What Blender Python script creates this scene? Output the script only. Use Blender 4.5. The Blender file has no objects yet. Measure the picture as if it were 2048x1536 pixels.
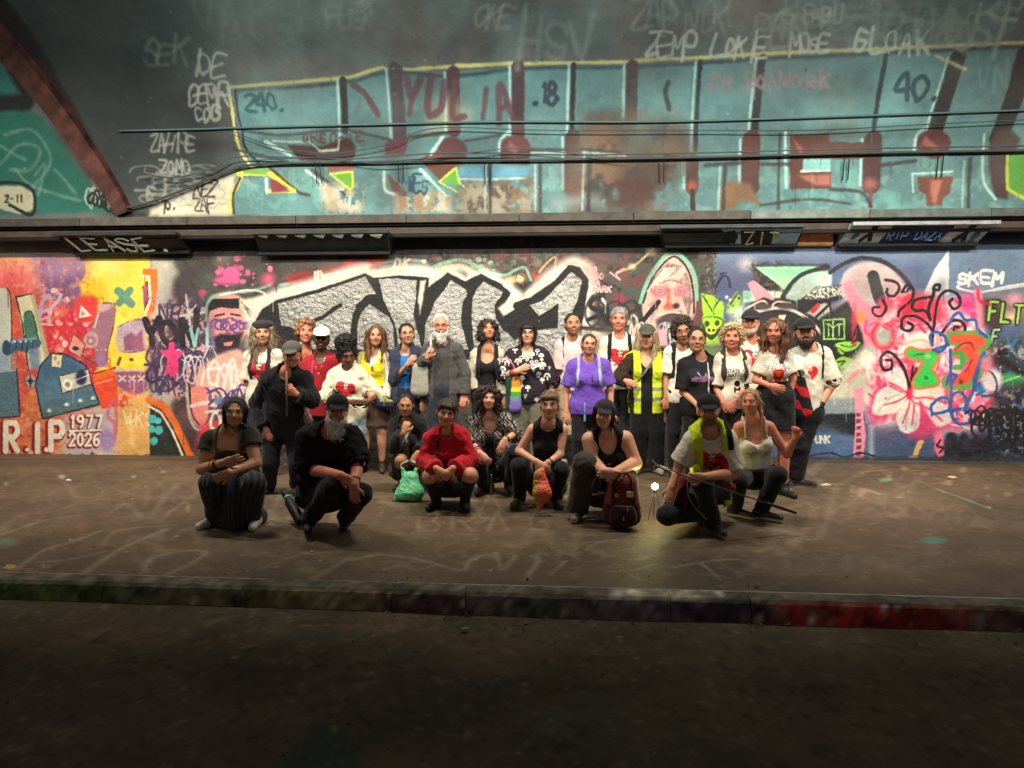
import bpy, math, random
import numpy as np
from mathutils import Vector, Matrix, Euler

SC = bpy.context.scene
COL = SC.collection
rad = math.radians

# ------------------------------------------------------------------ camera, world, lamps, exposure
CAM_Y, CAM_Z, FPX = -9.27, 1.38, 1390.0
cam_data = bpy.data.cameras.new("camera")
cam_data.sensor_width = 36.0
cam_data.lens = 36.0 * FPX / 2048.0
cam_data.clip_start = 0.05
cam_data.clip_end = 200.0
cam = bpy.data.objects.new("camera", cam_data)
COL.objects.link(cam)
cam.location = (0.0, CAM_Y, CAM_Z)
cam.rotation_euler = (rad(90 - 2.39), 0.0, rad(3.17))
SC.camera = cam

world = bpy.data.worlds.new("World")
SC.world = world
world.use_nodes = True
bg = world.node_tree.nodes["Background"]
bg.inputs[0].default_value = (0.90, 0.87, 0.80, 1)
bg.inputs[1].default_value = 0.135

SC.view_settings.view_transform = 'Standard'
SC.view_settings.look = 'None'
SC.view_settings.gamma = 1.0
SC.view_settings.use_curve_mapping = False
SC.view_settings.exposure = 0.0
try:
    SC.cycles.use_denoising = True
    SC.cycles.max_bounces = 6
    SC.cycles.sample_clamp_indirect = 3.0
except Exception:
    pass

LAMP_X = (-6.6, -3.3, 0.0, 3.3, 6.6)
LAMP_Y, LAMP_Z, LAMP_W = -3.60, 4.50, 158.0
def area_lamp(name, loc, target, power, sx, sy, color, spread):
    L = bpy.data.lights.new(name, 'AREA')
    L.shape = 'RECTANGLE'; L.size = sx; L.size_y = sy
    L.energy = power; L.color = color; L.spread = rad(spread)
    o = bpy.data.objects.new(name, L)
    COL.objects.link(o)
    o.location = loc
    o.rotation_euler = (Vector(target) - Vector(loc)).to_track_quat('-Z', 'Y').to_euler()
    return o
for lx in LAMP_X:
    area_lamp("tunnel_lamp_light", (lx, LAMP_Y, LAMP_Z), (lx, -1.0, 1.1), LAMP_W * (0.80 if abs(lx) > 6 else 1.0), 1.0, 0.16, (1.0, 0.90, 0.76), 132)
# unseen far-side lamps, strengthened to imitate a hazy glow on the vault crown
for lx in (-3.0, 2.6):
    area_lamp("far_lamp_light", (lx, -8.4, 5.4), (lx, -1.2, 5.6), 150.0, 1.5, 0.2, (0.88, 1.0, 0.94), 100)

# ------------------------------------------------------------------ pixel -> place (design-time measuring)
CR = np.array(cam.rotation_euler.to_matrix())
CO = np.array(cam.location)
def ray(u, v):
    return CR @ np.array([(u - 1024.0) / FPX, -(v - 768.0) / FPX, -1.0])
def on_y(u, v, y):
    d = ray(u, v); t = (y - CO[1]) / d[1]
    return CO + d * t
def on_z(u, v, z=0.0):
    d = ray(u, v); t = (z - CO[2]) / d[2]
    return CO + d * t

# ------------------------------------------------------------------ object helpers
def tag(o, label=None, cat=None, group=None, kind=None):
    if label: o["label"] = label
    if cat: o["category"] = cat
    if group: o["group"] = group
    if kind: o["kind"] = kind
    return o
def empty(name, loc=(0, 0, 0)):
    o = bpy.data.objects.new(name, None)
    o.empty_display_size = 0.1
    COL.objects.link(o); o.location = loc
    return o
def mesh_np(name, V, F, mat=None, parent=None, col=None, smooth=True, uv=None):
    """V (n,3) world coordinates, F (m,4) or (m,3)"""
    V = np.asarray(V, dtype=np.float32); F = np.asarray(F, dtype=np.int32)
    me = bpy.data.meshes.new(name)
    n, m, k = len(V), len(F), F.shape[1] if len(F) else 4
    off = np.zeros(3, np.float32)
    if parent is not None:
        off = np.array(parent.matrix_world_t if hasattr(parent, 'matrix_world_t') else world_loc(parent), dtype=np.float32)
    me.vertices.add(n); me.vertices.foreach_set("co", (V - off).ravel())
    me.loops.add(m * k); me.loops.foreach_set("vertex_index", F.ravel())
    me.polygons.add(m)
    me.polygons.foreach_set("loop_start", np.arange(0, m * k, k, dtype=np.int32))
    me.update(calc_edges=True)
    me.validate()
    if smooth and len(me.polygons):
        me.polygons.foreach_set("use_smooth", np.ones(len(me.polygons), dtype=bool))
    if col is not None:
        a = me.color_attributes.new("col", 'FLOAT_COLOR', 'POINT')
        c = np.ones((n, 4), np.float32); c[:, :3] = np.asarray(col, dtype=np.float32)
        a.data.foreach_set("color", c.ravel())
    if uv is not None:
        ul = me.uv_layers.new(name="UVMap")
        ul.data.foreach_set("uv", np.asarray(uv, dtype=np.float32)[F.ravel()].ravel())
    if mat is not None: me.materials.append(mat)
    o = bpy.data.objects.new(name, me)
    COL.objects.link(o)
    if parent is not None: o.parent = parent
    return o
def world_loc(o):
    l = Vector((0, 0, 0))
    while o is not None:
        l = l + o.location; o = o.parent
    return np.array(l)

class MB:
    """collects boxes and tubes, builds one mesh"""
    def __init__(self): self.v = []; self.f = []; self.c = []
    def add(self, V, F, col=(1, 1, 1)):
        b = len(self.v); self.v += [tuple(p) for p in V]; self.f += [tuple(i + b for i in q) for q in F]; self.c += [col] * len(V)
        return self
    def hexa(self, P, col=(1, 1, 1)):
        return self.add(P, [(0, 3, 2, 1), (4, 5, 6, 7), (0, 1, 5, 4), (1, 2, 6, 5), (2, 3, 7, 6), (3, 0, 4, 7)], col)
    def box(self, a, b, col=(1, 1, 1)):
        (x0, y0, z0), (x1, y1, z1) = a, b
        return self.hexa([(x0, y0, z0), (x1, y0, z0), (x1, y1, z0), (x0, y1, z0), (x0, y0, z1), (x1, y0, z1), (x1, y1, z1), (x0, y1, z1)], col)
    def tube(self, pts, r, seg=8, col=(1, 1, 1), cap=True):
        pts = [np.array(p, float) for p in pts]; rs = r if isinstance(r, (list, tuple)) else [r] * len(pts)
        V = []; F = []
        prev = None
        for i, p in enumerate(pts):
            t = pts[min(i + 1, len(pts) - 1)] - pts[max(i - 1, 0)]; t = t / (np.linalg.norm(t) + 1e-9)
            if prev is None:
                a = np.cross(t, (0, 0, 1) if abs(t[2]) < .9 else (1, 0, 0))
            else:
                a = prev - t * np.dot(prev, t)
            a = a / (np.linalg.norm(a) + 1e-9); prev = a; b = np.cross(t, a)
            for j in range(seg):
                w = 2 * math.pi * j / seg
                V.append(p + rs[i] * (math.cos(w) * a + math.sin(w) * b))
        for i in range(len(pts) - 1):
            for j in range(seg):
                F.append((i * seg + j, i * seg + (j + 1) % seg, (i + 1) * seg + (j + 1) % seg, (i + 1) * seg + j))
        if cap:
            F.append(tuple(range(seg - 1, -1, -1))); F.append(tuple((len(pts) - 1) * seg + j for j in range(seg)))
        return self.add(V, F, col)
    def build(self, name, mat, parent=None, smooth=False, bevel=0.0):
        me = bpy.data.meshes.new(name)
        off = world_loc(parent) if parent is not None else np.zeros(3)
        me.from_pydata([tuple(np.array(p) - off) for p in self.v], [], self.f)
        a = me.color_attributes.new("col", 'FLOAT_COLOR', 'POINT')
        a.data.foreach_set("color", np.array([tuple(c) + (1,) for c in self.c], dtype=np.float32).ravel())
        if smooth: me.polygons.foreach_set("use_smooth", np.ones(len(me.polygons), dtype=bool))
        if mat is not None: me.materials.append(mat)
        o = bpy.data.objects.new(name, me); COL.objects.link(o)
        if parent is not None: o.parent = parent
        if bevel:
            m = o.modifiers.new("bevel", 'BEVEL'); m.width = bevel; m.segments = 2; m.limit_method = 'ANGLE'
        return o

def lin(c):
    c = np.asarray(c, float) / 255.0
    return tuple(np.where(c <= 0.04045, c / 12.92, ((c + 0.055) / 1.055) ** 2.4))

# ------------------------------------------------------------------ materials
def new_mat(name):
    m = bpy.data.materials.new(name); m.use_nodes = True
    nt = m.node_tree; nt.nodes.clear()
    out = nt.nodes.new("ShaderNodeOutputMaterial"); p = nt.nodes.new("ShaderNodeBsdfPrincipled")
    nt.links.new(p.outputs[0], out.inputs[0])
    return m, nt, p
def N(nt, t, **kw):
    n = nt.nodes.new(t)
    for k, v in kw.items():
        if k.startswith("i_"): n.inputs[k[2:].replace("_", " ")].default_value = v
        else: setattr(n, k, v)
    return n
def noise_node(nt, scale, detail=4, rough=.6, coord=None):
    n = N(nt, "ShaderNodeTexNoise"); n.inputs["Scale"].default_value = scale; n.inputs["Detail"].default_value = detail; n.inputs["Roughness"].default_value = rough
    if coord is not None: nt.links.new(coord, n.inputs["Vector"])
    return n
def ramp(nt, fac, a, b, ca=(0, 0, 0, 1), cb=(1, 1, 1, 1)):
    r = N(nt, "ShaderNodeValToRGB"); r.color_ramp.elements[0].position = a; r.color_ramp.elements[1].position = b
    r.color_ramp.elements[0].color = ca; r.color_ramp.elements[1].color = cb
    nt.links.new(fac, r.inputs[0]); return r
def mixc(nt, mode, fac, A, B):
    m = N(nt, "ShaderNodeMix", data_type='RGBA', blend_type=mode)
    for sock, val in ((0, fac), (6, A), (7, B)):
        if hasattr(val, "is_output"): nt.links.new(val, m.inputs[sock])
        else: m.inputs[sock].default_value = val
    return m.outputs[2]
def bump(nt, p, height, strength, dist):
    b = N(nt, "ShaderNodeBump"); b.inputs["Strength"].default_value = strength; b.inputs["Distance"].default_value = dist
    nt.links.new(height, b.inputs["Height"]); nt.links.new(b.outputs[0], p.inputs["Normal"]); return b

def attr_mat(name, rough, nscale, var, bstr, bdist, spec=.3, sheen=0.0, sss=0.0, stretch=None, metallic=0.0):
    m, nt, p = new_mat(name)
    at = N(nt, "ShaderNodeVertexColor", layer_name="col")
    tc = N(nt, "ShaderNodeTexCoord"); co = tc.outputs["Object"]
    if stretch:
        mp = N(nt, "ShaderNodeMapping"); mp.inputs["Scale"].default_value = stretch; nt.links.new(co, mp.inputs[0]); co = mp.outputs[0]
    n = noise_node(nt, nscale, 5, .65, co)
    r = ramp(nt, n.outputs[0], .3, .7, (1 - var, 1 - var, 1 - var, 1), (1 + var * .6, 1 + var * .6, 1 + var * .6, 1))
    c = mixc(nt, 'MULTIPLY', 1.0, at.outputs[0], r.outputs[0])
    nt.links.new(c, p.inputs["Base Color"])
    p.inputs["Roughness"].default_value = rough; p.inputs["Specular IOR Level"].default_value = spec; p.inputs["Metallic"].default_value = metallic
    if sheen: p.inputs["Sheen Weight"].default_value = sheen
    if sss:
        p.inputs["Subsurface Weight"].default_value = sss; p.inputs["Subsurface Radius"].default_value = (.012, .005, .003); p.inputs["Subsurface Scale"].default_value = 1.0
    bump(nt, p, n.outputs[0], bstr, bdist)
    return m
M_SKIN = attr_mat("skin", .48, 60, .10, .12, .004, spec=.35)
M_CLOTH = attr_mat("cloth", .88, 26, .16, .45, .012, spec=.15, sheen=.1)
M_KNIT = attr_mat("ribbed_cloth", .92, 90, .25, .5, .01, spec=.1)
M_HAIR = attr_mat("hair", .42, 45, .45, .8, .012, spec=.4, stretch=(3.2, 3.2, .55))
M_PLAIN = attr_mat("plain", .55, 30, .12, .15, .004, spec=.35)
M_GLOSS = attr_mat("gloss", .22, 30, .08, .05, .003, spec=.5)
M_PLASTIC = attr_mat("thin_plastic", .30, 35, .22, .9, .02, spec=.5)
M_METAL = attr_mat("metal", .28, 30, .1, .05, .002, metallic=1.0)
M_LACE = attr_mat("lace", .85, 75, .75, .6, .01, spec=.1)

def emit_mat(name, color, strength):
    m = bpy.data.materials.new(name); m.use_nodes = True
    nt = m.node_tree; nt.nodes.clear()
    out = nt.nodes.new("ShaderNodeOutputMaterial"); e = nt.nodes.new("ShaderNodeEmission")
    e.inputs[0].default_value = tuple(color) + (1,); e.inputs[1].default_value = strength
    nt.links.new(e.outputs[0], out.inputs[0]); return m

# ------------------------------------------------------------------ spray painting: a small rasteriser (colours worked out here, nothing is loaded)
def noise2(h, w, cell, seed, octaves=3):
    rs = np.random.RandomState(seed); out = np.zeros((h, w), np.float32); amp = 1.0; tot = 0
    for o in range(octaves):
        gh, gw = int(h / cell) + 3, int(w / cell) + 3
        g = rs.rand(gh, gw).astype(np.float32)
        yy = np.arange(h) / cell; xx = np.arange(w) / cell
        y0 = yy.astype(int); x0 = xx.astype(int); fy = (yy - y0)[:, None]; fx = (xx - x0)[None, :]
        fy = fy * fy * (3 - 2 * fy); fx = fx * fx * (3 - 2 * fx)
        a = g[y0][:, x0]; b = g[y0][:, x0 + 1]; c = g[y0 + 1][:, x0]; d = g[y0 + 1][:, x0 + 1]
        out += amp * ((a * (1 - fx) + b * fx) * (1 - fy) + (c * (1 - fx) + d * fx) * fy); tot += amp
        amp *= .55; cell = max(cell / 2.2, 1.0)
    return out / tot
FONT = {
 'A': "0,0 2,6 4,0|1,2 3,2", 'B': "0,0 0,6 3,6 4,5 3,3 0,3|3,3 4,1.5 3,0 0,0", 'C': "4,5 3,6 1,6 0,4.5 0,1.5 1,0 3,0 4,1",
 'D': "0,0 0,6 2.5,6 4,4.5 4,1.5 2.5,0 0,0", 'E': "4,0 0,0 0,6 4,6|0,3 3,3", 'F': "0,0 0,6 4,6|0,3 3,3", 'G': "4,5 3,6 1,6 0,4.5 0,1.5 1,0 3,0 4,1 4,3 2.5,3",
 'H': "0,0 0,6|4,0 4,6|0,3 4,3", 'I': "2,0 2,6", 'J': "0,1 1,0 2.5,0 3.5,1.5 3.5,6", 'K': "0,0 0,6|4,6 0,2.6|1.3,3.6 4,0", 'L': "0,6 0,0 4,0",
 'M': "0,0 0,6 2,2.5 4,6 4,0", 'N': "0,0 0,6 4,0 4,6", 'O': "2,0 .6,1 0,3 .6,5 2,6 3.4,5 4,3 3.4,1 2,0", 'P': "0,0 0,6 3,6 4,5 4,4 3,3 0,3",
 'Q': "2,0 .6,1 0,3 .6,5 2,6 3.4,5 4,3 3.4,1 2,0|2.5,1.5 4,-.5", 'R': "0,0 0,6 3,6 4,5 4,4 3,3 0,3|1.6,3 4,0", 'S': "4,5 3,6 1,6 0,5 0,4 1,3.2 3,2.8 4,2 4,1 3,0 1,0 0,1",
 'T': "0,6 4,6|2,6 2,0", 'U': "0,6 0,1.5 1,0 3,0 4,1.5 4,6", 'V': "0,6 2,0 4,6", 'W': "0,6 1,0 2,4 3,0 4,6", 'X': "0,0 4,6|0,6 4,0", 'Y': "0,6 2,3 4,6|2,3 2,0", 'Z': "0,6 4,6 0,0 4,0",
 '0': "2,0 .6,1 0,3 .6,5 2,6 3.4,5 4,3 3.4,1 2,0", '1': "1,5 2,6 2,0", '2': "0,5 1,6 3,6 4,5 4,4 0,0 4,0", '3': "0,6 3,6 4,5 3,3.3 1.5,3.3|3,3.3 4,2 4,1 3,0 0,0",
 '4': "3,0 3,6 0,2 4,2", '5': "4,6 0,6 0,3.5 3,3.5 4,2.5 4,1 3,0 0,0", '6': "3.6,6 1,5 0,2.5 .6,.6 2,0 3.4,.6 4,2 3,3.2 1,3 0,2", '7': "0,6 4,6 1.5,0", '8': "2,3.2 .5,4.2 .7,5.5 2,6 3.3,5.5 3.5,4.2 2,3.2 .2,2 .3,.7 2,0 3.7,.7 3.8,2 2,3.2",
 '9': "4,4 3,3 1,3 0,4 .6,5.5 2,6 3.4,5.5 4,4 3.4,1 2,0", '.': "1.7,0 2.3,0", '-': "1,3 3,3", "'": "2,6 2,4.6", '!': "2,6 2,2|2,.1 2,0",
}
def parse(s):
    if isinstance(s, str): return np.array([[float(a) for a in q.split(",")] for q in s.split()])
    return np.array(s, float)
def catmull(P, closed=False, n=6):
    P = np.asarray(P, float)
    if len(P) < 3: return P
    if closed: Q = np.vstack([P[-1], P, P[0], P[1]])
    else: Q = np.vstack([2 * P[0] - P[1], P, 2 * P[-1] - P[-2]])
    out = []
    t = np.linspace(0, 1, n, endpoint=False)[:, None]
    for i in range(1, len(Q) - 2):
        a, b, c, d = Q[i - 1], Q[i], Q[i + 1], Q[i + 2]
        out.append(.5 * ((2 * b) + (c - a) * t + (2 * a - 5 * b + 4 * c - d) * t * t + (3 * b - a - 3 * c + d) * t ** 3))
    out = np.vstack(out)
    if not closed: out = np.vstack([out, P[-1]])
    return out

class Canvas:
    """a sheet of paint over a surface; conv turns measured points into sheet coordinates in metres"""
    def __init__(self, w_m, h_m, res, conv, base, pxm, seed=1, wob=.010):
        self.res = res; self.W = int(w_m / res); self.H = int(h_m / res); self.conv = conv; self.pxm = pxm
        self.rgb = np.empty((self.H, self.W, 3), np.float32); self.rgb[:] = np.array(base, np.float32) / 255
        self.met = np.zeros((self.H, self.W), np.float32)
        self.n1 = noise2(self.H, self.W, 14, seed) - .5; self.n2 = noise2(self.H, self.W, 4, seed + 1, 2) - .5
        self.wob = wob / res
        self.rng = random.Random(seed)
    def to(self, P):
        P = parse(P)
        return np.array([self.conv(u, v) for u, v in P]) / self.res
    def px(self, w): return w / self.pxm / self.res
    def _box(self, P, m):
        x0, y0 = np.floor(P.min(0) - m).astype(int); x1, y1 = np.ceil(P.max(0) + m).astype(int) + 1
        x0 = max(x0, 0); y0 = max(y0, 0); x1 = min(x1, self.W); y1 = min(y1, self.H)
        if x1 <= x0 or y1 <= y0: return None
        return x0, y0, x1, y1
    def _mix(self, box, m, col, a, metal):
        x0, y0, x1, y1 = box; m = np.clip(m, 0, 1) * a
        reg = self.rgb[y0:y1, x0:x1]
        reg += (np.array(col, np.float32) / 255 - reg) * m[..., None]
        r2 = self.met[y0:y1, x0:x1]; r2 += (metal - r2) * m
    def _segdist(self, box, P):
        x0, y0, x1, y1 = box
        X, Y = np.meshgrid(np.arange(x0, x1, dtype=np.float32) + .5, np.arange(y0, y1, dtype=np.float32) + .5)
        D = np.full(X.shape, 1e9, np.float32)
        for i in range(len(P) - 1):
            a, b = P[i], P[i + 1]; d = b - a; L = d @ d + 1e-9
            t = np.clip(((X - a[0]) * d[0] + (Y - a[1]) * d[1]) / L, 0, 1)
            D = np.minimum(D, (X - a[0] - t * d[0]) ** 2 + (Y - a[1] - t * d[1]) ** 2)
        return np.sqrt(D), X, Y
    def f(self, P, col, soft=0, a=1, sm=False, metal=0.0, wob=1.0):
        P = self.to(P)
        if sm: P = catmull(P, True)
        s = max(self.px(soft), .7); box = self._box(P, s + 3)
        if box is None: return
        Q = np.vstack([P, P[:1]]); D, X, Y = self._segdist(box, Q)
        ins = np.zeros(X.shape, bool)
        for i in range(len(P)):
            (ax, ay), (bx, by) = Q[i], Q[i + 1]
            if ay == by: continue
            c = ((ay > Y) != (by > Y)) & (X < (bx - ax) * (Y - ay) / (by - ay) + ax)
            ins ^= c
        x0, y0, x1, y1 = box
        D = np.where(ins, -D, D) + (self.n1[y0:y1, x0:x1] * 2 * self.wob + self.n2[y0:y1, x0:x1] * self.wob) * wob
        self._mix(box, .5 - D / (2 * s), col, a, metal)
    def s(self, P, w, col, soft=0, a=1, sm=True, metal=0.0, wob=1.0):
        P = self.to(P)
        if sm: P = catmull(P)
        r = self.px(w) / 2; s = max(self.px(soft), .7); box = self._box(P, r + s + 3)
        if box is None: return
        D, X, Y = self._segdist(box, P)
        x0, y0, x1, y1 = box
        D = D - r + (self.n1[y0:y1, x0:x1] * self.wob + self.n2[y0:y1, x0:x1] * self.wob) * wob
        self._mix(box, .5 - D / (2 * s), col, a, metal)
    def b(self, u, v, ru, rv, col, soft=0, a=1, metal=0.0):
        q = np.linspace(0, 2 * math.pi, 18, endpoint=False)
        self.f(np.stack([u + ru * np.cos(q), v + rv * np.sin(q)], 1), col, soft, a, metal=metal)
    def t(self, txt, u, v, h, w, col, wide=.62, slant=0.0, rise=0.0, soft=0, a=1, gap=.32, jit=.04, sm=False, hand=False):
        """lettering from (u, v) = lower left corner, h letter height"""
        k = h / 6.0; x = u; rg = self.rng
        for ch in txt:
            if ch == ' ': x += h * wide * .8; continue
            ks = k * (rg.uniform(.82, 1.16) if hand else 1); sl = slant + (rg.uniform(-.14, .14) if hand else 0); dv = rg.uniform(-.09, .09) * h if hand else 0
            for st in FONT[ch].split("|"):
                P = parse(st).copy()
                if hand:
                    P += np.array([[rg.uniform(-.45, .45), rg.uniform(-.45, .45)] for _ in P]); d0 = P[0] - P[1]; d1 = P[-1] - P[-2]; P[0] += d0 * rg.uniform(0, .25); P[-1] += d1 * rg.uniform(0, .4)
                elif jit: P += np.array([[rg.uniform(-1, 1) * jit * 6, rg.uniform(-1, 1) * jit * 6] for _ in P])
                Q = np.stack([x + P[:, 0] * ks * wide * 1.5 + P[:, 1] * ks * sl, v + dv - P[:, 1] * ks + (x - u) * rise], 1)
                self.s(Q, w * (rg.uniform(.75, 1.2) if hand else 1), col, soft, a, sm=sm or hand, wob=.8)
            x += (h * (wide + gap) if ch not in ".'1I" else h * (wide * .6 + gap)) * (rg.uniform(.85, 1.1) if hand else 1)
    def drips(self, u0, v0, u1, v1, n, seed, L=(8, 40), w=(.8, 2.2), a=.8):
        """runs of paint: each takes the colour it starts from"""
        r = random.Random(seed)
        for _ in range(n):
            l0 = self.px(L[1]); u, v = r.uniform(u0, u1), r.uniform(v0, v1); q = (self.to([(u, v)])[0]).astype(int)
            if 0 <= q[0] < self.W and 0 <= q[1] < self.H and self.met[max(q[1] - int(l0), 0):q[1] + 1, q[0]].max() < .3:
                c = self.rgb[q[1], q[0]] * 255; l = L[0] + (L[1] - L[0]) * r.random() ** 2
                self.s([(u, v), (u + r.uniform(-1, 1), v + l)], r.uniform(*w), c, .5, a, sm=False, wob=.3)
    def fog(self, u0, v0, u1, v1, n, cols, seed, r0=10, r1=40, a=.25):
        r = random.Random(seed)
        for _ in range(n): q = r.uniform(r0, r1); self.b(r.uniform(u0, u1), r.uniform(v0, v1), q, q * r.uniform(.5, 1), r.choice(cols), q * .9, a * r.uniform(.4, 1))
    def scrawl(self, u0, v0, u1, v1, n, w, col, seed, a=1, soft=0, loop=1.0):
        """an unreadable handstyle: one running line of loops and hooks"""
        r = random.Random(seed); P = []; ph = r.uniform(0, 6); mid = (v0 + v1) / 2; hh = (v1 - v0) / 2
        k = 5; amp = 1.0; lx = (u1 - u0) / n
        for i in range(n * k):
            if i % k == 0: amp = r.uniform(.45, 1.1); lr = r.uniform(.5, 1.3) * loop; dv = r.uniform(-.35, .35) * hh; ph += r.uniform(-.6, .9)
            x = u0 + (u1 - u0) * i / (n * k) + lx * lr * math.cos(ph + i * 2 * math.pi / k * .93)
            y = mid + dv + hh * amp * math.sin(ph + i * 2 * math.pi / k * .93)
            P.append((x, y))
            if r.random() < .07 and len(P) > 3:
                self.s(P, w, col, soft, a); P = []
        if len(P) > 2: self.s(P, w, col, soft, a)
    def splat(self, u0, v0, u1, v1, n, r0, r1, cols, seed, a=1, soft=1):
        r = random.Random(seed)
        for _ in range(n):
            k = r.random() ** 2.2
            s = r0 + (r1 - r0) * k
            self.b(r.uniform(u0, u1), r.uniform(v0, v1), s, s * r.uniform(.7, 1.2), r.choice(cols), soft, a * r.uniform(.6, 1))
    def tex(self, P, cols, amp=1.0, cell=6, seed=3, soft=10, th=.5, a=1):
        """mottled paint inside an outline"""
        P = self.to(P); s = max(self.px(soft), .7); box = self._box(P, s + 3)
        if box is None: return
        Q = np.vstack([P, P[:1]]); D, X, Y = self._segdist(box, Q); ins = np.zeros(X.shape, bool)
        for i in range(len(P)):
            (ax, ay), (bx, by) = Q[i], Q[i + 1]
            if ay == by: continue
            ins ^= ((ay > Y) != (by > Y)) & (X < (bx - ax) * (Y - ay) / (by - ay) + ax)
        D = np.where(ins, -D, D)
        m = np.clip(.5 - D / (2 * s), 0, 1)
        for i, c in enumerate(cols):
            nz = noise2(X.shape[0], X.shape[1], cell, seed + i * 7)
            self._mix(box, m * np.clip((nz - th) * 9 * amp, 0, 1), c, a, 0)
    def grain(self, amp, cell, seed):
        g = noise2(self.H, self.W, cell, seed, 4) - .5
        self.rgb *= (1 + amp * 2 * g)[..., None]
    def image(self, name):
        for nm, arr, cs in ((name, self.rgb, 'sRGB'), (name + "_metal", np.repeat(self.met[..., None], 3, 2), 'Non-Color')):
            im = bpy.data.images.new(nm, self.W, self.H)
            im.colorspace_settings.name = cs
            px = np.ones((self.H, self.W, 4), np.float32); px[..., :3] = np.clip(arr, 0.004, 1)
            im.pixels.foreach_set(px.ravel()); im.update()
            yield im

def painted_mat(name, canvas, rough=.75, bscale=16, bstr=.5, bdist=.02, grime=.25, stretch=(1, 1, 1), silver=True, spec=.35, gscale=2.2, fine_=(.86, 1.07)):
    m, nt, p = new_mat(name)
    im, mt = list(canvas.image(name + "_paint"))
    uvn = N(nt, "ShaderNodeUVMap", uv_map="UVMap")
    ti = N(nt, "ShaderNodeTexImage", extension='EXTEND', interpolation='Cubic'); ti.image = im
    tm = N(nt, "ShaderNodeTexImage", extension='EXTEND'); tm.image = mt
    nt.links.new(uvn.outputs[0], ti.inputs[0]); nt.links.new(uvn.outputs[0], tm.inputs[0])
    tc = N(nt, "ShaderNodeTexCoord"); mp = N(nt, "ShaderNodeMapping"); mp.inputs["Scale"].default_value = stretch
    nt.links.new(tc.outputs["Object"], mp.inputs[0])
    g = noise_node(nt, gscale, 8, .68, mp.outputs[0])
    gr = ramp(nt, g.outputs[0], .30, .66, (1 - grime,) * 3 + (1,), (1 + grime * .35,) * 3 + (1,))
    c = mixc(nt, 'MULTIPLY', 1.0, ti.outputs[0], gr.outputs[0])
    fine = noise_node(nt, bscale * 5, 6, .7, mp.outputs[0])
    fr = ramp(nt, fine.outputs[0], .25, .75, (fine_[0],) * 3 + (1,), (fine_[1],) * 3 + (1,))
    c = mixc(nt, 'MULTIPLY', 1.0, c, fr.outputs[0])
    nt.links.new(c, p.inputs["Base Color"])
    nb = noise_node(nt, bscale, 7, .62, mp.outputs[0])
    bm = bump(nt, p, nb.outputs[0], bstr, bdist)
    if silver:
        nb2 = noise_node(nt, 19, 5, .62, mp.outputs[0]); hs_ = N(nt, "ShaderNodeMath", operation='MULTIPLY'); nt.links.new(nb2.outputs[0], hs_.inputs[0]); nt.links.new(tm.outputs[0], hs_.inputs[1])
        b2 = N(nt, "ShaderNodeBump"); b2.inputs["Strength"].default_value = .85; b2.inputs["Distance"].default_value = .024
        nt.links.new(hs_.outputs[0], b2.inputs["Height"]); nt.links.new(bm.outputs[0], b2.inputs["Normal"]); nt.links.new(b2.outputs[0], p.inputs["Normal"])
    rr = N(nt, "ShaderNodeMapRange"); rr.inputs[3].default_value = rough; rr.inputs[4].default_value = .36
    nt.links.new(tm.outputs[0], rr.inputs[0]); nt.links.new(rr.outputs[0], p.inputs["Roughness"])
    if silver:
        ml = N(nt, "ShaderNodeMath", operation='MULTIPLY'); ml.inputs[1].default_value = .85
        nt.links.new(tm.outputs[0], ml.inputs[0]); nt.links.new(ml.outputs[0], p.inputs["Metallic"])
    p.inputs["Specular IOR Level"].default_value = spec
    return m

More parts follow.
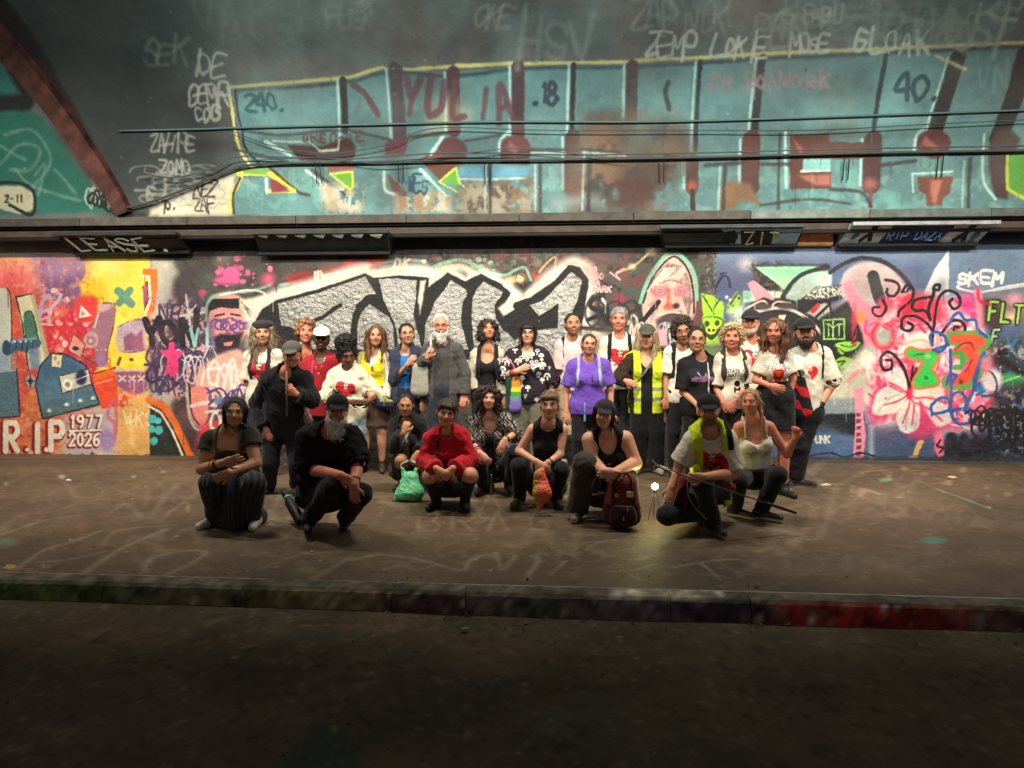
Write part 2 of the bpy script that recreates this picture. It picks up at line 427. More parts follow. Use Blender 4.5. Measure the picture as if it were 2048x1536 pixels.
# ------------------------------------------------------------------ lower wall: the paint on it
X0, X1 = -9.0, 8.2
WALL_H = 3.12
def conv_wall(u, v):
    p = on_y(u, v, 0.0); return (p[0] - X0, p[2])
W = Canvas(X1 - X0, WALL_H, .0065, conv_wall, (62, 57, 52), 150.0, 5)
BLK, CRM, WHT = (24, 22, 22), (206, 197, 178), (224, 217, 204)
def flowers():
    f, s, b, t = W.f, W.s, W.b, W.t
    # butterfly lower-left
    f("1745,800 1760,770 1790,760 1830,790 1850,790 1880,800 1900,850 1880,856 1860,870 1840,878 1810,866 1790,830 1760,840 1740,824", (216, 60, 110), 9, .9, sm=True)
    f("1746,812 1760,780 1800,770 1816,790 1800,820 1770,830 1748,828", (228, 222, 206), 2, sm=True); f("1794,830 1812,800 1836,800 1838,850 1820,866 1800,860", (228, 222, 206), 2, sm=True); f("1840,796 1860,792 1892,810 1900,842 1872,850", (230, 214, 206), 3, sm=True); f("1770,750 1790,738 1812,760 1818,786 1786,780", (236, 210, 200), 3, sm=True); f("1822,784 1850,770 1882,776 1884,796 1840,800", (240, 216, 196), 3, sm=True)
    for P in ("1768,810 1796,802 1816,790", "1806,846 1818,812 1820,796", "1824,850 1828,812 1822,796", "1832,806 1860,820 1884,842", "1830,796 1860,796 1890,806", "1776,764 1800,776 1816,788", "1780,772 1804,784"): s(P, 4, (222, 60, 100), 1, .85)
    for P in ("1756,824 1776,800 1800,788", "1812,858 1814,830", "1830,856 1834,826", "1790,745 1808,762"): s(P, 3, (170, 168, 160), 2, .8)
    s("1819,782 1812,748 1796,718 1776,704 1762,716 1766,738 1782,738 1784,722 1772,720", 5, (26, 18, 22)); s("1816,790 1822,764 1826,732", 4, (40, 20, 26)); s("1820,766 1834,736", 4, (40, 20, 26)); b(1819, 788, 6, 12, (222, 40, 80), 4)
    f("1810,680 1830,666 1866,660 1872,690 1840,700 1806,698", (240, 224, 204), 6, .9); s("1804,690 1840,680 1868,690", 4, (226, 150, 150), 2, .7); s("1836,650 1850,664", 5, (214, 46, 90))
    # curling antennae
    for P in ("1864,690 1864,664 1852,646 1828,632 1806,636 1804,656 1818,662 1826,652 1816,645", "1866,662 1874,604 1892,582 1914,588 1920,608 1908,618 1898,606 1904,598", "1860,640 1856,620 1866,590 1868,572 1878,570 1876,580 1866,578", "1880,670 1900,644 1920,642 1930,656 1922,668 1908,664 1908,654 1916,654",
              "1770,560 1790,564 1798,576 1788,592 1774,588 1774,578", "1766,600 1772,616 1762,632 1748,628 1746,616 1758,614", "1804,584 1814,570 1826,580 1822,600 1800,620 1796,632", "1806,582 1812,584 1820,574", "1860,640 1850,622 1830,622", "1860,594 1830,600 1824,616 1834,622"): s(P, 5, (30, 20, 26))
    # green seven, orange three, blue line drawing
    for col, w_ in (((214, 110, 60), 27), ((50, 190, 74), 17)): s("1822,706 1838,712 1866,712 1850,738 1858,750 1866,762 1836,766 1850,744", w_, col, 1, sm=False)
    s("1828,712 1842,708 1860,712", 3, (24, 120, 40)); b(1852, 756, 4, 4, (24, 120, 40), 1); b(1855, 712, 7, 5, (110, 220, 100), 2)
    s("1905,676 1950,676 1968,682 1950,700 1920,704", 28, (90, 160, 70), 1, sm=False); s("1935,706 1956,716 1952,744 1930,764 1898,764", 30, (90, 160, 70), 1, sm=False)
    s("1908,678 1945,678 1962,684 1940,696 1910,706", 18, (240, 84, 54), 1, sm=False); s("1938,700 1950,716 1944,744 1926,758 1902,760", 21, (240, 76, 50), 1, sm=False); s("1910,700 1924,688 1940,686 1948,700", 3, (130, 40, 30)); s("1904,708 1922,706 1924,730 1910,735", 9, (70, 150, 70), 1); s("1930,744 1944,720", 3, (130, 40, 30)); b(1922, 764, 5, 5, (120, 50, 30), 2)
    BLU = (44, 86, 158)
    for P in ("1864,690 1860,672 1870,664 1888,672 1892,690 1880,704 1868,700", "1896,650 1906,632 1918,626 1930,640 1950,640 1956,660 1974,674", "1866,700 1896,690", "1864,830 1862,812 1880,796 1898,800 1896,820 1870,828", "1900,700 1902,790 1900,820 1912,846 1936,846 1940,830 1920,818 1900,824", "1902,790 1920,784 1932,800 1930,816 1946,780 1950,750 1966,706 1970,716", "1892,770 1900,750 1912,752 1900,770", "1954,790 1968,780 1956,768 1950,780", "1864,828 1930,816 1940,822"): s(P, 5.5, BLU)
    s("1946,784 1966,706", 4, (50, 80, 150), sm=False); b(1962, 775, 9, 10, (50, 110, 160), 4); b(1984, 760, 20, 24, (226, 206, 206), 4); s("1968,740 1984,746 1994,770 1986,790 1964,792", 4, (40, 60, 90)); b(1974, 730, 12, 16, (232, 130, 150), 6)
    W.scrawl(1938, 816, 2010, 856, 7, 4, (48, 26, 44), 81); W.scrawl(1950, 820, 2060, 870, 9, 5, (24, 24, 30), 82)
def paint_wall():
    f, s, b, t = W.f, W.s, W.b, W.t
    # ---- dark background band with old paint showing
    W.tex("300,440 1440,440 1440,930 300,930", [(84, 78, 70), (40, 36, 34), (98, 60, 58), (70, 74, 66)], cell=26, seed=11, th=.52)
    # ---- left mural: ground colours
    f("-400,470 300,470 300,920 -400,920", (222, 176, 118))
    f("-400,485 160,495 170,540 120,600 -400,640", (236, 172, 122), 24)
    f("-400,470 120,478 118,506 60,512 -400,515", (172, 166, 146), 8)
    f("60,508 172,512 175,565 150,620 90,650 70,560", (160, 120, 150), 16)
    f("88,560 170,545 170,600 140,640 85,620", (118, 84, 122), 12)
    b(20, 575, 50, 40, (222, 84, 96), 30)
    f("-400,560 40,580 95,600 185,640 230,720 200,800 110,870 -400,900", (205, 84, 66), 14)
    f("60,630 220,600 240,720 190,790 60,740", (196, 44, 58), 12)
    f("60,780 130,760 120,900 40,915 20,850", (214, 116, 70), 10)
    f("175,512 300,512 298,745 230,740 190,640 160,570 172,548", (240, 204, 74), 4)
    f("168,560 205,560 215,600 200,640 160,600", (242, 184, 34), 8)
    f("175,512 245,512 245,545 180,548", (240, 210, 110), 10)
    f("220,690 296,690 296,745 190,745", (244, 206, 62), 4)
    f("232,786 298,780 298,915 180,915 232,880", (228, 170, 98), 8)
    f("128,830 225,815 232,915 128,918", (186, 168, 178), 12)
    W.tex("-400,520 180,520 230,760 120,910 -400,910", [(228, 128, 100), (176, 40, 52), (240, 170, 120)], cell=12, seed=31, th=.60, soft=4, a=.45)
    r = random.Random(4)
    for i in range(34):
        b(r.uniform(98, 180), r.uniform(575, 700), r.uniform(3, 8), r.uniform(3, 8), r.choice([(220, 160, 140), (206, 110, 96), (232, 190, 168)]), 1, .85)
    for i in range(16):
        b(r.uniform(38, 82), r.uniform(690, 900), r.uniform(3, 7), r.uniform(3, 6), r.choice([(236, 150, 110), (200, 70, 50)]), 1, .8)
    # tentacles
    s("80,640 84,610 92,596 100,592", 9, (176, 150, 176)); s("84,625 104,615 116,602 123,590", 7, (186, 160, 186)); s("82,640 98,634 102,630", 6, (186, 160, 186)); s("84,648 106,650", 4, (220, 180, 180))
    # red lamp, warning triangle
    f("152,600 178,590 196,602 190,640 158,642", (216, 62, 54), 4, sm=True); f("163,611 184,632 158,636", (240, 226, 206), 1); f("165,621 174,629 163,631", (190, 120, 110), 1)
    s("190,597 192,596 206,596 208,606", 2, (150, 110, 50), sm=False)
    # purple finger and wrench head
    f("205,607 224,606 231,614 226,660 216,700 214,725 200,732 192,722 188,695 176,690 178,665 186,650", (150, 102, 118), 1, sm=True)
    f("197,610 218,607 222,616 200,624", (196, 160, 160), 3, sm=True); s("198,625 190,655", 3, (220, 180, 176)); s("205,607 224,606 231,614 226,660 216,700 214,725 200,732 192,722", 1.6, (84, 50, 64))
    b(183, 680, 15, 17, (186, 140, 140), 1); b(183, 681, 9, 9, (150, 100, 110), 1); b(182, 682, 4, 4, (206, 160, 150), 1)
    f("148,668 172,690 162,716 136,700", (214, 140, 120), 1); s("148,668 172,690 162,716 136,700 148,668", 1.8, (90, 50, 50), sm=False); b(152, 697, 7, 4.5, (40, 34, 60), 1)
    s("165,712 196,730", 7, (150, 80, 80)); s("165,712 196,730", 1.5, (80, 40, 44)); b(204, 722, 11, 12, (160, 110, 150), 2)
    for q in (196, 204, 212): b(q, 700, 2, 2, (240, 180, 170), 0)
    # grey hand right
    f("235,655 262,641 286,640 289,700 248,704 236,690", (176, 150, 162), 1, sm=True); f("248,672 262,664 270,672 284,660 288,700 250,702", (140, 82, 108), 2); s("235,655 262,641 286,640", 1.6, (80, 60, 66)); s("236,678 248,704 289,700", 1.6, (90, 60, 66))
    f("231,676 245,676 247,702 238,702", (200, 176, 160), 2, sm=True)
    # green cross, yellow marks
    s("236,582 262,608", 17, (88, 140, 118), sm=False); s("260,580 238,606", 15, (88, 140, 118), sm=False); b(248, 628, 7, 6, (236, 186, 40), 2)
    s("241,716 237,728", 6, (110, 80, 50)); b(263, 719, 4, 3, (90, 66, 44), 1); b(262, 732, 7, 5, (238, 186, 20), 2); s("218,716 222,722 216,728", 2, (150, 110, 40))
    # red cup and bowl
    f("186,748 231,736 234,760 238,812 204,818 192,790", (224, 72, 44), 1); f("186,748 231,734 232,750 190,762", (232, 100, 30), 2); s("186,748 231,735", 2, (90, 30, 24)); s("192,768 226,758", 3, (246, 140, 110))
    f("232,742 292,742 294,765 236,765", (150, 90, 104), 1); f("234,764 292,764 286,786 258,786", (150, 84, 120), 3, sm=True); s("232,741 262,739 292,742", 5, (214, 176, 176)); s("292,742 300,770 292,782", 3, (50, 30, 40))
    for q in (245, 264, 283): s([(q - 6, 752), (q + 6, 762)], 3.5, (224, 196, 190), sm=False); s([(q + 6, 752), (q - 6, 762)], 3.5, (224, 196, 190), sm=False)
    W.splat(234, 780, 265, 815, 16, 3, 9, [(226, 84, 66), (236, 120, 80), (220, 70, 70)], 8); s("240,800 246,812 256,806 252,795", 2, (170, 50, 50))
    s("226,800 216,830 230,850 226,890", 7, (206, 100, 140), 2, .8); s("232,800 234,850 230,880", 6, (200, 90, 130), 2, .8); b(214, 880, 16, 22, (164, 136, 176), 4)
    # big blue machine boot
    f("-60,578 14,576 22,600 24,740 -60,748", (196, 196, 180), 2); s("14,576 22,600 24,740", 2, BLK); f("-60,700 24,690 24,742 -60,748", (150, 166, 178), 14)
    f("-60,746 34,738 40,830 -60,842", (84, 112, 122), 1); s("34,738 40,832 -60,842", 3, (26, 40, 66), sm=False); s("-20,746 32,740", 4, (146, 176, 190)); W.splat(6, 755, 26, 830, 8, 1, 2, [(40, 56, 62)], 2)
    f("33,594 64,588 96,715 82,730 58,740 52,700", (214, 204, 168), 1); s("33,594 64,588 96,715", 2, BLK, sm=False); s("33,594 44,640 58,740", 2.5, BLK, sm=False); f("62,590 70,590 100,710 92,722", (176, 160, 120), 2)
    f("47,632 60,622 68,632 80,690 66,706 54,700", (72, 110, 88), 1, sm=True); s("47,632 60,622 68,632 80,690", 1.5, (20, 40, 34)); W.splat(49, 636, 56, 680, 9, .9, 1.4, [(20, 36, 30)], 3)
    f("55,690 80,690 82,735 62,742", (120, 136, 152), 4)
    s("15,700 30,690 46,690 62,686 72,686", 24, (64, 92, 112)); s("15,690 30,682 46,680 62,678 72,676", 5, (120, 160, 176), 2)
    for q in (22, 34, 46, 57, 67): s([(q, 681), (q - 3, 706)], 1.6, (24, 40, 60)); b(q - 4, 683, 2.5, 2, (196, 214, 214), 1)
    b(13, 695, 8, 14, (48, 74, 96), 1)
    f("82,732 104,706 130,708 172,730 182,760 200,808 160,820 84,836 76,800 72,770", (78, 110, 130), 1)
    f("82,732 104,712 150,716 160,740 90,760", (60, 92, 116), 6); f("80,818 198,790 202,812 84,836", (84, 112, 112), 2); s("82,732 104,706 130,708 172,730 182,760 200,808 86,838 72,770 82,732", 2.6, (18, 30, 52), sm=False)
    f("104,707 126,710 124,736 104,734", (210, 196, 160), 1); s("104,707 126,710 124,736 104,734 104,707", 1.4, (60, 50, 40), sm=False); b(112, 716, 3, 4, (150, 130, 100), 0); b(118, 726, 3, 4, (150, 130, 100), 0)
    f("119,752 178,738 184,768 126,787", (196, 190, 176), 1); s("119,752 178,738 184,768 126,787 119,752", 1.6, BLK, sm=False); b(163, 755, 12, 15, (40, 46, 76), 3); b(136, 769, 10, 11, (240, 234, 220), 1); b(136, 769, 5, 5.5, (150, 130, 100), 1); s("146,763 178,750", 2, (230, 226, 220))
    b(62, 762, 10, 13, (164, 166, 160), 1); b(62, 762, 5, 6, (70, 90, 100), 1); s("62,749 62,775", 1.5, BLK); s("52,762 72,762", 1.5, BLK)
    for q, w_ in ((100, 822), (135, 810), (162, 802), (187, 797)): b(q, w_, 5.5, 5.5, (150, 176, 182), 1); b(q - 1, w_ - 1, 2.5, 2.5, (236, 240, 236), 1); s([(q - 5, w_ + 4), (q + 5, w_ + 4)], 1.2, (30, 40, 50))
    # lettering
    for dx, col, w_ in ((-3, (140, 40, 40), 19), (0, (236, 224, 200), 12)):
        for txt, u, v in (("R", 12, 902), ("I", 64, 905), ("P", 103, 900)):
            t(txt, u + dx, v + abs(dx), 56, w_, col, wide=.42, jit=0)
        for u in (55, 94): b(u + dx, 899, 5 + abs(dx), 5 + abs(dx), col, 0)
    for dx, col, w_ in ((-2, (120, 36, 36), 9), (0, (238, 228, 208), 5.4)):
        t("1977", 142 + dx, 855 + abs(dx), 24, w_, col, wide=.45, jit=.01, gap=.33); t("2026", 140 + dx, 891 + abs(dx), 24, w_, col, wide=.45, jit=.01, gap=.22)
        s([(140 + dx, 862 + abs(dx)), (202 + dx, 860 + abs(dx))], w_ * .8, col, sm=False)
    t("WKS", 252, 850, 26, 4, (240, 220, 170), wide=.5, jit=.06, a=.8, hand=True); s("262,852 266,890", 12, (240, 210, 120), 4, .6)
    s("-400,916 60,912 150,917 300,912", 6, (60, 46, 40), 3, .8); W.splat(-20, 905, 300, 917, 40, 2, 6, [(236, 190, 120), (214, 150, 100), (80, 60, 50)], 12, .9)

    # ---- pale patch, orange outline and dark pit
    f("300,515 345,520 358,545 345,580 358,620 330,680 300,700", (186, 178, 160), 6); f("300,700 330,690 352,800 330,840 300,820", (168, 164, 146), 10)
    f("286,538 314,538 314,580 306,640 292,652 290,630 300,590 296,552 284,552", (238, 110, 34), 1); s("284,552 298,552 300,600 289,632", 5, (240, 224, 180), sm=False); f("284,575 294,562 296,600 288,620", (160, 60, 104), 1); s("284,575 294,562 296,600 288,620", 2, BLK, sm=False)
    f("300,802 330,815 384,912 300,914", (40, 44, 40), 1); s("298,800 328,812 352,850 384,918", 15, (236, 106, 30), sm=False); s("298,812 322,826 344,862 368,918", 5, (236, 222, 180), sm=False); s("300,818 316,828 338,866 358,918", 3, BLK, sm=False)
    for u, v, q in ((305, 838, 9), (316, 842, 7), (304, 858, 8), (318, 860, 9), (308, 882, 8)): b(u, v, q, q, (70, 176, 176) if q > 7 else (90, 200, 200), 1)
    b(322, 772, 14, 18, (132, 132, 112), 8); b(318, 780, 7, 9, (90, 66, 110), 4)
    f("345,810 372,760 400,770 398,880 384,900", (52, 42, 38), 6)
    # ---- dark speckle, pink bursts, star tags
    f("352,530 500,470 640,470 620,560 480,600 420,575 370,600", (66, 60, 56), 20, .6)
    W.splat(420, 505, 545, 585, 34, 2, 7, [(240, 92, 140), (226, 60, 118), (240, 120, 160)], 21); b(462, 548, 17, 15, (240, 84, 140), 3); b(452, 560, 22, 9, (236, 80, 136), 6); b(536, 560, 12, 12, (226, 84, 120), 9); b(437, 545, 7, 6, (240, 96, 150), 1)
    s("440,520 470,500 500,480", 15, (170, 160, 146), 14, .7); b(404, 586, 8, 6, (220, 70, 120), 2)
    f("352,560 420,600 410,660 420,760 300,760 300,690 340,640", (70, 58, 70), 14, .75)
    W.tex("296,600 420,600 430,800 300,800", [(190, 170, 164), (70, 52, 88), (206, 150, 150)], cell=12, seed=41, th=.54)
    t("NBS", 318, 640, 32, 4.5, (66, 48, 74), wide=.5, jit=.08, slant=.1, hand=True); s("372,590 380,650", 4, WHT, 1); s("360,632 408,625", 4, WHT, 1); s("364,612 396,640", 3, WHT, 1); s("392,610 366,644", 3, WHT, 1); b(379, 628, 6, 6, WHT, 5)
    t("YON", 292, 690, 46, 13, (30, 26, 34), wide=.55, jit=.04, hand=True); W.scrawl(300, 690, 420, 730, 9, 4.5, (60, 44, 80), 3); W.scrawl(296, 720, 420, 760, 10, 5, (52, 36, 74), 5)
    W.scrawl(300, 740, 430, 790, 12, 4, (76, 56, 96), 6); W.scrawl(330, 700, 425, 770, 9, 3, (222, 210, 210), 7, .9); t("VIB", 382, 692, 34, 7, (150, 204, 196), wide=.42, jit=.02)
    f("320,702 338,700 343,686 349,700 368,702 356,718 360,752 345,740 330,752 334,718", (242, 56, 122), 1, sm=False); s("343,690 346,748", 13, (242, 52, 118))
    # ---- portrait with black hair
    f("420,600 430,590 470,588 500,610 506,640 480,690 455,720 428,690 416,640", (226, 150, 136), 3, sm=True)
    f("414,640 412,610 425,598 480,596 478,618 440,614 420,622", (24, 22, 24), 1); s("412,640 416,605 440,588 500,582 540,570", 6, (130, 172, 150), 2); s("440,590 500,580 530,590 500,610", 4, WHT, 1)
    f("478,600 530,590 536,640 500,680 490,640", (232, 212, 180), 4); 
    for q in (0, 10, 20, 30): s([(482 + q * .6, 604 + q), (500 + q * .3, 622 + q), (510, 640 + q)], 2.5, (70, 54, 50))
    s("430,632 448,628", 4, (50, 30, 34)); s("462,628 480,631", 4, (50, 30, 34)); s("432,642 448,640", 5, (110, 70, 130)); s("464,640 482,643", 5, (110, 70, 130)); s("455,640 453,664 460,666", 2.5, (190, 90, 90)); f("424,676 440,668 470,668 486,664 478,700 456,722 432,704", (28, 22, 26), 4); f("446,686 466,682 462,692 450,692", (214, 120, 120), 1)
    W.scrawl(428, 640, 510, 664, 9, 3.5, (100, 62, 130), 12); f("420,640 428,640 430,700 420,690", (110, 80, 140), 4, .7)
    # figure under it, hands
    f("390,760 420,720 480,700 500,760 480,800 420,812", (228, 168, 142), 4, sm=True); W.scrawl(410, 720, 500, 790, 7, 6, (236, 224, 214), 14); W.scrawl(400, 770, 510, 815, 9, 4.5, (84, 62, 120), 15)
    f("376,780 410,776 416,830 400,856 380,830", (226, 130, 112), 2, sm=True); s("374,775 378,830 396,860 420,846", 5, (148, 186, 160), 1); s("378,770 384,826 398,850", 4, BLK); s("384,812 410,806 430,810", 9, (230, 210, 200), 1); W.scrawl(430, 800, 520, 850, 8, 5, (60, 46, 90), 17); f("400,850 440,840 440,900 390,900", (210, 50, 60), 8); b(436, 800, 8, 8, (90, 130, 150), 4); W.scrawl(420, 820, 500, 860, 5, 6, (220, 214, 210), 19)
    # ---- big silver piece
    halo = "500,690 503,640 515,606 560,582 640,560 725,534 742,544 800,536 850,538 866,546 905,544 932,560 952,548 978,548 1020,575 1048,594 1090,556 1136,524 1160,524 1182,548 1172,640 1166,720 500,720"
    s("560,570 620,555 680,545 740,530 800,520 850,522", 5, (124, 170, 150), 2); f("566,556 600,544 640,545 632,560 580,568", (206, 40, 40), 4); f("640,540 700,528 760,512 772,520 700,545", (190, 60, 54), 9, .8); b(752, 520, 16, 10, (200, 60, 50), 8, .8)
    f("600,570 570,560 590,548 640,540 640,556", (44, 40, 40), 5, .5)
    s("850,548 880,528 920,520 950,530 975,545", 7, (124, 190, 160), 1); s("855,556 885,538 925,534 945,548", 14, (226, 212, 178), 4)
    for u, v, q in ((940, 522, 5), (957, 519, 6), (970, 519, 4), (981, 526, 6), (948, 533, 6), (962, 535, 7), (975, 540, 4), (988, 540, 3)): b(u, v, q, q, (120, 186, 156), 1)
    s("975,545 1010,550 1030,540 1050,536 1062,560", 6, (128, 176, 152), 1); b(1040, 556, 12, 9, (220, 180, 130), 3); s("1030,560 1036,548 1050,556 1046,572", 3, (90, 60, 44)); b(1022, 560, 10, 7, (214, 170, 120), 4)
    f("1062,545 1082,555 1086,570 1074,574", (206, 56, 50), 3); s("1078,545 1092,528 1110,514 1110,534", 4, (232, 180, 110), 1); s("1083,560 1088,552", 3, (232, 180, 110)); b(1000, 510, 12, 7, (180, 70, 64), 7, .8); b(1050, 508, 16, 10, (166, 62, 58), 10, .7); b(700, 523, 14, 7, (200, 70, 70), 6, .7)
    W.tex("850,470 1130,470 1130,540 850,540", [(110, 100, 88), (130, 122, 108)], cell=7, seed=52, th=.58, soft=14, a=.7)
    t("DK", 790, 536, 17, 5, (232, 214, 176), wide=.55, jit=.03, slant=.12, hand=True); b(848, 523, 5, 4, (232, 214, 176), 0); t("IB", 626, 558, 15, 5, (226, 206, 170), wide=.5); b(684, 546, 9, 5, (214, 196, 160), 2)
    f(halo, CRM, 5); s(halo, 15, (226, 218, 200), 8)
    f("512,700 512,640 524,618 552,600 640,577 731,546 748,556 800,550 846,554 858,556 856,575 895,545 930,562 962,548 1000,566 1022,586 1004,618 1016,634 1036,614 1030,604 1062,594 1110,560 1136,530 1160,534 1178,560 1166,640 1160,720 512,720", BLK, 1)
    SIL = (150, 147, 140)
    def si(P): f(P, SIL, .6, metal=1.0)
    si("555,607 640,584 731,552 752,588 732,592 712,612 704,640 704,700 600,700 598,682 594,664 581,655 562,652 557,632")
    s("627,642 646,634 668,618 681,611", 7, BLK); s("705,665 708,640 716,620 732,604 744,596", 8, BLK)
    si("712,700 714,650 722,625 738,608 760,622 778,634 786,650 790,700")
    si("757,558 800,556 834,561 832,600 828,632 838,672 844,700 796,700 792,655 780,628 766,600"); f("852,560 846,600 840,630 836,600 840,562", CRM, 2)
    si("901,560 932,578 935,588 924,612 923,648 937,700 848,700 850,650 868,606 884,585")
    si("967,563 1006,584 1002,594 989,612 992,636 1006,660 1036,680 1040,720 950,720 944,660 942,630 944,596 956,575")
    f("1020,597 1052,584 1095,558 1102,566 1062,590 1034,606 1040,616 1007,633 996,616", CRM, 3)
    si("1143,543 1165,561 1156,600 1146,622 1140,660 1150,720 1040,720 1030,690 1012,668 1036,690 1036,676 1050,650 1078,660 1114,655 1116,608 1077,635 1060,611 1086,600 1110,576")
    f("1116,608 1115,656 1092,656 1066,646 1050,620 1054,607 1064,620 1077,637 1098,626", BLK, 1); s("1034,612 1052,606", 16, BLK); f("1006,634 1032,616 1054,628 1044,648 1030,682 1012,660", BLK, 1)
    s("1158,655 1200,660 1250,664", 8, BLK, sm=False); f("1150,660 1280,664 1280,720 1150,720", (176, 160, 140), 8, .7)
    # ---- right of the silver piece: dark, little script, shouting face
    for i, w_ in enumerate(("DO", "ZBO", "WA", "DARK")): t(w_, 1176 + i * 3, 545 + i * 13, 11, 3, (226, 180, 176), wide=.6, gap=.3, slant=.1)
    s("1236,545 1270,530 1295,508 1306,498", 4, (222, 186, 130), 2); b(1264, 533, 7, 5, (236, 210, 150), 4); b(1302, 503, 9, 7, (214, 186, 140), 6); s("1300,490 1304,500", 2, (200, 170, 130), 1); b(1236, 600, 12, 8, (160, 46, 70), 8); s("1220,545 1240,560 1232,548 1246,538", 3, (226, 180, 176))
    s("1224,635 1205,625 1180,612 1190,596 1210,606 1214,622", 9, BLK); s("1175,640 1200,632 1224,648 1260,650", 8, BLK); b(1206, 606, 8, 6, (120, 124, 110), 3); s("1205,598 1212,612", 5, (206, 206, 186), 1); W.scrawl(1180, 600, 1290, 660, 7, 5, (40, 36, 40), 23, .8); f("1262,650 1275,650 1270,690 1258,690", (196, 50, 50), 2); W.scrawl(1258, 630, 1290, 690, 4, 4, (196, 190, 176), 24)
    f("1284,600 1300,555 1330,514 1356,510 1384,545 1392,590 1386,640 1360,660 1330,690 1300,680 1288,640", (214, 172, 156), 2, sm=True)
    s("1280,605 1296,560 1326,516 1350,505 1378,528 1392,562 1394,600", 7, (120, 178, 150), 1); s("1286,606 1302,562 1330,524 1352,514 1376,540 1386,580 1388,625", 4, (44, 36, 40))
    for q in range(7): s([(1292 + q * 9, 585 - q * 6), (1312 + q * 7, 553 - q * 2), (1338 + q * 4, 526 + q)], 2.2, (90, 70, 70)); s([(1372 - q * 3, 546 + q * 3), (1380 - q * 2, 572 + q * 5), (1383 - q, 605 + q * 5)], 2, (110, 84, 84), a=.8)
    for q in range(5): s([(1296 + q * 9, 582 - q * 6), (1330 + q * 5, 536)], 3, (236, 214, 184))
    s("1322,566 1344,560 1374,572", 3, (150, 84, 84)); f("1300,580 1318,572 1336,574 1334,590 1312,594", (206, 100, 104), 5, sm=True); f("1350,576 1366,572 1374,582 1364,592 1350,590", (206, 96, 104), 5, sm=True)
    for u in (1321, 1359): b(u, 582, 8, 7, (240, 140, 150), 1); b(u, 582, 4, 4, (190, 40, 70), 1); b(u, 582, 1.6, 1.6, WHT, 0)
    s("1338,580 1336,606 1330,616 1346,616 1354,608", 6, (208, 92, 72), 3); b(1340, 612, 11, 5, (190, 84, 72), 3); s("1300,610 1316,602 1302,640", 5, (160, 100, 120), 3, .7); s("1317,604 1288,640", 9, BLK, sm=False); f("1312,640 1330,626 1362,622 1372,650 1350,690 1316,690", (60, 44, 50), 4, .9); s("1320,630 1340,624 1360,626", 4, (220, 186, 160), 1); W.scrawl(1320, 640, 1390, 690, 10, 2.2, (186, 190, 190), 28); f("1312,660 1330,656 1336,690 1316,694", (220, 150, 160), 3); b(1352, 612, 7, 6, (40, 40, 54), 2)
    # ---- right: night-blue mural
    f("1428,490 2300,470 2300,930 1428,930", (84, 98, 128), 3); f("1428,490 2300,478 2300,540 1700,520 1428,520", (120, 134, 158), 14, .8); f("1850,500 2300,480 2300,600 1880,600", (104, 124, 146), 26, .9); f("1428,545 1520,540 1520,600 1428,600", (80, 88, 124), 16); b(1492, 528, 12, 10, (196, 190, 178), 12)
    W.tex("1408,500 1434,500 1434,640 1408,640", [(120, 112, 100), (60, 56, 52)], cell=4, seed=61, th=.5, soft=3)
    s("1430,580 1438,562 1446,552 1456,556 1460,574", 4, (34, 36, 50)); s("1446,552 1440,548 1452,546", 3, (34, 36, 50))
    f("1502,528 1660,528 1660,610 1590,640 1500,610 1510,560", (48, 42, 40), 2); W.tex("1500,528 1600,528 1580,605 1510,610", [(84, 74, 66), (34, 30, 30)], cell=6, seed=63, th=.5)
    f("1510,534 1648,533 1570,582", (176, 214, 176), 1); f("1510,534 1648,533 1610,556 1540,552", (124, 196, 148), 6, .7); f("1486,582 1566,582 1566,596 1486,606", (206, 216, 186), 2); f("1486,582 1506,582 1500,602 1486,602", (124, 190, 160), 4)
    f("1492,566 1506,561 1524,572 1550,600 1512,602", (236, 144, 156), 1)
    f("1572,590 1590,562 1620,544 1664,540 1664,572 1620,580 1600,606 1570,606", (170, 196, 180), 2); s("1564,594 1584,566 1606,548 1650,534", 8, (38, 40, 42), sm=True); b(1648, 560, 12, 14, (206, 214, 186), 2); b(1610, 578, 15, 13, (186, 200, 172), 4); s("1574,590 1600,582", 3, WHT, 2)
    f("1604,596 1632,574 1680,570 1690,596 1640,604 1600,606", (50, 44, 42), 2); W.tex("1606,590 1640,574 1690,574 1694,596 1606,600", [(226, 220, 200), (240, 236, 220)], cell=2.6, seed=66, th=.55, soft=4, amp=3); s("1598,604 1650,602 1680,594", 9, (34, 28, 36), 2)
    f("1684,590 1690,545 1730,524 1780,536 1822,590 1830,640 1740,640", (196, 170, 166), 3, sm=True); f("1690,570 1720,552 1780,570 1790,620 1720,600", (160, 134, 134), 16, .8, sm=True); s("1660,545 1690,526 1730,516 1776,528 1812,560 1840,606", 8, (46, 44, 46)); f("1694,600 1720,590 1760,600 1750,650 1700,640", (170, 164, 160), 12, sm=True)
    f("1846,590 1868,540 1896,500 1898,590", (226, 222, 210), 1); f("1852,590 1880,556 1894,560 1896,596", (120, 130, 150), 12, .8)
    s("1746,552 1754,580 1760,600", 22, (44, 44, 46), 1)
    # black cartoon wings above heads
    f("1488,640 1504,606 1528,594 1548,604 1566,596 1590,602 1640,640 1680,700 1660,760 1500,720", (34, 32, 34), 2); s("1490,618 1524,602 1536,612 1540,618 1552,604 1580,606", 4, (226, 204, 180)); s("1508,624 1560,616 1600,628 1640,664 1680,740", 6, (226, 208, 186)); b(1526, 613, 16, 7, (74, 58, 58), 3); b(1574, 612, 20, 7, (74, 58, 58), 3); f("1556,630 1572,630 1566,644 1558,642", (220, 208, 176), 1); f("1478,640 1486,628 1482,660 1466,664", CRM, 2)
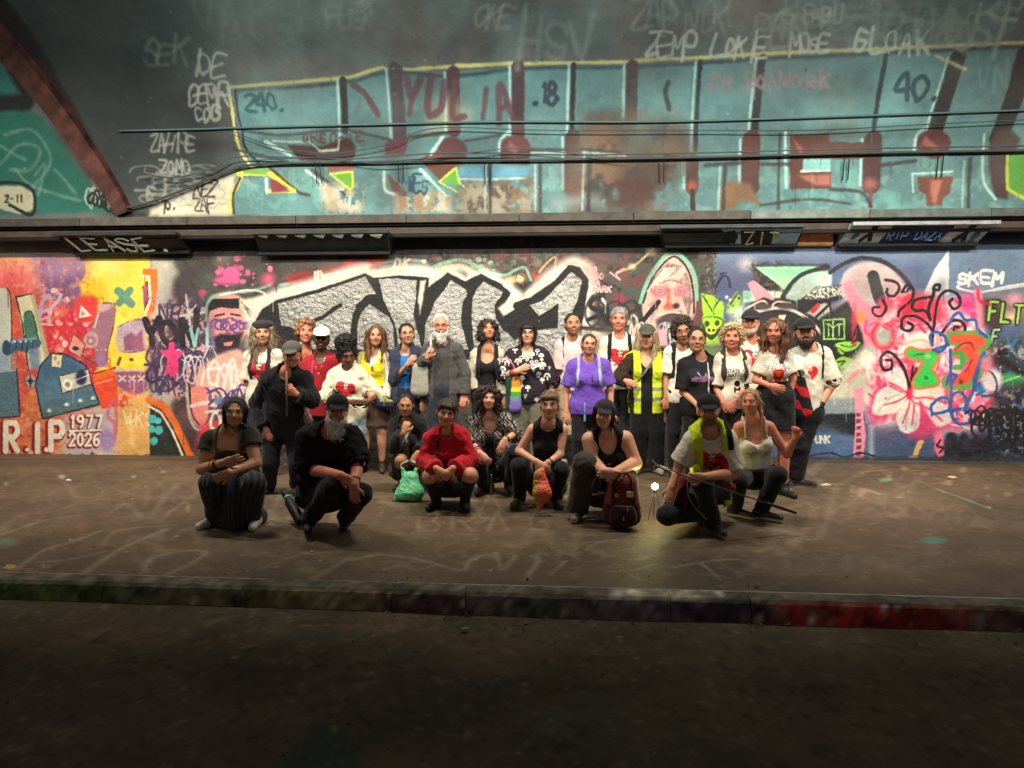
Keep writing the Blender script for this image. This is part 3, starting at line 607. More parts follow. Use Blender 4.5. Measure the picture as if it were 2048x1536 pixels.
    f("1612,626 1648,606 1664,610 1664,640 1640,640", (190, 184, 170), 2); s("1626,622 1636,610", 9, (200, 50, 56), sm=False); s("1632,634 1660,608", 5, BLK, sm=False); s("1660,606 1664,636", 4, BLK); b(1690, 620, 20, 16, (150, 140, 136), 6); b(1682, 622, 12, 7, (220, 130, 50), 2)
    # green leafy character
    f("1402,586 1422,590 1448,606 1446,634 1450,650 1440,690 1424,694 1402,680 1402,646 1406,630", (156, 206, 50), 1, sm=False); s("1406,592 1420,615 1428,628", 3, (40, 60, 24)); s("1440,598 1428,615 1426,624", 3, (40, 60, 24)); f("1404,640 1424,632 1446,640 1444,664 1424,684 1406,664", (44, 56, 30), 2, sm=True); f("1406,640 1424,634 1444,642 1436,658 1414,658", (176, 226, 50), 2, sm=True); b(1414, 648, 5, 6, (56, 70, 30), 1); b(1434, 646, 5, 6, (56, 70, 30), 1); b(1422, 660, 11, 8, (196, 230, 70), 1); b(1418, 660, 3, 3, (50, 60, 30), 0); b(1427, 660, 3, 3, (50, 60, 30), 0); s("1408,670 1424,682 1440,668", 3, (180, 220, 80)); s("1402,690 1430,688 1450,684", 4, (150, 180, 80)); f("1454,610 1474,582 1484,600 1470,626 1456,626", (150, 196, 60), 3); s("1460,610 1474,588", 3, (44, 50, 40)); f("1456,624 1486,606 1490,632 1470,640", (206, 226, 190), 6, .9); W.splat(1452, 586, 1490, 630, 14, 1.5, 4, [(60, 64, 54), (220, 226, 210)], 71); f("1400,690 1450,690 1450,740 1400,740", (96, 110, 70), 6)
    # leaves and monogram
    f("1640,636 1700,600 1716,650 1740,680 1738,730 1690,760 1660,800 1640,720", (28, 28, 28), 3)
    for P in ("1672,686 1690,682 1722,684 1708,700 1688,704 1672,696", "1668,722 1684,712 1706,718 1704,730 1686,738 1668,732", "1680,738 1686,748 1678,770 1670,768", "1672,694 1682,700 1690,708 1682,710"): f(P, (136, 192, 66), 1, sm=True); s(P, 2, (28, 34, 20))
    s("1682,690 1700,694 1712,690", 2.5, (26, 34, 20)); s("1676,724 1690,722 1682,730", 2.5, (26, 34, 20)); s("1672,770 1680,790 1684,770", 4, (80, 120, 50))
    s("1647,640 1688,638 1689,678 1648,678 1647,640", 3.5, (130, 196, 90), sm=False); s("1652,648 1658,648 1666,656 1666,674", 2.5, (160, 210, 110), sm=False); s("1666,656 1676,648 1684,648", 2.5, (160, 210, 110), sm=False); s("1657,648 1657,672", 2.5, (160, 210, 110), sm=False); s("1678,650 1678,672", 2.5, (160, 210, 110), sm=False); s("1666,642 1666,656", 2.5, (160, 210, 110), sm=False)
    f("1640,780 1730,690 1760,700 1756,780 1720,820 1640,828", (188, 184, 160), 8); s("1700,760 1716,744 1730,740", 8, (222, 130, 140), 3); b(1736, 722, 14, 12, (220, 216, 196), 5); s("1738,696 1752,708", 8, (130, 176, 150), 2)
    f("1610,800 1716,796 1712,830 1610,832", (128, 136, 140), 4); f("1606,830 1730,826 1730,870 1606,874", (26, 28, 36), 2); f("1600,846 1700,874 1712,918 1600,920", (70, 96, 136), 8); s("1600,858 1640,850 1700,880", 10, (96, 120, 150), 10, .5)
    t("PUNK", 1622, 886, 14, 3.4, WHT, wide=.55, jit=.02, gap=.16)
    # pink sprays, flowers
    f("1684,566 1700,560 1716,590 1740,610 1770,620 1800,650 1760,700 1730,690 1716,640 1700,610", (238, 130, 146), 3); b(1722, 634, 10, 12, (236, 130, 60), 5); f("1702,640 1708,600 1716,640 1714,690 1704,690", (200, 40, 60), 3, .8); s("1704,680 1716,650 1714,676 1704,686", 3, BLK)
    f("1768,616 1800,590 1860,590 1930,600 1960,650 1970,730 2000,780 1980,850 1900,866 1830,850 1760,860 1730,820 1740,780 1756,700", (232, 190, 190), 16, .95)
    W.tex("1760,600 1960,600 2000,800 1940,860 1740,840", [(236, 84, 130), (240, 226, 216), (226, 60, 96)], cell=15, seed=77, th=.52, a=.9); f("1790,590 1850,588 1880,600 1900,640 1800,650", (232, 50, 80), 9, .9); b(1820, 600, 16, 12, (232, 44, 54), 3); f("1795,610 1850,600 1846,620 1806,632", (206, 36, 56), 3); b(1935, 610, 20, 20, (216, 60, 130), 10, .9)
    b(1766, 672, 25, 27, (214, 44, 56), 2); b(1767, 672, 18, 20, (176, 168, 160), 5); b(1772, 610, 17, 16, (190, 60, 70), 6, .8); 
    flowers()
    # pale tag, flat letters far right
    t("SKEM", 1916, 566, 22, 5.5, (226, 224, 214), wide=.75, gap=.34, jit=.03, slant=.1, sm=True, hand=True); s("1924,566 1916,576 1960,584 2010,574 2060,566", 4.5, (216, 216, 206)); s("1985,582 2060,570", 3, (206, 206, 200))
    s("1955,585 1962,620 1960,650", 15, (238, 134, 150), 2); f("1970,590 2100,584 2100,640 1970,640", (150, 108, 108), 12, .8); f("1966,600 1990,596 2010,640 1990,664 1968,650", (66, 44, 44), 6, .9); b(2030, 600, 16, 12, (210, 150, 160), 8); b(2024, 634, 12, 10, (226, 200, 140), 8)
    for col, w_ in (((34, 42, 24), 11), ((156, 196, 84), 5)): t("FLT", 1976, 640, 36, w_, col, wide=.42, gap=.28, jit=.03, slant=.15, rise=.14, sm=False)
    for col, w_ in (((30, 40, 36), 10), ((176, 200, 150), 4)): t("F", 1982, 686, 26, w_, col, wide=.42, slant=.2, jit=.02)
    f("1975,690 2100,660 2100,760 1980,760", (58, 62, 60), 14, .9); t("KO", 2016, 712, 34, 6, (60, 110, 150), wide=.5, jit=.05); b(2046, 705, 10, 16, (150, 180, 180), 4, .7); W.tex("1980,690 2200,680 2200,790 1985,790", [(40, 80, 120), (30, 28, 34), (200, 160, 140)], cell=11, seed=91, th=.55)
    f("1996,752 2030,745 2060,764 2030,776 1998,768", (60, 160, 80), 6); s("2004,764 2040,752", 3, (180, 230, 160)); s("1980,730 2000,720 2030,736", 15, (40, 30, 34), 3); 
    f("1980,770 2300,760 2300,920 1870,924 1900,880 1990,860", (34, 38, 52), 14); W.tex("1990,780 2300,780 2300,910 1990,910", [(60, 90, 130), (22, 22, 26), (130, 130, 116)], cell=10, seed=95, th=.58); W.splat(1870, 872, 2100, 918, 60, 5, 14, [(22, 22, 26), (28, 30, 40)], 96, .9, 3)
    W.scrawl(1985, 810, 2100, 880, 9, 6, (18, 18, 20), 97); W.scrawl(1990, 830, 2100, 860, 8, 3, (150, 150, 136), 98, .7)
    # pink posts with print, white edge, cable stencil, bone
    f("1708,776 1726,776 1728,830 1732,870 1726,918 1706,918 1712,830", (236, 140, 160), 1)
    for i in range(7): v = 826 + i * 13; f([(1713, v), (1722 + (i % 3), v - 1), (1722, v + 7), (1713, v + 8)], (70, 40, 60), 1, .8)
    f("1740,855 1748,855 1748,920 1740,920", (206, 206, 196), 5); f("1748,860 1866,850 1866,920 1748,920", (60, 76, 108), 12, .8)
    f("1870,862 1884,860 1888,910 1876,916 1868,900", (232, 110, 140), 2); s("1880,880 1874,892 1886,896 1878,906", 4, (40, 30, 34)); s("1840,886 1832,906", 10, (226, 176, 110), 1); b(1842, 884, 6, 4, (232, 186, 120), 1); b(1826, 914, 10, 3, (220, 176, 120), 2)
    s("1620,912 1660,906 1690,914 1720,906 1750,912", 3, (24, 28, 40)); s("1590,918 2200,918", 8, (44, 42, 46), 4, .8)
    # denser layers on the right-hand flowers
    r = random.Random(55)
    for i in range(70):
        u0, v0 = r.uniform(1735, 1985), r.uniform(600, 860); L_ = r.uniform(14, 46); q = r.uniform(0, 6.3)
        s([(u0, v0), (u0 + L_ * .5 * math.cos(q) + r.uniform(-6, 6), v0 + L_ * .5 * math.sin(q)), (u0 + L_ * math.cos(q + .5), v0 + L_ * math.sin(q + .5))], r.uniform(2.5, 7), r.choice([(226, 54, 100), (238, 118, 150), (240, 224, 212), (196, 30, 60), (236, 84, 110), (250, 232, 220)]), r.choice([0, 1, 3]), r.uniform(.45, .85))
    flowers()
    W.fog(300, 520, 540, 900, 40, [(190, 170, 180), (60, 46, 70), (230, 140, 130), (40, 36, 38)], 61); W.fog(1400, 500, 1720, 900, 30, [(60, 60, 70), (150, 160, 170), (40, 40, 44), (170, 130, 130)], 62, a=.2); W.fog(1740, 560, 2100, 900, 46, [(226, 90, 130), (240, 220, 210), (60, 60, 90), (236, 130, 150)], 63, 8, 26, .22); W.fog(560, 490, 1300, 560, 26, [(110, 96, 86), (60, 50, 48), (150, 70, 66)], 64, 10, 30, .3); W.fog(-40, 500, 300, 905, 36, [(240, 170, 120), (190, 60, 60), (236, 200, 120), (150, 110, 140)], 65, 6, 22, .07)
    W.drips(-60, 520, 2080, 880, 420, 66); W.drips(1180, 560, 1760, 780, 60, 67, (10, 30), (1, 2))
    W.splat(-60, 500, 2080, 905, 700, .5, 1.3, [(230, 224, 214), (30, 28, 30), (226, 80, 120), (90, 160, 140), (226, 190, 80)], 68, .5, 0)
    # dark line at the wall foot, dirt specks, painted shade under the ledge
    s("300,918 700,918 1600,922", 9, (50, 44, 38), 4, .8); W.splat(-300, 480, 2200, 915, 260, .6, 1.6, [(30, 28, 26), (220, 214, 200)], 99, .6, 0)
    f("-300,440 2300,430 2300,470 1500,486 1300,500 800,515 380,515 -300,482", (40, 36, 34), 14, .55)  # ledge's shade painted as a dark band along the wall top
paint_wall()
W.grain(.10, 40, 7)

# ------------------------------------------------------------------ lower wall: the body
def noise_disp(A, B, amp, seed):
    r = np.random.RandomState(seed); out = np.zeros(A.shape)
    for f0, a0 in ((1.1, 1), (2.7, .6), (6.3, .35), (14, .2)):
        for _ in range(3):
            q = r.uniform(0, 2 * math.pi); ph = r.uniform(0, 6)
            out += a0 * np.sin(f0 * (A * math.cos(q) + B * math.sin(q)) + ph) / 3
    return amp * out
def sheet(name, P, uvs, mat, parent=None):
    """P (ny, nx, 3) grid"""
    ny, nx = P.shape[:2]
    idx = np.arange(ny * nx).reshape(ny, nx)
    F = np.stack([idx[:-1, :-1], idx[:-1, 1:], idx[1:, 1:], idx[1:, :-1]], -1).reshape(-1, 4)
    return mesh_np(name, P.reshape(-1, 3), F, mat, parent, uv=uvs.reshape(-1, 2))
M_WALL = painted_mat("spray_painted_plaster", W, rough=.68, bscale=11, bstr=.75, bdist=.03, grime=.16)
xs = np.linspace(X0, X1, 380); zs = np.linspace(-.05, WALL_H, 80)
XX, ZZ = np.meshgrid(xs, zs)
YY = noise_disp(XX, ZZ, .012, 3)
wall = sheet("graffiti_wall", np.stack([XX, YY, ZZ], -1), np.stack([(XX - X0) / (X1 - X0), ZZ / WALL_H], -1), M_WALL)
tag(wall, "long lower tunnel wall covered in spray painted murals, silver letters in its middle", "wall")

# ------------------------------------------------------------------ vault above: profile, paint, body
SP_Y, SP_Z, V_A, V_B = -.40, 3.15, 5.0, 4.6
NPF = 160
th = np.linspace(0, math.pi * .60, NPF)
PROF = np.stack([SP_Y - V_A * (1 - np.cos(th)), SP_Z + V_B * np.sin(th)], 1)
SEG = np.r_[0, np.cumsum(np.linalg.norm(np.diff(PROF, axis=0), axis=1))]
def on_vault(u, v):
    """first crossing of a sight line with the vault profile -> (x, s)"""
    d = ray(u, v)
    t = (PROF[:, 0] - CO[1]) / d[1]; zz = CO[2] + d[2] * t - PROF[:, 1]
    k = np.where((zz[:-1] <= 0) != (zz[1:] <= 0))[0]
    if len(k) == 0: i, w = (0, 0.0) if zz[0] < 0 else (NPF - 2, 1.0)
    else: i = k[0]; w = zz[i] / (zz[i] - zz[i + 1])
    if len(k) == 0 and zz[0] < 0: 
        tt = t[0]; return CO[0] + d[0] * tt, (CO[2] + d[2] * tt - SP_Z)
    tt = t[i] * (1 - w) + t[i + 1] * w
    return CO[0] + d[0] * tt, SEG[i] * (1 - w) + SEG[i + 1] * w
def vault_pt(x, s, off=0.0):
    s = min(max(s, 0.0), SEG[-1]); y = np.interp(s, SEG, PROF[:, 0]); z = np.interp(s, SEG, PROF[:, 1]); q = np.interp(s, SEG, th)
    n = np.array([0, -math.cos(q) / V_A, -math.sin(q) / V_B]); n /= np.linalg.norm(n)
    return np.array([x, y, z]) + n * off
V_S = 4.2
def conv_vault(u, v):
    x, s = on_vault(u, v); return (x - X0, s)
VC = Canvas(X1 - X0, V_S, .0095, conv_vault, (86, 96, 94), 158.0, 15, wob=.014)  # grey lifted overall to stand in for veiling glare at the crown
def paint_vault():
    f, s, b, t = VC.f, VC.s, VC.b, VC.t
    VC.tex("-300,-80 2300,-80 2300,430 -300,430", [(98, 106, 104), (66, 72, 72), (92, 86, 80)], cell=70, seed=3, th=.50, amp=.4)
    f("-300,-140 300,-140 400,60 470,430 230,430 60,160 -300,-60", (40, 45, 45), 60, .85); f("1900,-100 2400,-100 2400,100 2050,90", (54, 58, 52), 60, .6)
    TEA = (88, 124, 124); BRN = (74, 50, 48); DK = (40, 40, 44)
    # far left green field beyond the rib
    f("-400,30 0,200 80,232 150,330 215,424 -400,434", (32, 92, 80), 4); f("-400,140 20,140 70,205 60,222 -400,225", (26, 28, 28), 4); f("-400,60 0,120 40,190 -400,200", (40, 96, 90), 6)
    for P in ("0,330 40,290 80,300 60,340 20,340", "10,270 60,260 90,290 100,330 60,380", "30,340 60,370 120,390 160,400", "70,350 90,330 76,390", "110,340 130,360 150,385", "-20,280 30,310 50,320"): s(P, 5, (120, 140, 128), 3, .65)
    f("-60,372 40,372 68,388 66,420 40,428 -60,404", (170, 166, 140), 2); s("-60,368 30,366 64,380 70,412 60,430 20,410", 6, (24, 28, 26)); t("2-11", 10, 404, 14, 3, (40, 44, 40), wide=.45); s("190,360 220,410", 14, (120, 130, 120), 5, .7); W_ = VC.scrawl; W_(175, 370, 235, 410, 8, 4, (180, 180, 170), 3, .8); W_(180, 380, 230, 420, 6, 5, (22, 24, 24), 4)
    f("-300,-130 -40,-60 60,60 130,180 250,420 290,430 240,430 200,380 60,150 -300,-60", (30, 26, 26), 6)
    # white and teal field
    f("470,352 300,418 300,432 460,432", (196, 186, 160), 5); f("330,410 470,345 466,430 320,430", (206, 198, 170), 8)
    f("462,172 700,158 770,138 905,146 1040,132 1260,128 1650,108 2300,86 2300,432 456,430 462,400 490,360 540,352 500,330 484,300 474,250", TEA, 2)
    VC.tex("470,330 2250,320 2250,425 470,425", [(116, 156, 148), (80, 116, 116), (98, 150, 140)], cell=18, seed=9, th=.55, a=.7); VC.tex("470,160 2250,120 2250,300 470,320", [(76, 108, 112), (98, 130, 128)], cell=30, seed=19, th=.56, a=.6)  # teal lighter near the ledge, duller above: lamp falloff painted in
    s("455,176 560,166 700,156 766,136 786,148 800,142 902,134 908,150 912,132 1036,126 1042,146 1048,128 1258,124 1264,134 1268,122 1650,102 2060,86 2300,72", 6.5, (196, 184, 112), 1.5, sm=False)
    s("470,182 690,166 770,146 905,152 1040,138 1260,134 1650,112 2060,94", 6, (50, 62, 64), 3)
    s("456,176 464,220 470,262 480,300 500,330 528,350", 7, (196, 184, 112), 1); s("470,184 476,230 484,262 490,295 520,330", 5, DK, 1)
    # letter gaps, bars
    def bar(P, w, hl=True, c=DK):
        if hl: s([(u - w * .5 - 5, v) for u, v in parse(P)], 5, (168, 206, 200), 1.5, .9)
        s(P, w, c, 1.5)
    bar("686,162 690,262", 13); bar("790,140 800,280", 26, c=(70, 50, 56)); bar("906,146 908,262", 24, c=(70, 50, 56)); bar("1036,134 1036,270", 24, c=(72, 52, 58)); bar("1147,130 1143,268", 9); bar("1264,132 1262,250", 22, c=(64, 48, 50)); bar("1400,124 1390,300", 8); bar("1524,118 1508,270", 14); bar("1772,112 1745,268", 8, False); bar("1915,116 1892,190 1868,270", 28, c=(48, 40, 40)); bar("2052,110 2030,190 1996,280", 34, False, (38, 34, 34))
    bar("1145,276 1145,378", 30, c=BRN); bar("1502,280 1500,375", 34, c=(84, 54, 50)); bar("1746,280 1742,370", 34, c=BRN); bar("1384,320 1384,375", 24, c=BRN); b(1145, 372, 13, 14, (140, 84, 70), 5); b(1740, 368, 14, 12, (140, 84, 84), 6); b(1384, 372, 10, 12, (150, 80, 62), 5); s("1384,380 1386,425", 9, (52, 44, 44)); s("1740,385 1740,412", 8, (100, 70, 70))
    f("574,290 640,292 686,280 690,300 690,322 600,322", BRN, 2, sm=False); b(692, 300, 20, 24, BRN, 2); s("531,284 580,310", 8, (176, 208, 200), 1.5, sm=False); s("545,282 620,284 640,302 676,300 680,262", 4, (170, 206, 200), 1.5, sm=False)
    f("770,290 790,280 820,275 806,310 772,310", (110, 56, 66), 2); b(904, 302, 30, 28, (88, 56, 58), 2); f("840,320 876,300 930,330 880,362", (96, 62, 50), 2); s("862,308 886,272", 7, (170, 206, 200), 2); b(1030, 298, 31, 28, (92, 58, 58), 2); f("1000,300 1060,300 1058,328 1002,326", (70, 46, 48), 2); s("998,300 1000,280 1016,264", 5, (180, 214, 208), 2); f("1018,280 1036,296 1030,306 1014,296", (130, 80, 84), 3)
    f("1580,272 1656,268 1658,285 1732,286 1732,318 1606,318 1604,344 1662,346 1662,378 1580,380", (88, 56, 50), 1); f("1606,320 1660,320 1660,340 1606,342", (124, 180, 172), 1); f("1596,352 1660,350 1660,372 1630,372", (160, 96, 82), 3); f("1584,276 1606,300 1600,310", (150, 90, 80), 3); s("1570,266 1572,376", 5, (176, 212, 204), 1.5); s("1602,344 1658,342", 4, (196, 220, 210), 1)
    b(1866, 288, 34, 30, (88, 56, 54), 2); s("1828,300 1832,272 1846,258", 5, (176, 212, 204), 1.5); f("1850,270 1876,296 1868,300 1842,290", (150, 90, 80), 3); f("1834,354 1906,354 1900,386 1886,396 1884,412 1852,412 1850,390 1838,382", (110, 66, 56), 1.5, sm=False); s("1826,384 1824,348 1904,344", 4, (186, 216, 206), 1.5, sm=False); f("1860,360 1884,360 1872,410 1862,404", (164, 104, 84), 3)
    f("1990,262 2020,258 2040,280 2020,330 2014,400 1990,396 1978,350 1976,300", (70, 50, 46), 3); s("1968,270 1966,360 1990,400", 5, (176, 212, 204), 1.5); f("2014,314 2100,300 2100,410 2014,382", (84, 150, 50), 1); s("2014,312 2014,380 2060,404", 6, (190, 200, 60), 1.5, sm=False)
    # lower-left lettering: yellow and green outlines
    s("474,348 540,346 566,358 590,380 540,382", 9, (214, 196, 60), 1, sm=False); s("484,346 470,380 462,390 460,426", 9, (204, 190, 90), 1); f("484,336 540,336 536,350 486,348", (110, 150, 70), 1.5); f("540,360 556,360 580,382 542,386", (124, 54, 60), 2); s("480,356 466,392 468,428", 5, (60, 50, 40), 1); s("540,336 600,386 618,390", 6, (66, 54, 40), 1.5, sm=False); s("536,348 590,380", 5, (220, 204, 70), 1, sm=False)
    f("660,348 704,344 708,372 700,380", (100, 160, 60), 1); s("660,348 704,344 706,374 700,380 660,348", 4.5, (210, 204, 70), .8, sm=False); f("650,330 708,326 704,342 656,342", (150, 80, 70), 2); s("612,340 660,380 700,392 698,410", 5, (196, 222, 212), 1.5, sm=False); s("624,340 690,390", 6, (84, 66, 60), 1.5, sm=False)
    f("880,365 914,332 922,372", (100, 160, 60), 1); s("878,364 912,334 918,364 930,376 918,386 878,364", 4, (206, 206, 80), .8, sm=False); f("774,350 814,384 812,400 788,398", (100, 66, 58), 2); s("768,346 770,380 788,390", 6, (196, 222, 212), 1.5); s("840,340 890,390", 6, (196, 222, 212), 2, .8)
    s("532,358 534,386", 5, (200, 222, 212), 1.5, sm=False); s("920,358 1050,356", 4, (186, 214, 222), 1.5); f("915,330 1060,334 1056,352 918,354", (92, 146, 170), 4)
    # grunge where render has come off, then a painted glare patch
    VC.tex("1180,240 1340,230 1380,300 1300,430 1150,430 1140,330", [(74, 62, 56), (60, 56, 52), (110, 84, 66)], cell=26, seed=29, th=.40, soft=26, a=.95); f("1230,250 1300,246 1320,330 1290,420 1220,420 1240,330", (70, 60, 56), 18, .75); f("1230,360 1300,356 1310,400 1240,410", (80, 52, 46), 6, .8)
    VC.tex("930,366 1060,360 1070,425 900,428", [(124, 100, 76), (90, 78, 66), (150, 140, 122)], cell=14, seed=33, th=.42, soft=12); VC.tex("640,370 730,370 720,425 650,425", [(170, 150, 120), (190, 180, 160)], cell=10, seed=37, th=.5, soft=10); VC.tex("790,390 900,380 900,426 790,426", [(180, 176, 156), (160, 130, 100)], cell=10, seed=38, th=.46, soft=8); s("660,380 656,400", 12, (180, 160, 130), 4); f("1440,372 1460,360 1500,370 1520,412 1480,400 1470,415 1440,420", (120, 92, 66), 5); f("1100,396 1200,388 1210,415 1100,418", (130, 140, 136), 10, .7)
    f("848,210 900,190 940,220 944,240 900,262 850,270", (190, 174, 130), 12, .5)  # soft pale spot: a light reflection painted on the vault
    # the blocks join: dark seams, shading and pale edges between the letters
    for P, w_ in (("484,262 560,270 640,262 690,262", 6), ("574,322 470,300", 5), ("700,262 780,282", 5), ("820,276 900,266", 6), ("928,282 1000,270", 5), ("1062,300 1128,300", 7), ("1162,300 1240,306", 6), ("1330,310 1384,318", 7), ("1410,330 1486,326", 7), ("1520,330 1580,330", 6), ("1660,380 1720,384 1742,412", 6), ("1764,330 1830,322", 7), ("1900,310 1976,308", 7), ("1520,412 1620,400 1700,408", 5), ("1080,330 1080,424", 7), ("980,330 980,424", 7), ("1180,300 1176,424", 8), ("1450,330 1446,420", 7), ("1560,270 1556,424", 5), ("1940,320 1936,420", 7)): s(P, w_, (54, 46, 48), 2, .8)
    for P in ("1070,330 1070,420", "970,332 970,420", "1168,306 1164,420", "1440,334 1436,418", "1928,324 1924,416", "1130,306 1062,306", "1250,312 1164,306"): s(P, 4, (170, 204, 196), 1.5, .7)
    VC.fog(460, 130, 2080, 425, 90, [(60, 70, 72), (80, 60, 58), (120, 156, 150), (54, 50, 48)], 71, 14, 50, .28); VC.fog(200, -40, 2080, 140, 60, [(60, 68, 68), (110, 118, 114), (84, 70, 66)], 72, 30, 90, .25)
    VC.drips(460, 140, 2080, 400, 260, 73, (8, 46), (.8, 2.4), .7)
    # handstyles
    t("240.", 492, 220, 32, 6, (50, 84, 88), wide=.55, gap=.14, slant=-.1, jit=.05, soft=1.5, hand=True); s("706,172 730,190 756,232", 12, (84, 62, 66), 2, .9); s("712,235 722,190", 6, (86, 100, 104), 2, .6)
    t("YULIA", 806, 232, 58, 12, (92, 62, 70), wide=.42, gap=.52, jit=.03, soft=2, a=.85, hand=True); t(".18", 1062, 208, 38, 7, (48, 58, 70), wide=.48, gap=.12, jit=.02, soft=1.5, hand=True)
    t("40.", 1790, 198, 44, 8, (52, 72, 76), wide=.6, gap=.12, slant=.1, jit=.04, soft=1.5, hand=True); t("GREC-BE", 606, 284, 16, 4, (84, 60, 60), wide=.6, gap=.5, jit=.06, a=.8, hand=True)
    s("1336,165 1330,185 1338,216", 9, (60, 66, 66), 2); t("WES", 816, 386, 30, 4, (40, 60, 80), wide=.36, gap=.1, slant=.1, jit=.1, sm=True, hand=True)
    PAL = (158, 160, 152)
    for txt, u, v, h, w_, gp_ in (("ZEMP", 1292, 112, 44, 5.5, .12), ("LOKIE", 1422, 112, 40, 5.5, .14), ("MOSE", 1580, 102, 34, 5, .10), ("GLOAK", 1706, 104, 42, 6, .30)): t(txt, u, v, h, w_, PAL, wide=.48, gap=gp_, slant=.12, jit=.06, soft=1.5, a=.85, hand=True)
    t("SABU", 1606, 44, 34, 5, (130, 132, 124), wide=.5, gap=.15, slant=.1, jit=.07, soft=2, a=.75, hand=True); t("JST", 1902, 96, 64, 7, (130, 134, 118), wide=.5, gap=.1, slant=.25, jit=.06, soft=2, a=.7, hand=True)
    t("DR.BONWORK", 1420, 176, 28, 5.5, (128, 108, 110), wide=.6, gap=.32, jit=.06, soft=2, a=.8, hand=True); s("1870,112 1930,140", 5, (170, 166, 120), 2, .8); t("VN", 1950, 176, 50, 6, (96, 128, 126), wide=.5, gap=.3, jit=.05, soft=2, a=.6, hand=True)
    t("HSV", 1040, 118, 78, 9, (112, 122, 116), wide=.5, gap=.22, jit=.05, soft=4, a=.6, hand=True); t("VAKSV", 390, 62, 74, 9, (92, 100, 96), wide=.55, gap=.3, slant=-.1, jit=.06, soft=5, a=.6, hand=True); t("HI", 1420, 46, 40, 6, (104, 110, 104), wide=.5, gap=.3, soft=4, a=.5, hand=True); s("1430,-10 1450,14 1480,6", 6, (100, 108, 102), 4, .5)
    for txt, u, v, h in (("IOE", 382, 152, 38), ("GEMR", 376, 210, 36), ("COG", 392, 242, 26)): t(txt, u, v, h, 5.5, (150, 152, 144), wide=.5, gap=.12, jit=.05, soft=1.5, a=.85, hand=True)
    t("ZAHIRE", 300, 304, 32, 5, (140, 140, 132), wide=.42, gap=.08, slant=.1, jit=.07, soft=1.5, a=.75, hand=True); t("ZOMO", 322, 346, 26, 5, (150, 150, 140), wide=.5, gap=.12, jit=.06, soft=1.5, a=.8, hand=True); t("EI..", 296, 398, 30, 6, (140, 138, 128), wide=.5, jit=.05, soft=2, a=.8, hand=True); VC.scrawl(280, 380, 380, 410, 5, 5, (150, 148, 138), 6, .6, 2)
    t("10.", 324, 418, 18, 4, (50, 40, 36), wide=.5, gap=.15, jit=.04, hand=True); t("NEZ", 386, 392, 26, 3.5, (50, 40, 36), wide=.5, gap=.12, jit=.06, slant=.1, hand=True); t("ZAF", 390, 420, 22, 3.5, (50, 40, 36), wide=.5, gap=.12, jit=.06, hand=True)
    # many faint hands over one another at the crown
    rs = random.Random(91)
    for txt in ("RAZE", "OKE", "SEK", "VANS", "MOK", "TEK", "ZAP", "NUK", "ELK", "KOS", "REM", "DOZ", "FLEK", "ARO", "TES", "LUX"):
        q = rs.random(); u, v = (rs.uniform(1450, 2000), rs.uniform(-10, 110)) if q < .5 else ((rs.uniform(250, 700), rs.uniform(0, 130)) if q < .8 else (rs.uniform(800, 1400), rs.uniform(0, 90)))
        t(txt, u, v, rs.uniform(26, 70), rs.uniform(4, 7), (130, 136, 128), wide=.5, gap=.15, slant=rs.uniform(-.1, .25), soft=rs.uniform(2, 5), a=rs.uniform(.25, .5), hand=True)
    for i in range(9): VC.scrawl(rs.uniform(1500, 1900), rs.uniform(-10, 60), rs.uniform(1900, 2050), rs.uniform(60, 100), 6, 4, (120, 126, 116), 300 + i, .3, 3)
    for i in range(5): VC.scrawl(280 + i * 14, 330 + i * 16, 420 + i * 6, 352 + i * 16, 5, 3.5, (146, 146, 136), 320 + i, .5, 1.5)
    VC.splat(-100, 20, 2150, 425, 200, .7, 2, [(40, 44, 44), (150, 160, 150)], 44, .6, .5)
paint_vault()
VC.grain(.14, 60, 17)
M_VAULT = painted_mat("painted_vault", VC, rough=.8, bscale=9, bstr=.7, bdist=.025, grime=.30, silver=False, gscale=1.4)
xs = np.linspace(X0, X1, 260); ss = np.linspace(0, SEG[-1], 110)
XX, SS = np.meshgrid(xs, ss)
yv = np.interp(SS, SEG, PROF[:, 0]); zv = np.interp(SS, SEG, PROF[:, 1]) + noise_disp(XX, SS, .012, 8)
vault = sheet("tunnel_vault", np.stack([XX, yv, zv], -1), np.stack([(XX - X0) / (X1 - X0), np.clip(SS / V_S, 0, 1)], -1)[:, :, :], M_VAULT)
tag(vault, "dark curved tunnel vault over the ledge, painted with pale blue block letters and tags", "vault")

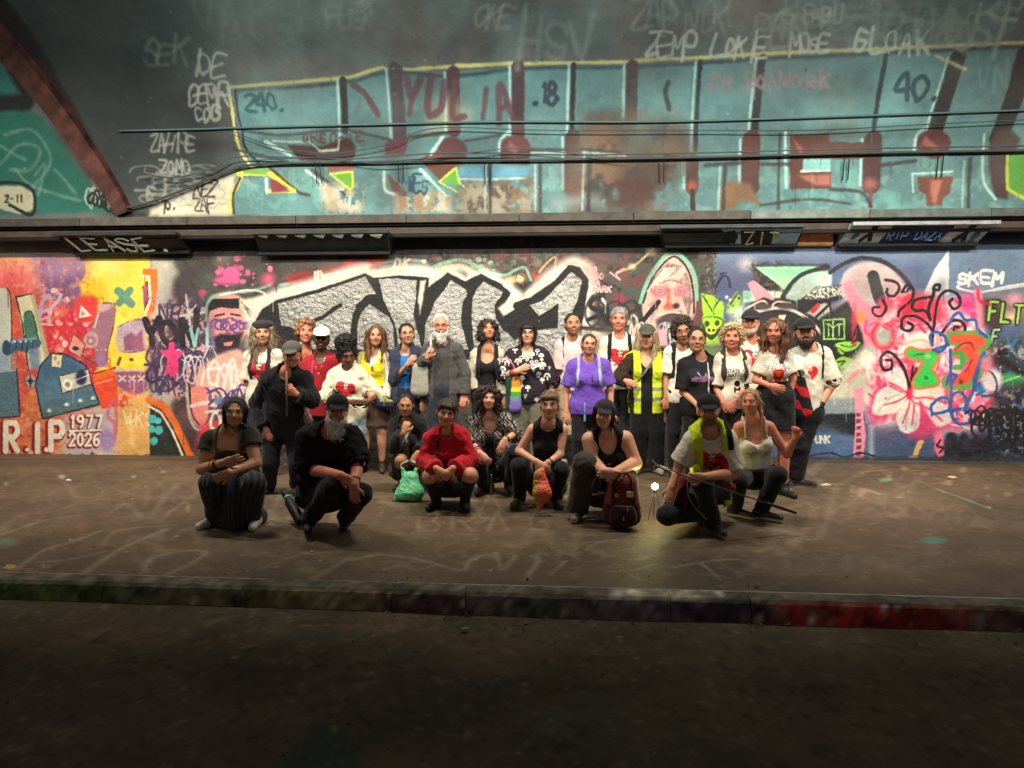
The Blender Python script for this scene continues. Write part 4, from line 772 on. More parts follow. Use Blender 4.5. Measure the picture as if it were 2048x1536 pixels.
# red diagonal rib crossing the vault on the left
M_DIRT = attr_mat("grimy_paint", .7, 7, .45, .5, .02, spec=.25)
def rib():
    pts = [on_vault(u, v) for u, v in ((252, 430), (244, 412), (219, 369), (175, 303), (125, 231), (62, 150), (0, 78), (-70, 4), (-150, -70), (-260, -160))]
    pts = [tuple(q) for q in catmull(np.array(pts), n=5)]; mb = MB(); wd = np.linspace(.10, .22, len(pts))
    V = []
    for i, (x, s) in enumerate(pts):
        a = pts[max(i - 1, 0)]; c = pts[min(i + 1, len(pts) - 1)]
        t = np.array([c[0] - a[0], c[1] - a[1]]); t /= np.linalg.norm(t); n = np.array([-t[1], t[0]]) * wd[i]
        for sx, off in ((-1, -.02), (-.8, .09), (.8, .09), (1, -.02)):
            V.append(vault_pt(x + n[0] * sx, s + n[1] * sx, off))
    F = [(i * 4 + j, i * 4 + j + 1, i * 4 + j + 5, i * 4 + j + 4) for i in range(len(pts) - 1) for j in range(3)]
    mb.add(V, [q[::-1] for q in F], (1, 1, 1)); rr = random.Random(3); mb.c = [lin(np.array((74, 42, 36)) * rr.uniform(.6, 1.25)) for _ in V]
    o = mb.build("vault_rib", M_DIRT)
    tag(o, "dull red painted rib running diagonally up the vault at far left", "rib")
rib()

# ------------------------------------------------------------------ ledge, trunking, housings, cables
def px_y(u, v, y): return on_y(u, v, y)
led = empty("wall_ledge", (0, SP_Y, 3.06)); tag(led, "dark grimy ledge running along the top of the painted wall", "ledge")
mb = MB(); n = 12; r = random.Random(2)
cuts = [X0 + (X1 - X0) * i / n for i in range(n + 1)]
for i in range(n):
    g = r.uniform(.8, 1.15); c = lin((76 * g, 70 * g, 62 * g)) if cuts[i] < 2.4 else lin((94 * g, 102 * g, 96 * g))
    m_ = MB().box((cuts[i] + .003, -.46, 3.06), (cuts[i + 1] - .003, -.36, 3.165 + r.uniform(-.004, .004)), c)
    m_.build("ledge_panel", M_DIRT, led, bevel=.008)
MB().box((X0, -.40, 3.035), (X1, .02, 3.057), lin((28, 26, 25))).build("soffit", M_DIRT, led)
MB().box((X0, -.36, 2.935), (X1, -.26, 3.02), lin((70, 58, 50))).build("trunking", M_DIRT, led, bevel=.01)
mb = MB(); mb.box((X0, -.365, 2.90), (X1, -.255, 2.931), lin((22, 20, 20))); mb.build("trunking_lip", M_DIRT, led)

def housing(u0, u1, vt, vb, ul0, ul1, face, label, text=None):
    """wedge-shaped light housing: its sloping face leans out under the ledge"""
    yt, yb = -.47, -.10
    A, B = px_y(u0, vt, yt), px_y(u1, vt, yt); C_, D = px_y(ul1, vb, yb), px_y(ul0, vb, yb)
    z1 = A[2]; z0 = D[2]
    e = empty("light_housing", (float((A[0] + B[0]) / 2), yb, float(z0))); tag(e, label, "light housing", "light housings under the ledge")
    P = [(D[0], yb, z0), (C_[0], yb, z0), (C_[0], .0, z0), (D[0], .0, z0), (A[0], yt, z1), (B[0], yt, z1), (B[0], .0, z1), (A[0], .0, z1)]
    MB().hexa(P, lin(face)).build("body", M_DIRT, e, bevel=.01)
    # front lip and lower rail
    MB().box((A[0] - .01, yt - .03, z1 - .035), (B[0] + .01, yt + .02, z1 + .01), lin(np.minimum(np.array(face) * 1.1, 150))).build("top_rail", M_DIRT, e, bevel=.006)
    MB().box((D[0] - .01, yb - .05, z0 - .03), (C_[0] + .01, yb + .02, z0 + .012), lin((22, 22, 22))).build("bottom_rail", M_DIRT, e, bevel=.006)
    # inset panel and lettering live on the sloping face
    a, b_, c, d = np.array(A), np.array(B), np.array(C_), np.array(D)
    nrm = np.cross(b_ - a, d - a); nrm /= np.linalg.norm(nrm)
    if nrm[1] > 0: nrm = -nrm
    def at(s_, t_, off=.0): return a * (1 - s_) * (1 - t_) + b_ * s_ * (1 - t_) + c * s_ * t_ + d * (1 - s_) * t_ + nrm * off
    return e, at
def face_strokes(e, at, txt, s0, s1, t0, t1, r, col, name="painted_lettering"):
    mb = MB(); n = len(txt); cw = (s1 - s0) / n; rr = random.Random(len(txt))
    for i, ch in enumerate(txt):
        if ch == ' ': continue
        for st in FONT[ch].split("|"):
            P = parse(st); mb.tube([at(s0 + cw * (i + .12 + .76 * p[0] / 4 + rr.uniform(-.09, .09)) - .02 * p[1] / 6, t1 - (t1 - t0) * (p[1] / 6 + rr.uniform(-.10, .10)), .012) for p in P], r, 5, lin(col))
    mb.build(name, M_PLAIN, e)
def face_patch(e, at, P, col, name="painted_patch", off=.006):
    V = [at(s_, t_, off) for s_, t_ in P]; W2 = [at(s_, t_, -.01) for s_, t_ in P]; k = len(P)
    MB().add(V + W2, [tuple(range(k))] + [(i, k + i, k + (i + 1) % k, (i + 1) % k) for i in range(k)], lin(col)).build(name, M_DIRT, e)
e, at = housing(108, 352, 467, 505, 150, 380, (40, 40, 40), "black wedge-shaped light housing with pale grey lettering at far left")
face_strokes(e, at, "LEASE.", .06, .88, .2, .86, .017, (205, 205, 195))
e, at = housing(505, 776, 464, 507, 520, 780, (44, 48, 44), "long blackened light housing with peeling white top edge above the pink splatters")
for q in range(7): face_patch(e, at, [(.03 + q * .14, .06), (.12 + q * .14, .05), (.10 + q * .14, .20), (.05 + q * .14, .14)], (206, 204, 190), "paint_flake", .03)
e, at = housing(1322, 1610, 452, 492, 1330, 1592, (58, 62, 62), "dark light housing with yellow lettering and a blue-grey right end")
face_patch(e, at, [(.42, .12), (.99, .12), (.99, .92), (.50, .92)], (150, 172, 186)); face_patch(e, at, [(.56, .2), (.80, .2), (.80, .88), (.58, .88)], (30, 28, 28), off=.009); face_strokes(e, at, "ZIT", .60, .86, .26, .84, .012, (196, 170, 110)); face_patch(e, at, [(.44, .3), (.52, .2), (.55, .5), (.53, .84), (.46, .8)], (28, 26, 26), off=.009)
e, at = housing(1706, 1998, 446, 490, 1676, 1952, (196, 208, 208), "pale blue light housing with dark blue lettering between two small black figures")
face_patch(e, at, [(.30, .15), (.72, .15), (.70, .9), (.28, .9)], (40, 54, 84)); face_strokes(e, at, "RIP DAZA", .31, .70, .34, .72, .009, (110, 150, 204))
for sx in (.17, .84):
    face_patch(e, at, [(sx - .016, .05), (sx + .03, .05), (sx + .02, .45), (sx + .05, .78), (sx + .02, .8), (sx + .004, .6), (sx - .03, .86), (sx - .05, .76), (sx - .005, .45)], (24, 24, 26))
for sx in (.08, .93): face_patch(e, at, [(sx - .02, .5), (sx + .01, .42), (sx + .025, .55), (sx, .74), (sx - .02, .7)], (72, 96, 130))
p, q = px_y(1604, 462, -.12), px_y(1668, 490, -.12)
o = MB().hexa([(p[0] - .06, -.10, q[2]), (q[0], -.10, q[2]), (q[0], .01, q[2]), (p[0] - .06, .01, q[2]), (p[0], -.16, p[2]), (q[0] - .02, -.16, p[2]), (q[0] - .02, .01, p[2]), (p[0], .01, p[2])], lin((226, 156, 104))).build("wall_panel", M_DIRT, bevel=.012)
tag(o, "orange painted panel between the two right-hand light housings", "panel")
p, q = px_y(378, 466, -.2), px_y(505, 476, -.2)
o = MB().box((p[0], -.30, q[2] - .02), (q[0], -.1, p[2] + .02), lin((20, 22, 24))).build("cable_box", M_PLAIN, bevel=.01); tag(o, "small black box under a pale worn strip left of the long housing", "cable box")
p, q = px_y(785, 455, -.25), px_y(1080, 464, -.25)
o = MB().box((p[0], -.32, q[2] - .03), (q[0], -.08, p[2]), lin((24, 24, 23))).build("conduit_cover", M_PLAIN, bevel=.012); tag(o, "thin dark conduit cover above the middle of the silver letters", "conduit")

def vault_tube(name, pts, r, label, cat, off=.10, col=(62, 70, 70), group=None, parent=None):
    P = catmull(np.array([on_vault(u, v) for u, v in pts]), n=5)
    o = MB().tube([vault_pt(x, s, off) for x, s in P], r, 7, lin(col)).build(name, M_PLAIN, parent, smooth=True)
    if label: tag(o, label, cat, group)
    return o
vault_tube("conduit_rail", [(240, 262), (420, 258), (470, 256), (760, 249), (1000, 244), (1300, 244), (1600, 236), (2060, 220), (2200, 214)], .013, "straight dark conduit rail crossing the vault above the cables", "conduit", .04, (74, 98, 98))
vault_tube("sagging_cable", [(470, 262), (540, 290), (640, 308), (700, 306), (780, 290), (830, 268), (900, 256), (1100, 262), (1400, 262), (1620, 262), (1850, 250), (2060, 240)], .006, "thin black cable sagging below the conduit rail", "cable", .11)
vault_tube("cable_bundle", [(225, 424), (300, 408), (380, 378), (440, 352), (490, 334), (560, 328), (700, 326), (900, 322), (1150, 320), (1400, 316), (1700, 308), (2060, 302), (2200, 300)], .015, "thick black cable bundle rising from the left ledge and running across the letters", "cable", .07, (56, 62, 62))
vault_tube("upper_cable", [(300, 350), (360, 358), (430, 340), (480, 316), (560, 316), (700, 320), (900, 308), (1150, 312), (1400, 308), (1700, 300), (2060, 294)], .009, "thinner black cable running just above the cable bundle", "cable", .13)
vault_tube("loose_cable", [(380, 366), (470, 330), (640, 318), (780, 330), (960, 306), (1050, 300), (1240, 322)], .006, "loose thin cable looping over the cable bundle at left", "cable", .15)
for u, v in ((640, 342), (804, 340), (975, 344), (1320, 340), (1686, 336), (1872, 330)):
    x, s = on_vault(u, v); x2, s2 = on_vault(u + 1, v + 26)
    mb = MB()
    for dx in (-.03, .03): mb.tube([vault_pt(x + dx, s + .10, .09), vault_pt(x2 + dx, s2, .05)], .008, 5, lin((24, 26, 28)))
    o = mb.build("cable_hanger", M_PLAIN)
    tag(o, {640: "twin-rod hanger under the cables beside the leftmost green triangle", 804: "twin-rod hanger below the cables, second from the left", 975: "twin-rod hanger below the cables left of the capsule-shaped gap", 1320: "twin-rod hanger beside the bare brown patch", 1686: "twin-rod hanger right of the painted brown E", 1872: "rightmost twin-rod hanger above a brown bowl shape"}[u], "hanger", "cable hangers on the vault")

# lamps that light the place: strip fittings hung from the vault, above the picture
for i, lx in enumerate(LAMP_X):
    e = empty("strip_lamp", (lx, LAMP_Y, LAMP_Z)); tag(e, ["leftmost strip lamp above the tunnel pavement", "second strip lamp from the left above the pavement", "middle strip lamp above the crowd", "second strip lamp from the right above the pavement", "rightmost strip lamp above the tunnel pavement"][i], "lamp", "strip lamps hung from the vault")
    MB().box((lx - .78, LAMP_Y - .07, LAMP_Z + .04), (lx + .78, LAMP_Y + .07, LAMP_Z + .12), lin((60, 60, 60))).build("lamp_body", M_PLAIN, e)
    for dx in (-.6, .6): MB().tube([(lx + dx, LAMP_Y, LAMP_Z + .12), (lx + dx, LAMP_Y, LAMP_Z + 1.85)], .008, 5, lin((40, 40, 40))).build("rod", M_PLAIN, e)

# ------------------------------------------------------------------ pavement, kerb, road
KL, KR = on_z(-250, 1153), on_z(2300, 1222)
def kerb_y(x): return KL[1] + (KR[1] - KL[1]) * (x - KL[0]) / (KR[0] - KL[0])
GY0, GY1 = -9.2, .05
def conv_pav(u, v):
    p = on_z(u, v, 0.0); return (p[0] - X0, p[1] - GY0)
def conv_road(u, v):
    p = on_z(u, v, -.125); return (p[0] - X0, p[1] - GY0)
G = Canvas(X1 - X0, GY1 - GY0, .011, conv_pav, (94, 78, 60), 240.0, 25, wob=.02)
def paint_ground():
    f, s, b, t = G.f, G.s, G.b, G.t
    G.tex("-900,912 3000,912 6000,1215 -4000,1200", [(74, 64, 50), (108, 89, 67), (62, 56, 46), (114, 95, 72)], cell=70, seed=5, th=.50, amp=.35, a=.5)
    G.tex("-900,912 3000,912 6000,1215 -4000,1200", [(134, 122, 104), (60, 54, 48)], cell=7, seed=6, th=.60, amp=.6, a=.35)
    C1 = (156, 147, 130)
    s("0,1070 60,1050 110,1035", 5, C1, 3, .7); s("30,1140 90,1100 140,1085 200,1062", 8, C1, 5, .6); s("80,1125 140,1120 210,1105", 8, C1, 5, .55); s("170,1145 250,1095 330,1060", 10, (160, 150, 132), 6, .6); s("290,1145 300,1120 360,1105 410,1105 380,1130 330,1150", 10, C1, 6, .6); s("200,1090 240,1060 350,1050", 8, C1, 6, .45); s("330,1030 370,1005 374,1025", 5, C1, 4, .5); s("520,1140 600,1110 680,1105", 8, C1, 6, .35); s("620,1160 690,1120", 8, C1, 6, .5)
    for txt, u, v, h, w_ in (("BRA", 836, 1060, 38, 5), ("A", 962, 1018, 34, 5), ("G", 1060, 1058, 30, 4)): t(txt, u, v, h, w_, (158, 142, 118), wide=1.1, gap=.7, jit=.03, soft=4, a=.42)
    s("700,1120 760,1110 840,1120 920,1142 940,1120 990,1105", 7, C1, 4, .55); s("990,1105 1005,1140 1030,1110", 7, C1, 4, .5); s("1050,1160 1075,1120 1060,1112", 7, C1, 4, .5); s("1100,1150 1130,1122", 6, C1, 4, .5); s("760,1142 800,1130 830,1140 870,1132", 6, C1, 4, .4); s("1210,1142 1260,1140 1310,1128", 5, C1, 3, .6); s("1345,1135 1420,1122 1480,1118", 5, (150, 156, 126), 3, .6); s("1400,1125 1440,1160", 5, (150, 156, 126), 3, .6); s("1260,1150 1280,1160", 5, C1, 3, .5); s("1210,1108 1260,1118 1300,1110", 6, (120, 128, 96), 4, .5)
    G.scrawl(1420, 1100, 1900, 1150, 10, 6, (120, 116, 104), 11, .35, 5); G.scrawl(1500, 1000, 1960, 1050, 9, 5, (142, 126, 104), 13, .35, 5); G.scrawl(120, 960, 460, 1010, 8, 5, (136, 122, 98), 14, .35, 5); G.scrawl(900, 1080, 1250, 1120, 9, 5, (136, 126, 104), 16, .35, 4)
    s("1834,962 1870,978 1920,996 1980,1018", 5, (124, 170, 140), 2, .8); b(1770, 961, 14, 4, (100, 160, 130), 3, .8); b(1868, 1081, 26, 7, (60, 120, 112), 4, .8); b(160, 1055, 8, 8, (140, 84, 72), 5, .6); b(12, 1085, 26, 8, (110, 150, 130), 8, .5); b(16, 1134, 12, 4, (200, 170, 90), 2, .8); b(90, 1134, 10, 4, (190, 170, 90), 2, .7); b(617, 1140, 22, 7, (120, 130, 80), 6, .5)
    for i in range(60):
        r_ = random.Random(700 + i); u0, v0 = r_.uniform(-100, 2000), r_.uniform(945, 1140); L_ = r_.uniform(60, 200); P_ = [(u0 + L_ * k / 4 + r_.uniform(-12, 12), v0 - L_ * .09 * k * r_.choice((-.4, 1)) + r_.uniform(-7, 7)) for k in range(5)]
        s(P_, r_.uniform(6, 20), r_.choice([(150, 138, 116), (136, 120, 98), (70, 62, 54), (148, 140, 122)]), 7, r_.uniform(.15, .38))
    G.splat(1700, 930, 2040, 1000, 40, 1.5, 8, [(190, 160, 124), (206, 176, 140), (170, 120, 96)], 17, .35, 5); s("1640,970 1700,972 1760,990", 8, (170, 150, 124), 5, .6); s("1720,945 1800,940 1900,946", 7, (176, 136, 92), 4, .6); G.splat(-40, 925, 1700, 1000, 60, 1, 5, [(170, 150, 120), (206, 196, 176)], 18, .6, 2); s("100,955 160,945 190,936", 4, (160, 136, 104), 2, .6); G.drips(0, 930, 2000, 935, 0, 1); G.splat(-200, 940, 2200, 1150, 500, .5, 1.6, [(150, 140, 120), (50, 44, 38), (190, 180, 160)], 77, .6, 0); G.splat(0, 920, 400, 990, 30, 2, 10, [(130, 84, 62), (110, 100, 60)], 20, .4, 6)
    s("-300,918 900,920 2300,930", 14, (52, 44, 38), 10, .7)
paint_ground()
G.grain(.12, 60, 27)
M_PAVE = painted_mat("paint_stained_asphalt", G, rough=.58, bscale=30, bstr=.95, bdist=.012, grime=.20, silver=False, spec=.25, gscale=1.7, fine_=(.72, 1.18))
KW = .15
nx, ny = 220, 90
xs = np.linspace(X0, X1, nx)
P = np.zeros((ny, nx, 3)); 
for i, tt in enumerate(np.linspace(0, 1, ny)):
    P[i, :, 0] = xs; y0 = kerb_y(xs) + KW + .004; P[i, :, 1] = y0 + (GY1 - y0) * tt
P[..., 2] = noise_disp(P[..., 0], P[..., 1], .007, 4) * np.clip((P[..., 1] - (kerb_y(P[..., 0]) + KW)) * 3, 0, 1)
uvp = np.stack([(P[..., 0] - X0) / (X1 - X0), (P[..., 1] - GY0) / (GY1 - GY0)], -1)
pav = sheet("pavement", P, uvp, M_PAVE); tag(pav, "paint-stained grey asphalt pavement along the tunnel wall", "pavement", kind="structure")

RD = Canvas(X1 - X0, 4.6, .011, lambda u, v: (on_z(u, v, -.125)[0] - X0, on_z(u, v, -.125)[1] + 9.2), (90, 78, 63), 400.0, 35, wob=.02)
def paint_road():
    f, s, b = RD.f, RD.s, RD.b
    RD.tex("-3000,1190 5000,1250 3000,1536 -1200,1536", [(74, 64, 52), (106, 92, 74), (82, 84, 68), (116, 94, 72)], cell=60, seed=5, th=.46, amp=.35, a=.6); RD.tex("-3000,1190 5000,1250 3000,1536 -1200,1536", [(134, 120, 98), (58, 50, 42)], cell=5, seed=16, th=.64, a=.5)
    s("-200,1212 400,1236 660,1238 1000,1256 1400,1272 2300,1350", 12, (92, 84, 62), 12, .6); f("640,1440 700,1488 730,1530 600,1536 560,1536", (50, 74, 66), 14, .6, sm=True); b(1230, 1300, 60, 9, (104, 100, 62), 10, .5); b(1100, 1380, 40, 30, (96, 64, 44), 20, .4); b(320, 1480, 26, 8, (106, 92, 96), 8, .6); b(497, 1322, 20, 10, (84, 84, 52), 8, .6); b(688, 1252, 8, 5, (140, 76, 60), 3, .6); s("820,1450 920,1470 1030,1472", 4, (120, 108, 92), 3, .5); s("905,1438 1000,1466", 4, (120, 108, 92), 3, .5); b(1280, 1440, 16, 3, (150, 140, 120), 3, .6); b(395, 1205, 12, 3, (160, 150, 80), 2, .6); b(230, 1204, 12, 3, (150, 140, 100), 2, .6)
    RD.splat(-200, 1210, 2200, 1530, 900, .6, 2.0, [(150, 134, 110), (40, 34, 30), (170, 160, 140)], 23, .6, 0); RD.splat(-100, 1210, 2100, 1500, 70, 1, 5, [(150, 134, 110), (120, 110, 86), (96, 110, 90)], 22, .5, 2); RD.scrawl(800, 1400, 1300, 1520, 8, 6, (92, 80, 64), 24, .4, 6)
paint_road(); RD.grain(.14, 50, 37)
M_ROAD = painted_mat("dark_road_asphalt", RD, rough=.85, bscale=34, bstr=.8, bdist=.012, grime=.35, silver=False, spec=.2, gscale=1.9, fine_=(.70, 1.2))
P = np.zeros((70, nx, 3))
for i, tt in enumerate(np.linspace(0, 1, 70)):
    y1 = kerb_y(xs) + .03
    P[i, :, 0] = xs; P[i, :, 1] = -14.0 + (y1 + 14.0) * tt
P[..., 2] = -.125 + noise_disp(P[..., 0], P[..., 1], .008, 14)
uvr = np.stack([(P[..., 0] - X0) / (X1 - X0), (P[..., 1] + 9.2) / 4.6], -1)
road = sheet("road", P, uvr, M_ROAD); tag(road, "dark stained asphalt road in front of the kerb", "road", kind="structure")

kerb = empty("kerb", (0, float(kerb_y(0)), -.12)); tag(kerb, "low kerb of painted stones between road and pavement", "kerb", kind="structure")
edges = [X0]; r = random.Random(8)
marks = [on_z(u, 1172)[0] for u in (935, 1236, 1330, 1480)]
x = X0
while x < X1 - .3:
    nx_ = x + r.uniform(.85, .95)
    for m_ in marks:
        if x + .3 < m_ < nx_ + .35: nx_ = m_
    edges.append(min(nx_, X1)); x = edges[-1]
def kc(u):
    stops = [(-400, (40, 56, 30)), (120, (70, 104, 44)), (250, (84, 96, 54)), (420, (96, 84, 70)), (560, (104, 96, 66)), (700, (140, 126, 80)), (780, (124, 104, 78)), (850, (86, 60, 58)), (960, (84, 56, 60)), (1080, (96, 86, 74)), (1200, (100, 84, 92)), (1320, (80, 62, 76)), (1420, (72, 54, 68)), (1470, (70, 52, 50)), (1500, (156, 40, 36)), (1720, (144, 38, 36)), (1820, (98, 50, 46)), (1900, (74, 66, 60)), (2100, (54, 52, 52))]
    for (a, ca), (b_, cb) in zip(stops, stops[1:]):
        if u <= b_:
            w = max(0, min(1, (u - a) / (b_ - a))); return np.array(ca) * (1 - w) + np.array(cb) * w
    return np.array(stops[-1][1])
for a, b_ in zip(edges, edges[1:]):
    if b_ - a < .1: continue
    # each stone is a small grid so that its paint can run and drip
    m = max(4, int((b_ - a) / .035)); rows = 7; V = []; F = []; Cc = []
    dz = r.uniform(-.004, .002); dy = r.uniform(-.004, .004)
    prof_ = [(-.012, -.15), (-.008, -.10), (.0, -.055), (.012, -.022), (.034, -.003), (.09, .001), (KW, .0)]
    for i in range(m + 1):
        x = a + .002 + (b_ - a - .004) * i / m
        u = 1024 + FPX * (x + .51 + (-.25)) / 4.7
        ky = kerb_y(x) + dy
        for j, (py, pz) in enumerate(prof_):
            V.append((x, ky + py + r.uniform(-.003, .003), pz + dz + r.uniform(-.003, .002)))
            base = kc(u + r.uniform(-14, 14)) if j < 4 else np.array((104, 96, 80)) * r.uniform(.9, 1.08)
            if 1200 < u < 1400 and j >= 4: base = np.array((176, 174, 150)) * r.uniform(.95, 1.05)  # torchlight on the kerb top, put into the vertex colour
            pk = math.sin(u * .11 + j) + math.sin(u * .047 + 1.7 * j + 2) + math.sin(u * .023 + 4); base = base * (1 + .16 * pk) if pk < .8 else base * .55 + np.array((120, 112, 92)) * .45; g = r.uniform(.8, 1.35) if j < 4 else r.uniform(.8, 1.1); 
            if j < 4 and r.random() < .04: base = np.array((150, 140, 130)); 
            Cc.append(lin(np.clip(base * g, 0, 255)))
    for i in range(m):
        for j in range(rows - 1): F.append((i * rows + j, (i + 1) * rows + j, (i + 1) * rows + j + 1, i * rows + j + 1))
    F.append(tuple(range(rows))); F.append(tuple(m * rows + j for j in reversed(range(rows))))
    mb = MB(); mb.v = V; mb.f = F; mb.c = Cc
    mb.build("kerb_stone", M_DIRT, kerb)

# litter and pebbles
def scrap(u, v, w, h, rot, col, label, cat="litter", z=0.0, group=None):
    p = on_z(u, v, z); c, s_ = math.cos(rot), math.sin(rot); V = []
    rr = random.Random(int(u)); n = 9
    for i in range(n):
        q = 2 * math.pi * i / n; k = rr.uniform(.75, 1.1); x, y = w * k * math.cos(q), h * k * math.sin(q)
        V.append((p[0] + x * c - y * s_, p[1] + x * s_ + y * c, p[2] + .012 + rr.uniform(0, .012)))
    top = len(V); V.append((p[0], p[1], p[2] + .03))
    low = [(x, y, z_ - .010) for x, y, z_ in V[:n]]
    F = [(i, (i + 1) % n, top) for i in range(n)] + [(i, n + 1 + i, n + 1 + (i + 1) % n, (i + 1) % n) for i in range(n)]
    o = MB().add(V + low, F, lin(col)).build("litter_scrap", M_PLAIN); tag(o, label, cat, group); return o
scrap(1652, 972, .07, .035, .2, (206, 192, 172), "pale crumpled scrap on the pavement right of the bearded man in the white T-shirt")
scrap(1905, 957, .06, .05, .5, (200, 168, 132), "small tan card lying on the pavement at far right")
scrap(138, 963, .03, .02, .3, (196, 188, 170), "tiny pale scrap on the pavement at far left")
scrap(1684, 1241, .03, .02, .1, (150, 140, 130), "pale pebble by the red painted kerb", "pebble", -.125)
scrap(930, 1263, .025, .02, .1, (140, 130, 110), "pale pebble on the road left of centre", "pebble", -.125)
scrap(1086, 1222, .03, .02, .4, (150, 140, 120), "pale pebble at the foot of the kerb near the middle", "pebble", -.125)

# grit swept against the kerb and over the road
rg = random.Random(31); V = []; F = []; Cc = []
for i in range(900):
    x = rg.uniform(X0, X1); near_k = rg.random() < .55
    y = kerb_y(x) - (abs(rg.gauss(0, .10)) + .015 if near_k else rg.uniform(.1, 3.2)); z = -.125; q = rg.uniform(.003, .011) * (1 if rg.random() < .93 else 1.8)
    if rg.random() < .3: y = kerb_y(x) + .2 + rg.uniform(0, 1) ** 2 * 3.0; z = .002
    b0 = len(V); P_ = [(q, 0, 0), (-q * .6, q * .8, 0), (-q * .5, -q * .9, 0), (0, 0, q * .9), (0, 0, -q * .4)]
    V += [(x + a * rg.uniform(.7, 1.3), y + b_ * rg.uniform(.7, 1.3), z + c + .004) for a, b_, c in P_]
    F += [(b0, b0 + 1, b0 + 3), (b0 + 1, b0 + 2, b0 + 3), (b0 + 2, b0, b0 + 3), (b0 + 1, b0, b0 + 4), (b0 + 2, b0 + 1, b0 + 4), (b0, b0 + 2, b0 + 4)]
    g_ = rg.uniform(.5, 1.3); Cc += [lin(np.clip(np.array((118, 104, 86)) * g_, 0, 255))] * 5
mb = MB(); mb.v = V; mb.f = F; mb.c = Cc; o = mb.build("grit", M_DIRT); tag(o, "loose grit scattered along the kerb and road", kind="stuff")

# ------------------------------------------------------------------ solid modelling on a grid: smooth unions of tapered limbs, one skin over them all
def unit(v):
    v = np.asarray(v, float); return v / (np.linalg.norm(v) + 1e-9)
class Grid:
    def __init__(self, lo, hi, h, big=1.0):
        self.h = h; self.lo = np.asarray(lo, float) - 3 * h; n = np.ceil((np.asarray(hi, float) - self.lo) / h).astype(int) + 4
        self.n = np.minimum(n, 420); self.F = np.full(self.n, big, np.float32)
    def block(self, a, b):
        i0 = np.clip(np.floor((np.asarray(a) - self.lo) / self.h).astype(int), 0, self.n); i1 = np.clip(np.ceil((np.asarray(b) - self.lo) / self.h).astype(int) + 1, 0, self.n)
        if np.any(i1 <= i0): return None
        ax = [(self.lo[k] + np.arange(i0[k], i1[k]) * self.h).astype(np.float32) for k in range(3)]
        return tuple(slice(i0[k], i1[k]) for k in range(3)), np.meshgrid(*ax, indexing='ij')
    def coords(self):
        ax = [(self.lo[k] + np.arange(self.n[k]) * self.h).astype(np.float32) for k in range(3)]
        return np.meshgrid(*ax, indexing='ij')
    def put(self, sl, D, k, sub=False):
        A = self.F[sl]
        if sub:
            D = -D; h = np.clip(k - np.abs(A - D), 0, None) / k; self.F[sl] = np.maximum(A, D) + h * h * k * .25
        else:
            h = np.clip(k - np.abs(A - D), 0, None) / k; self.F[sl] = np.minimum(A, D) - h * h * k * .25
    def cone(self, a, b, ra, rb, k=.03, sub=False, flat=None, off=0.0):
        """tapered limb from a to b; flat = (direction, factor) squeezes it along a direction"""
        a = np.asarray(a, float); b = np.asarray(b, float); ra += off; rb += off
        m = max(ra, rb) * 1.35 + k + 2 * self.h; q = self.block(np.minimum(a, b) - m, np.maximum(a, b) + m)
        if q is None: return self
        sl, (X, Y, Z) = q; d = b - a; L = d @ d + 1e-9
        t = np.clip(((X - a[0]) * d[0] + (Y - a[1]) * d[1] + (Z - a[2]) * d[2]) / L, 0, 1)
        px, py, pz = X - a[0] - t * d[0], Y - a[1] - t * d[1], Z - a[2] - t * d[2]
        if flat is not None:
            f, s = flat; w = px * f[0] + py * f[1] + pz * f[2]; e = 1 / s - 1
            px, py, pz = px + w * e * f[0], py + w * e * f[1], pz + w * e * f[2]
        D = np.sqrt(px * px + py * py + pz * pz) - (ra + (rb - ra) * t)
        self.put(sl, D.astype(np.float32), k, sub); return self
    def ell(self, c, R, r, k=.02, sub=False, off=0.0):
        """ellipsoid with axes = rows of R and radii r"""
        c = np.asarray(c, float); r = np.asarray(r, float) + off; m = r.max() + k + 2 * self.h; q = self.block(c - m, c + m)
        if q is None: return self
        sl, (X, Y, Z) = q; X = X - c[0]; Y = Y - c[1]; Z = Z - c[2]
        p = [(X * R[i][0] + Y * R[i][1] + Z * R[i][2]) / r[i] for i in range(3)]
        k0 = np.sqrt(p[0] ** 2 + p[1] ** 2 + p[2] ** 2) + 1e-6; k1 = np.sqrt((p[0] / r[0]) ** 2 + (p[1] / r[1]) ** 2 + (p[2] / r[2]) ** 2) + 1e-6
        self.put(sl, (k0 * (k0 - 1) / k1).astype(np.float32), k, sub); return self
    def mesh(self, F=None):
        return nets(self.F if F is None else F, self.lo, self.h)
CN = np.array([(i, j, k) for i in (0, 1) for j in (0, 1) for k in (0, 1)])
ED = [(a, b) for a in range(8) for b in range(a + 1, 8) if np.abs(CN[a] - CN[b]).sum() == 1]
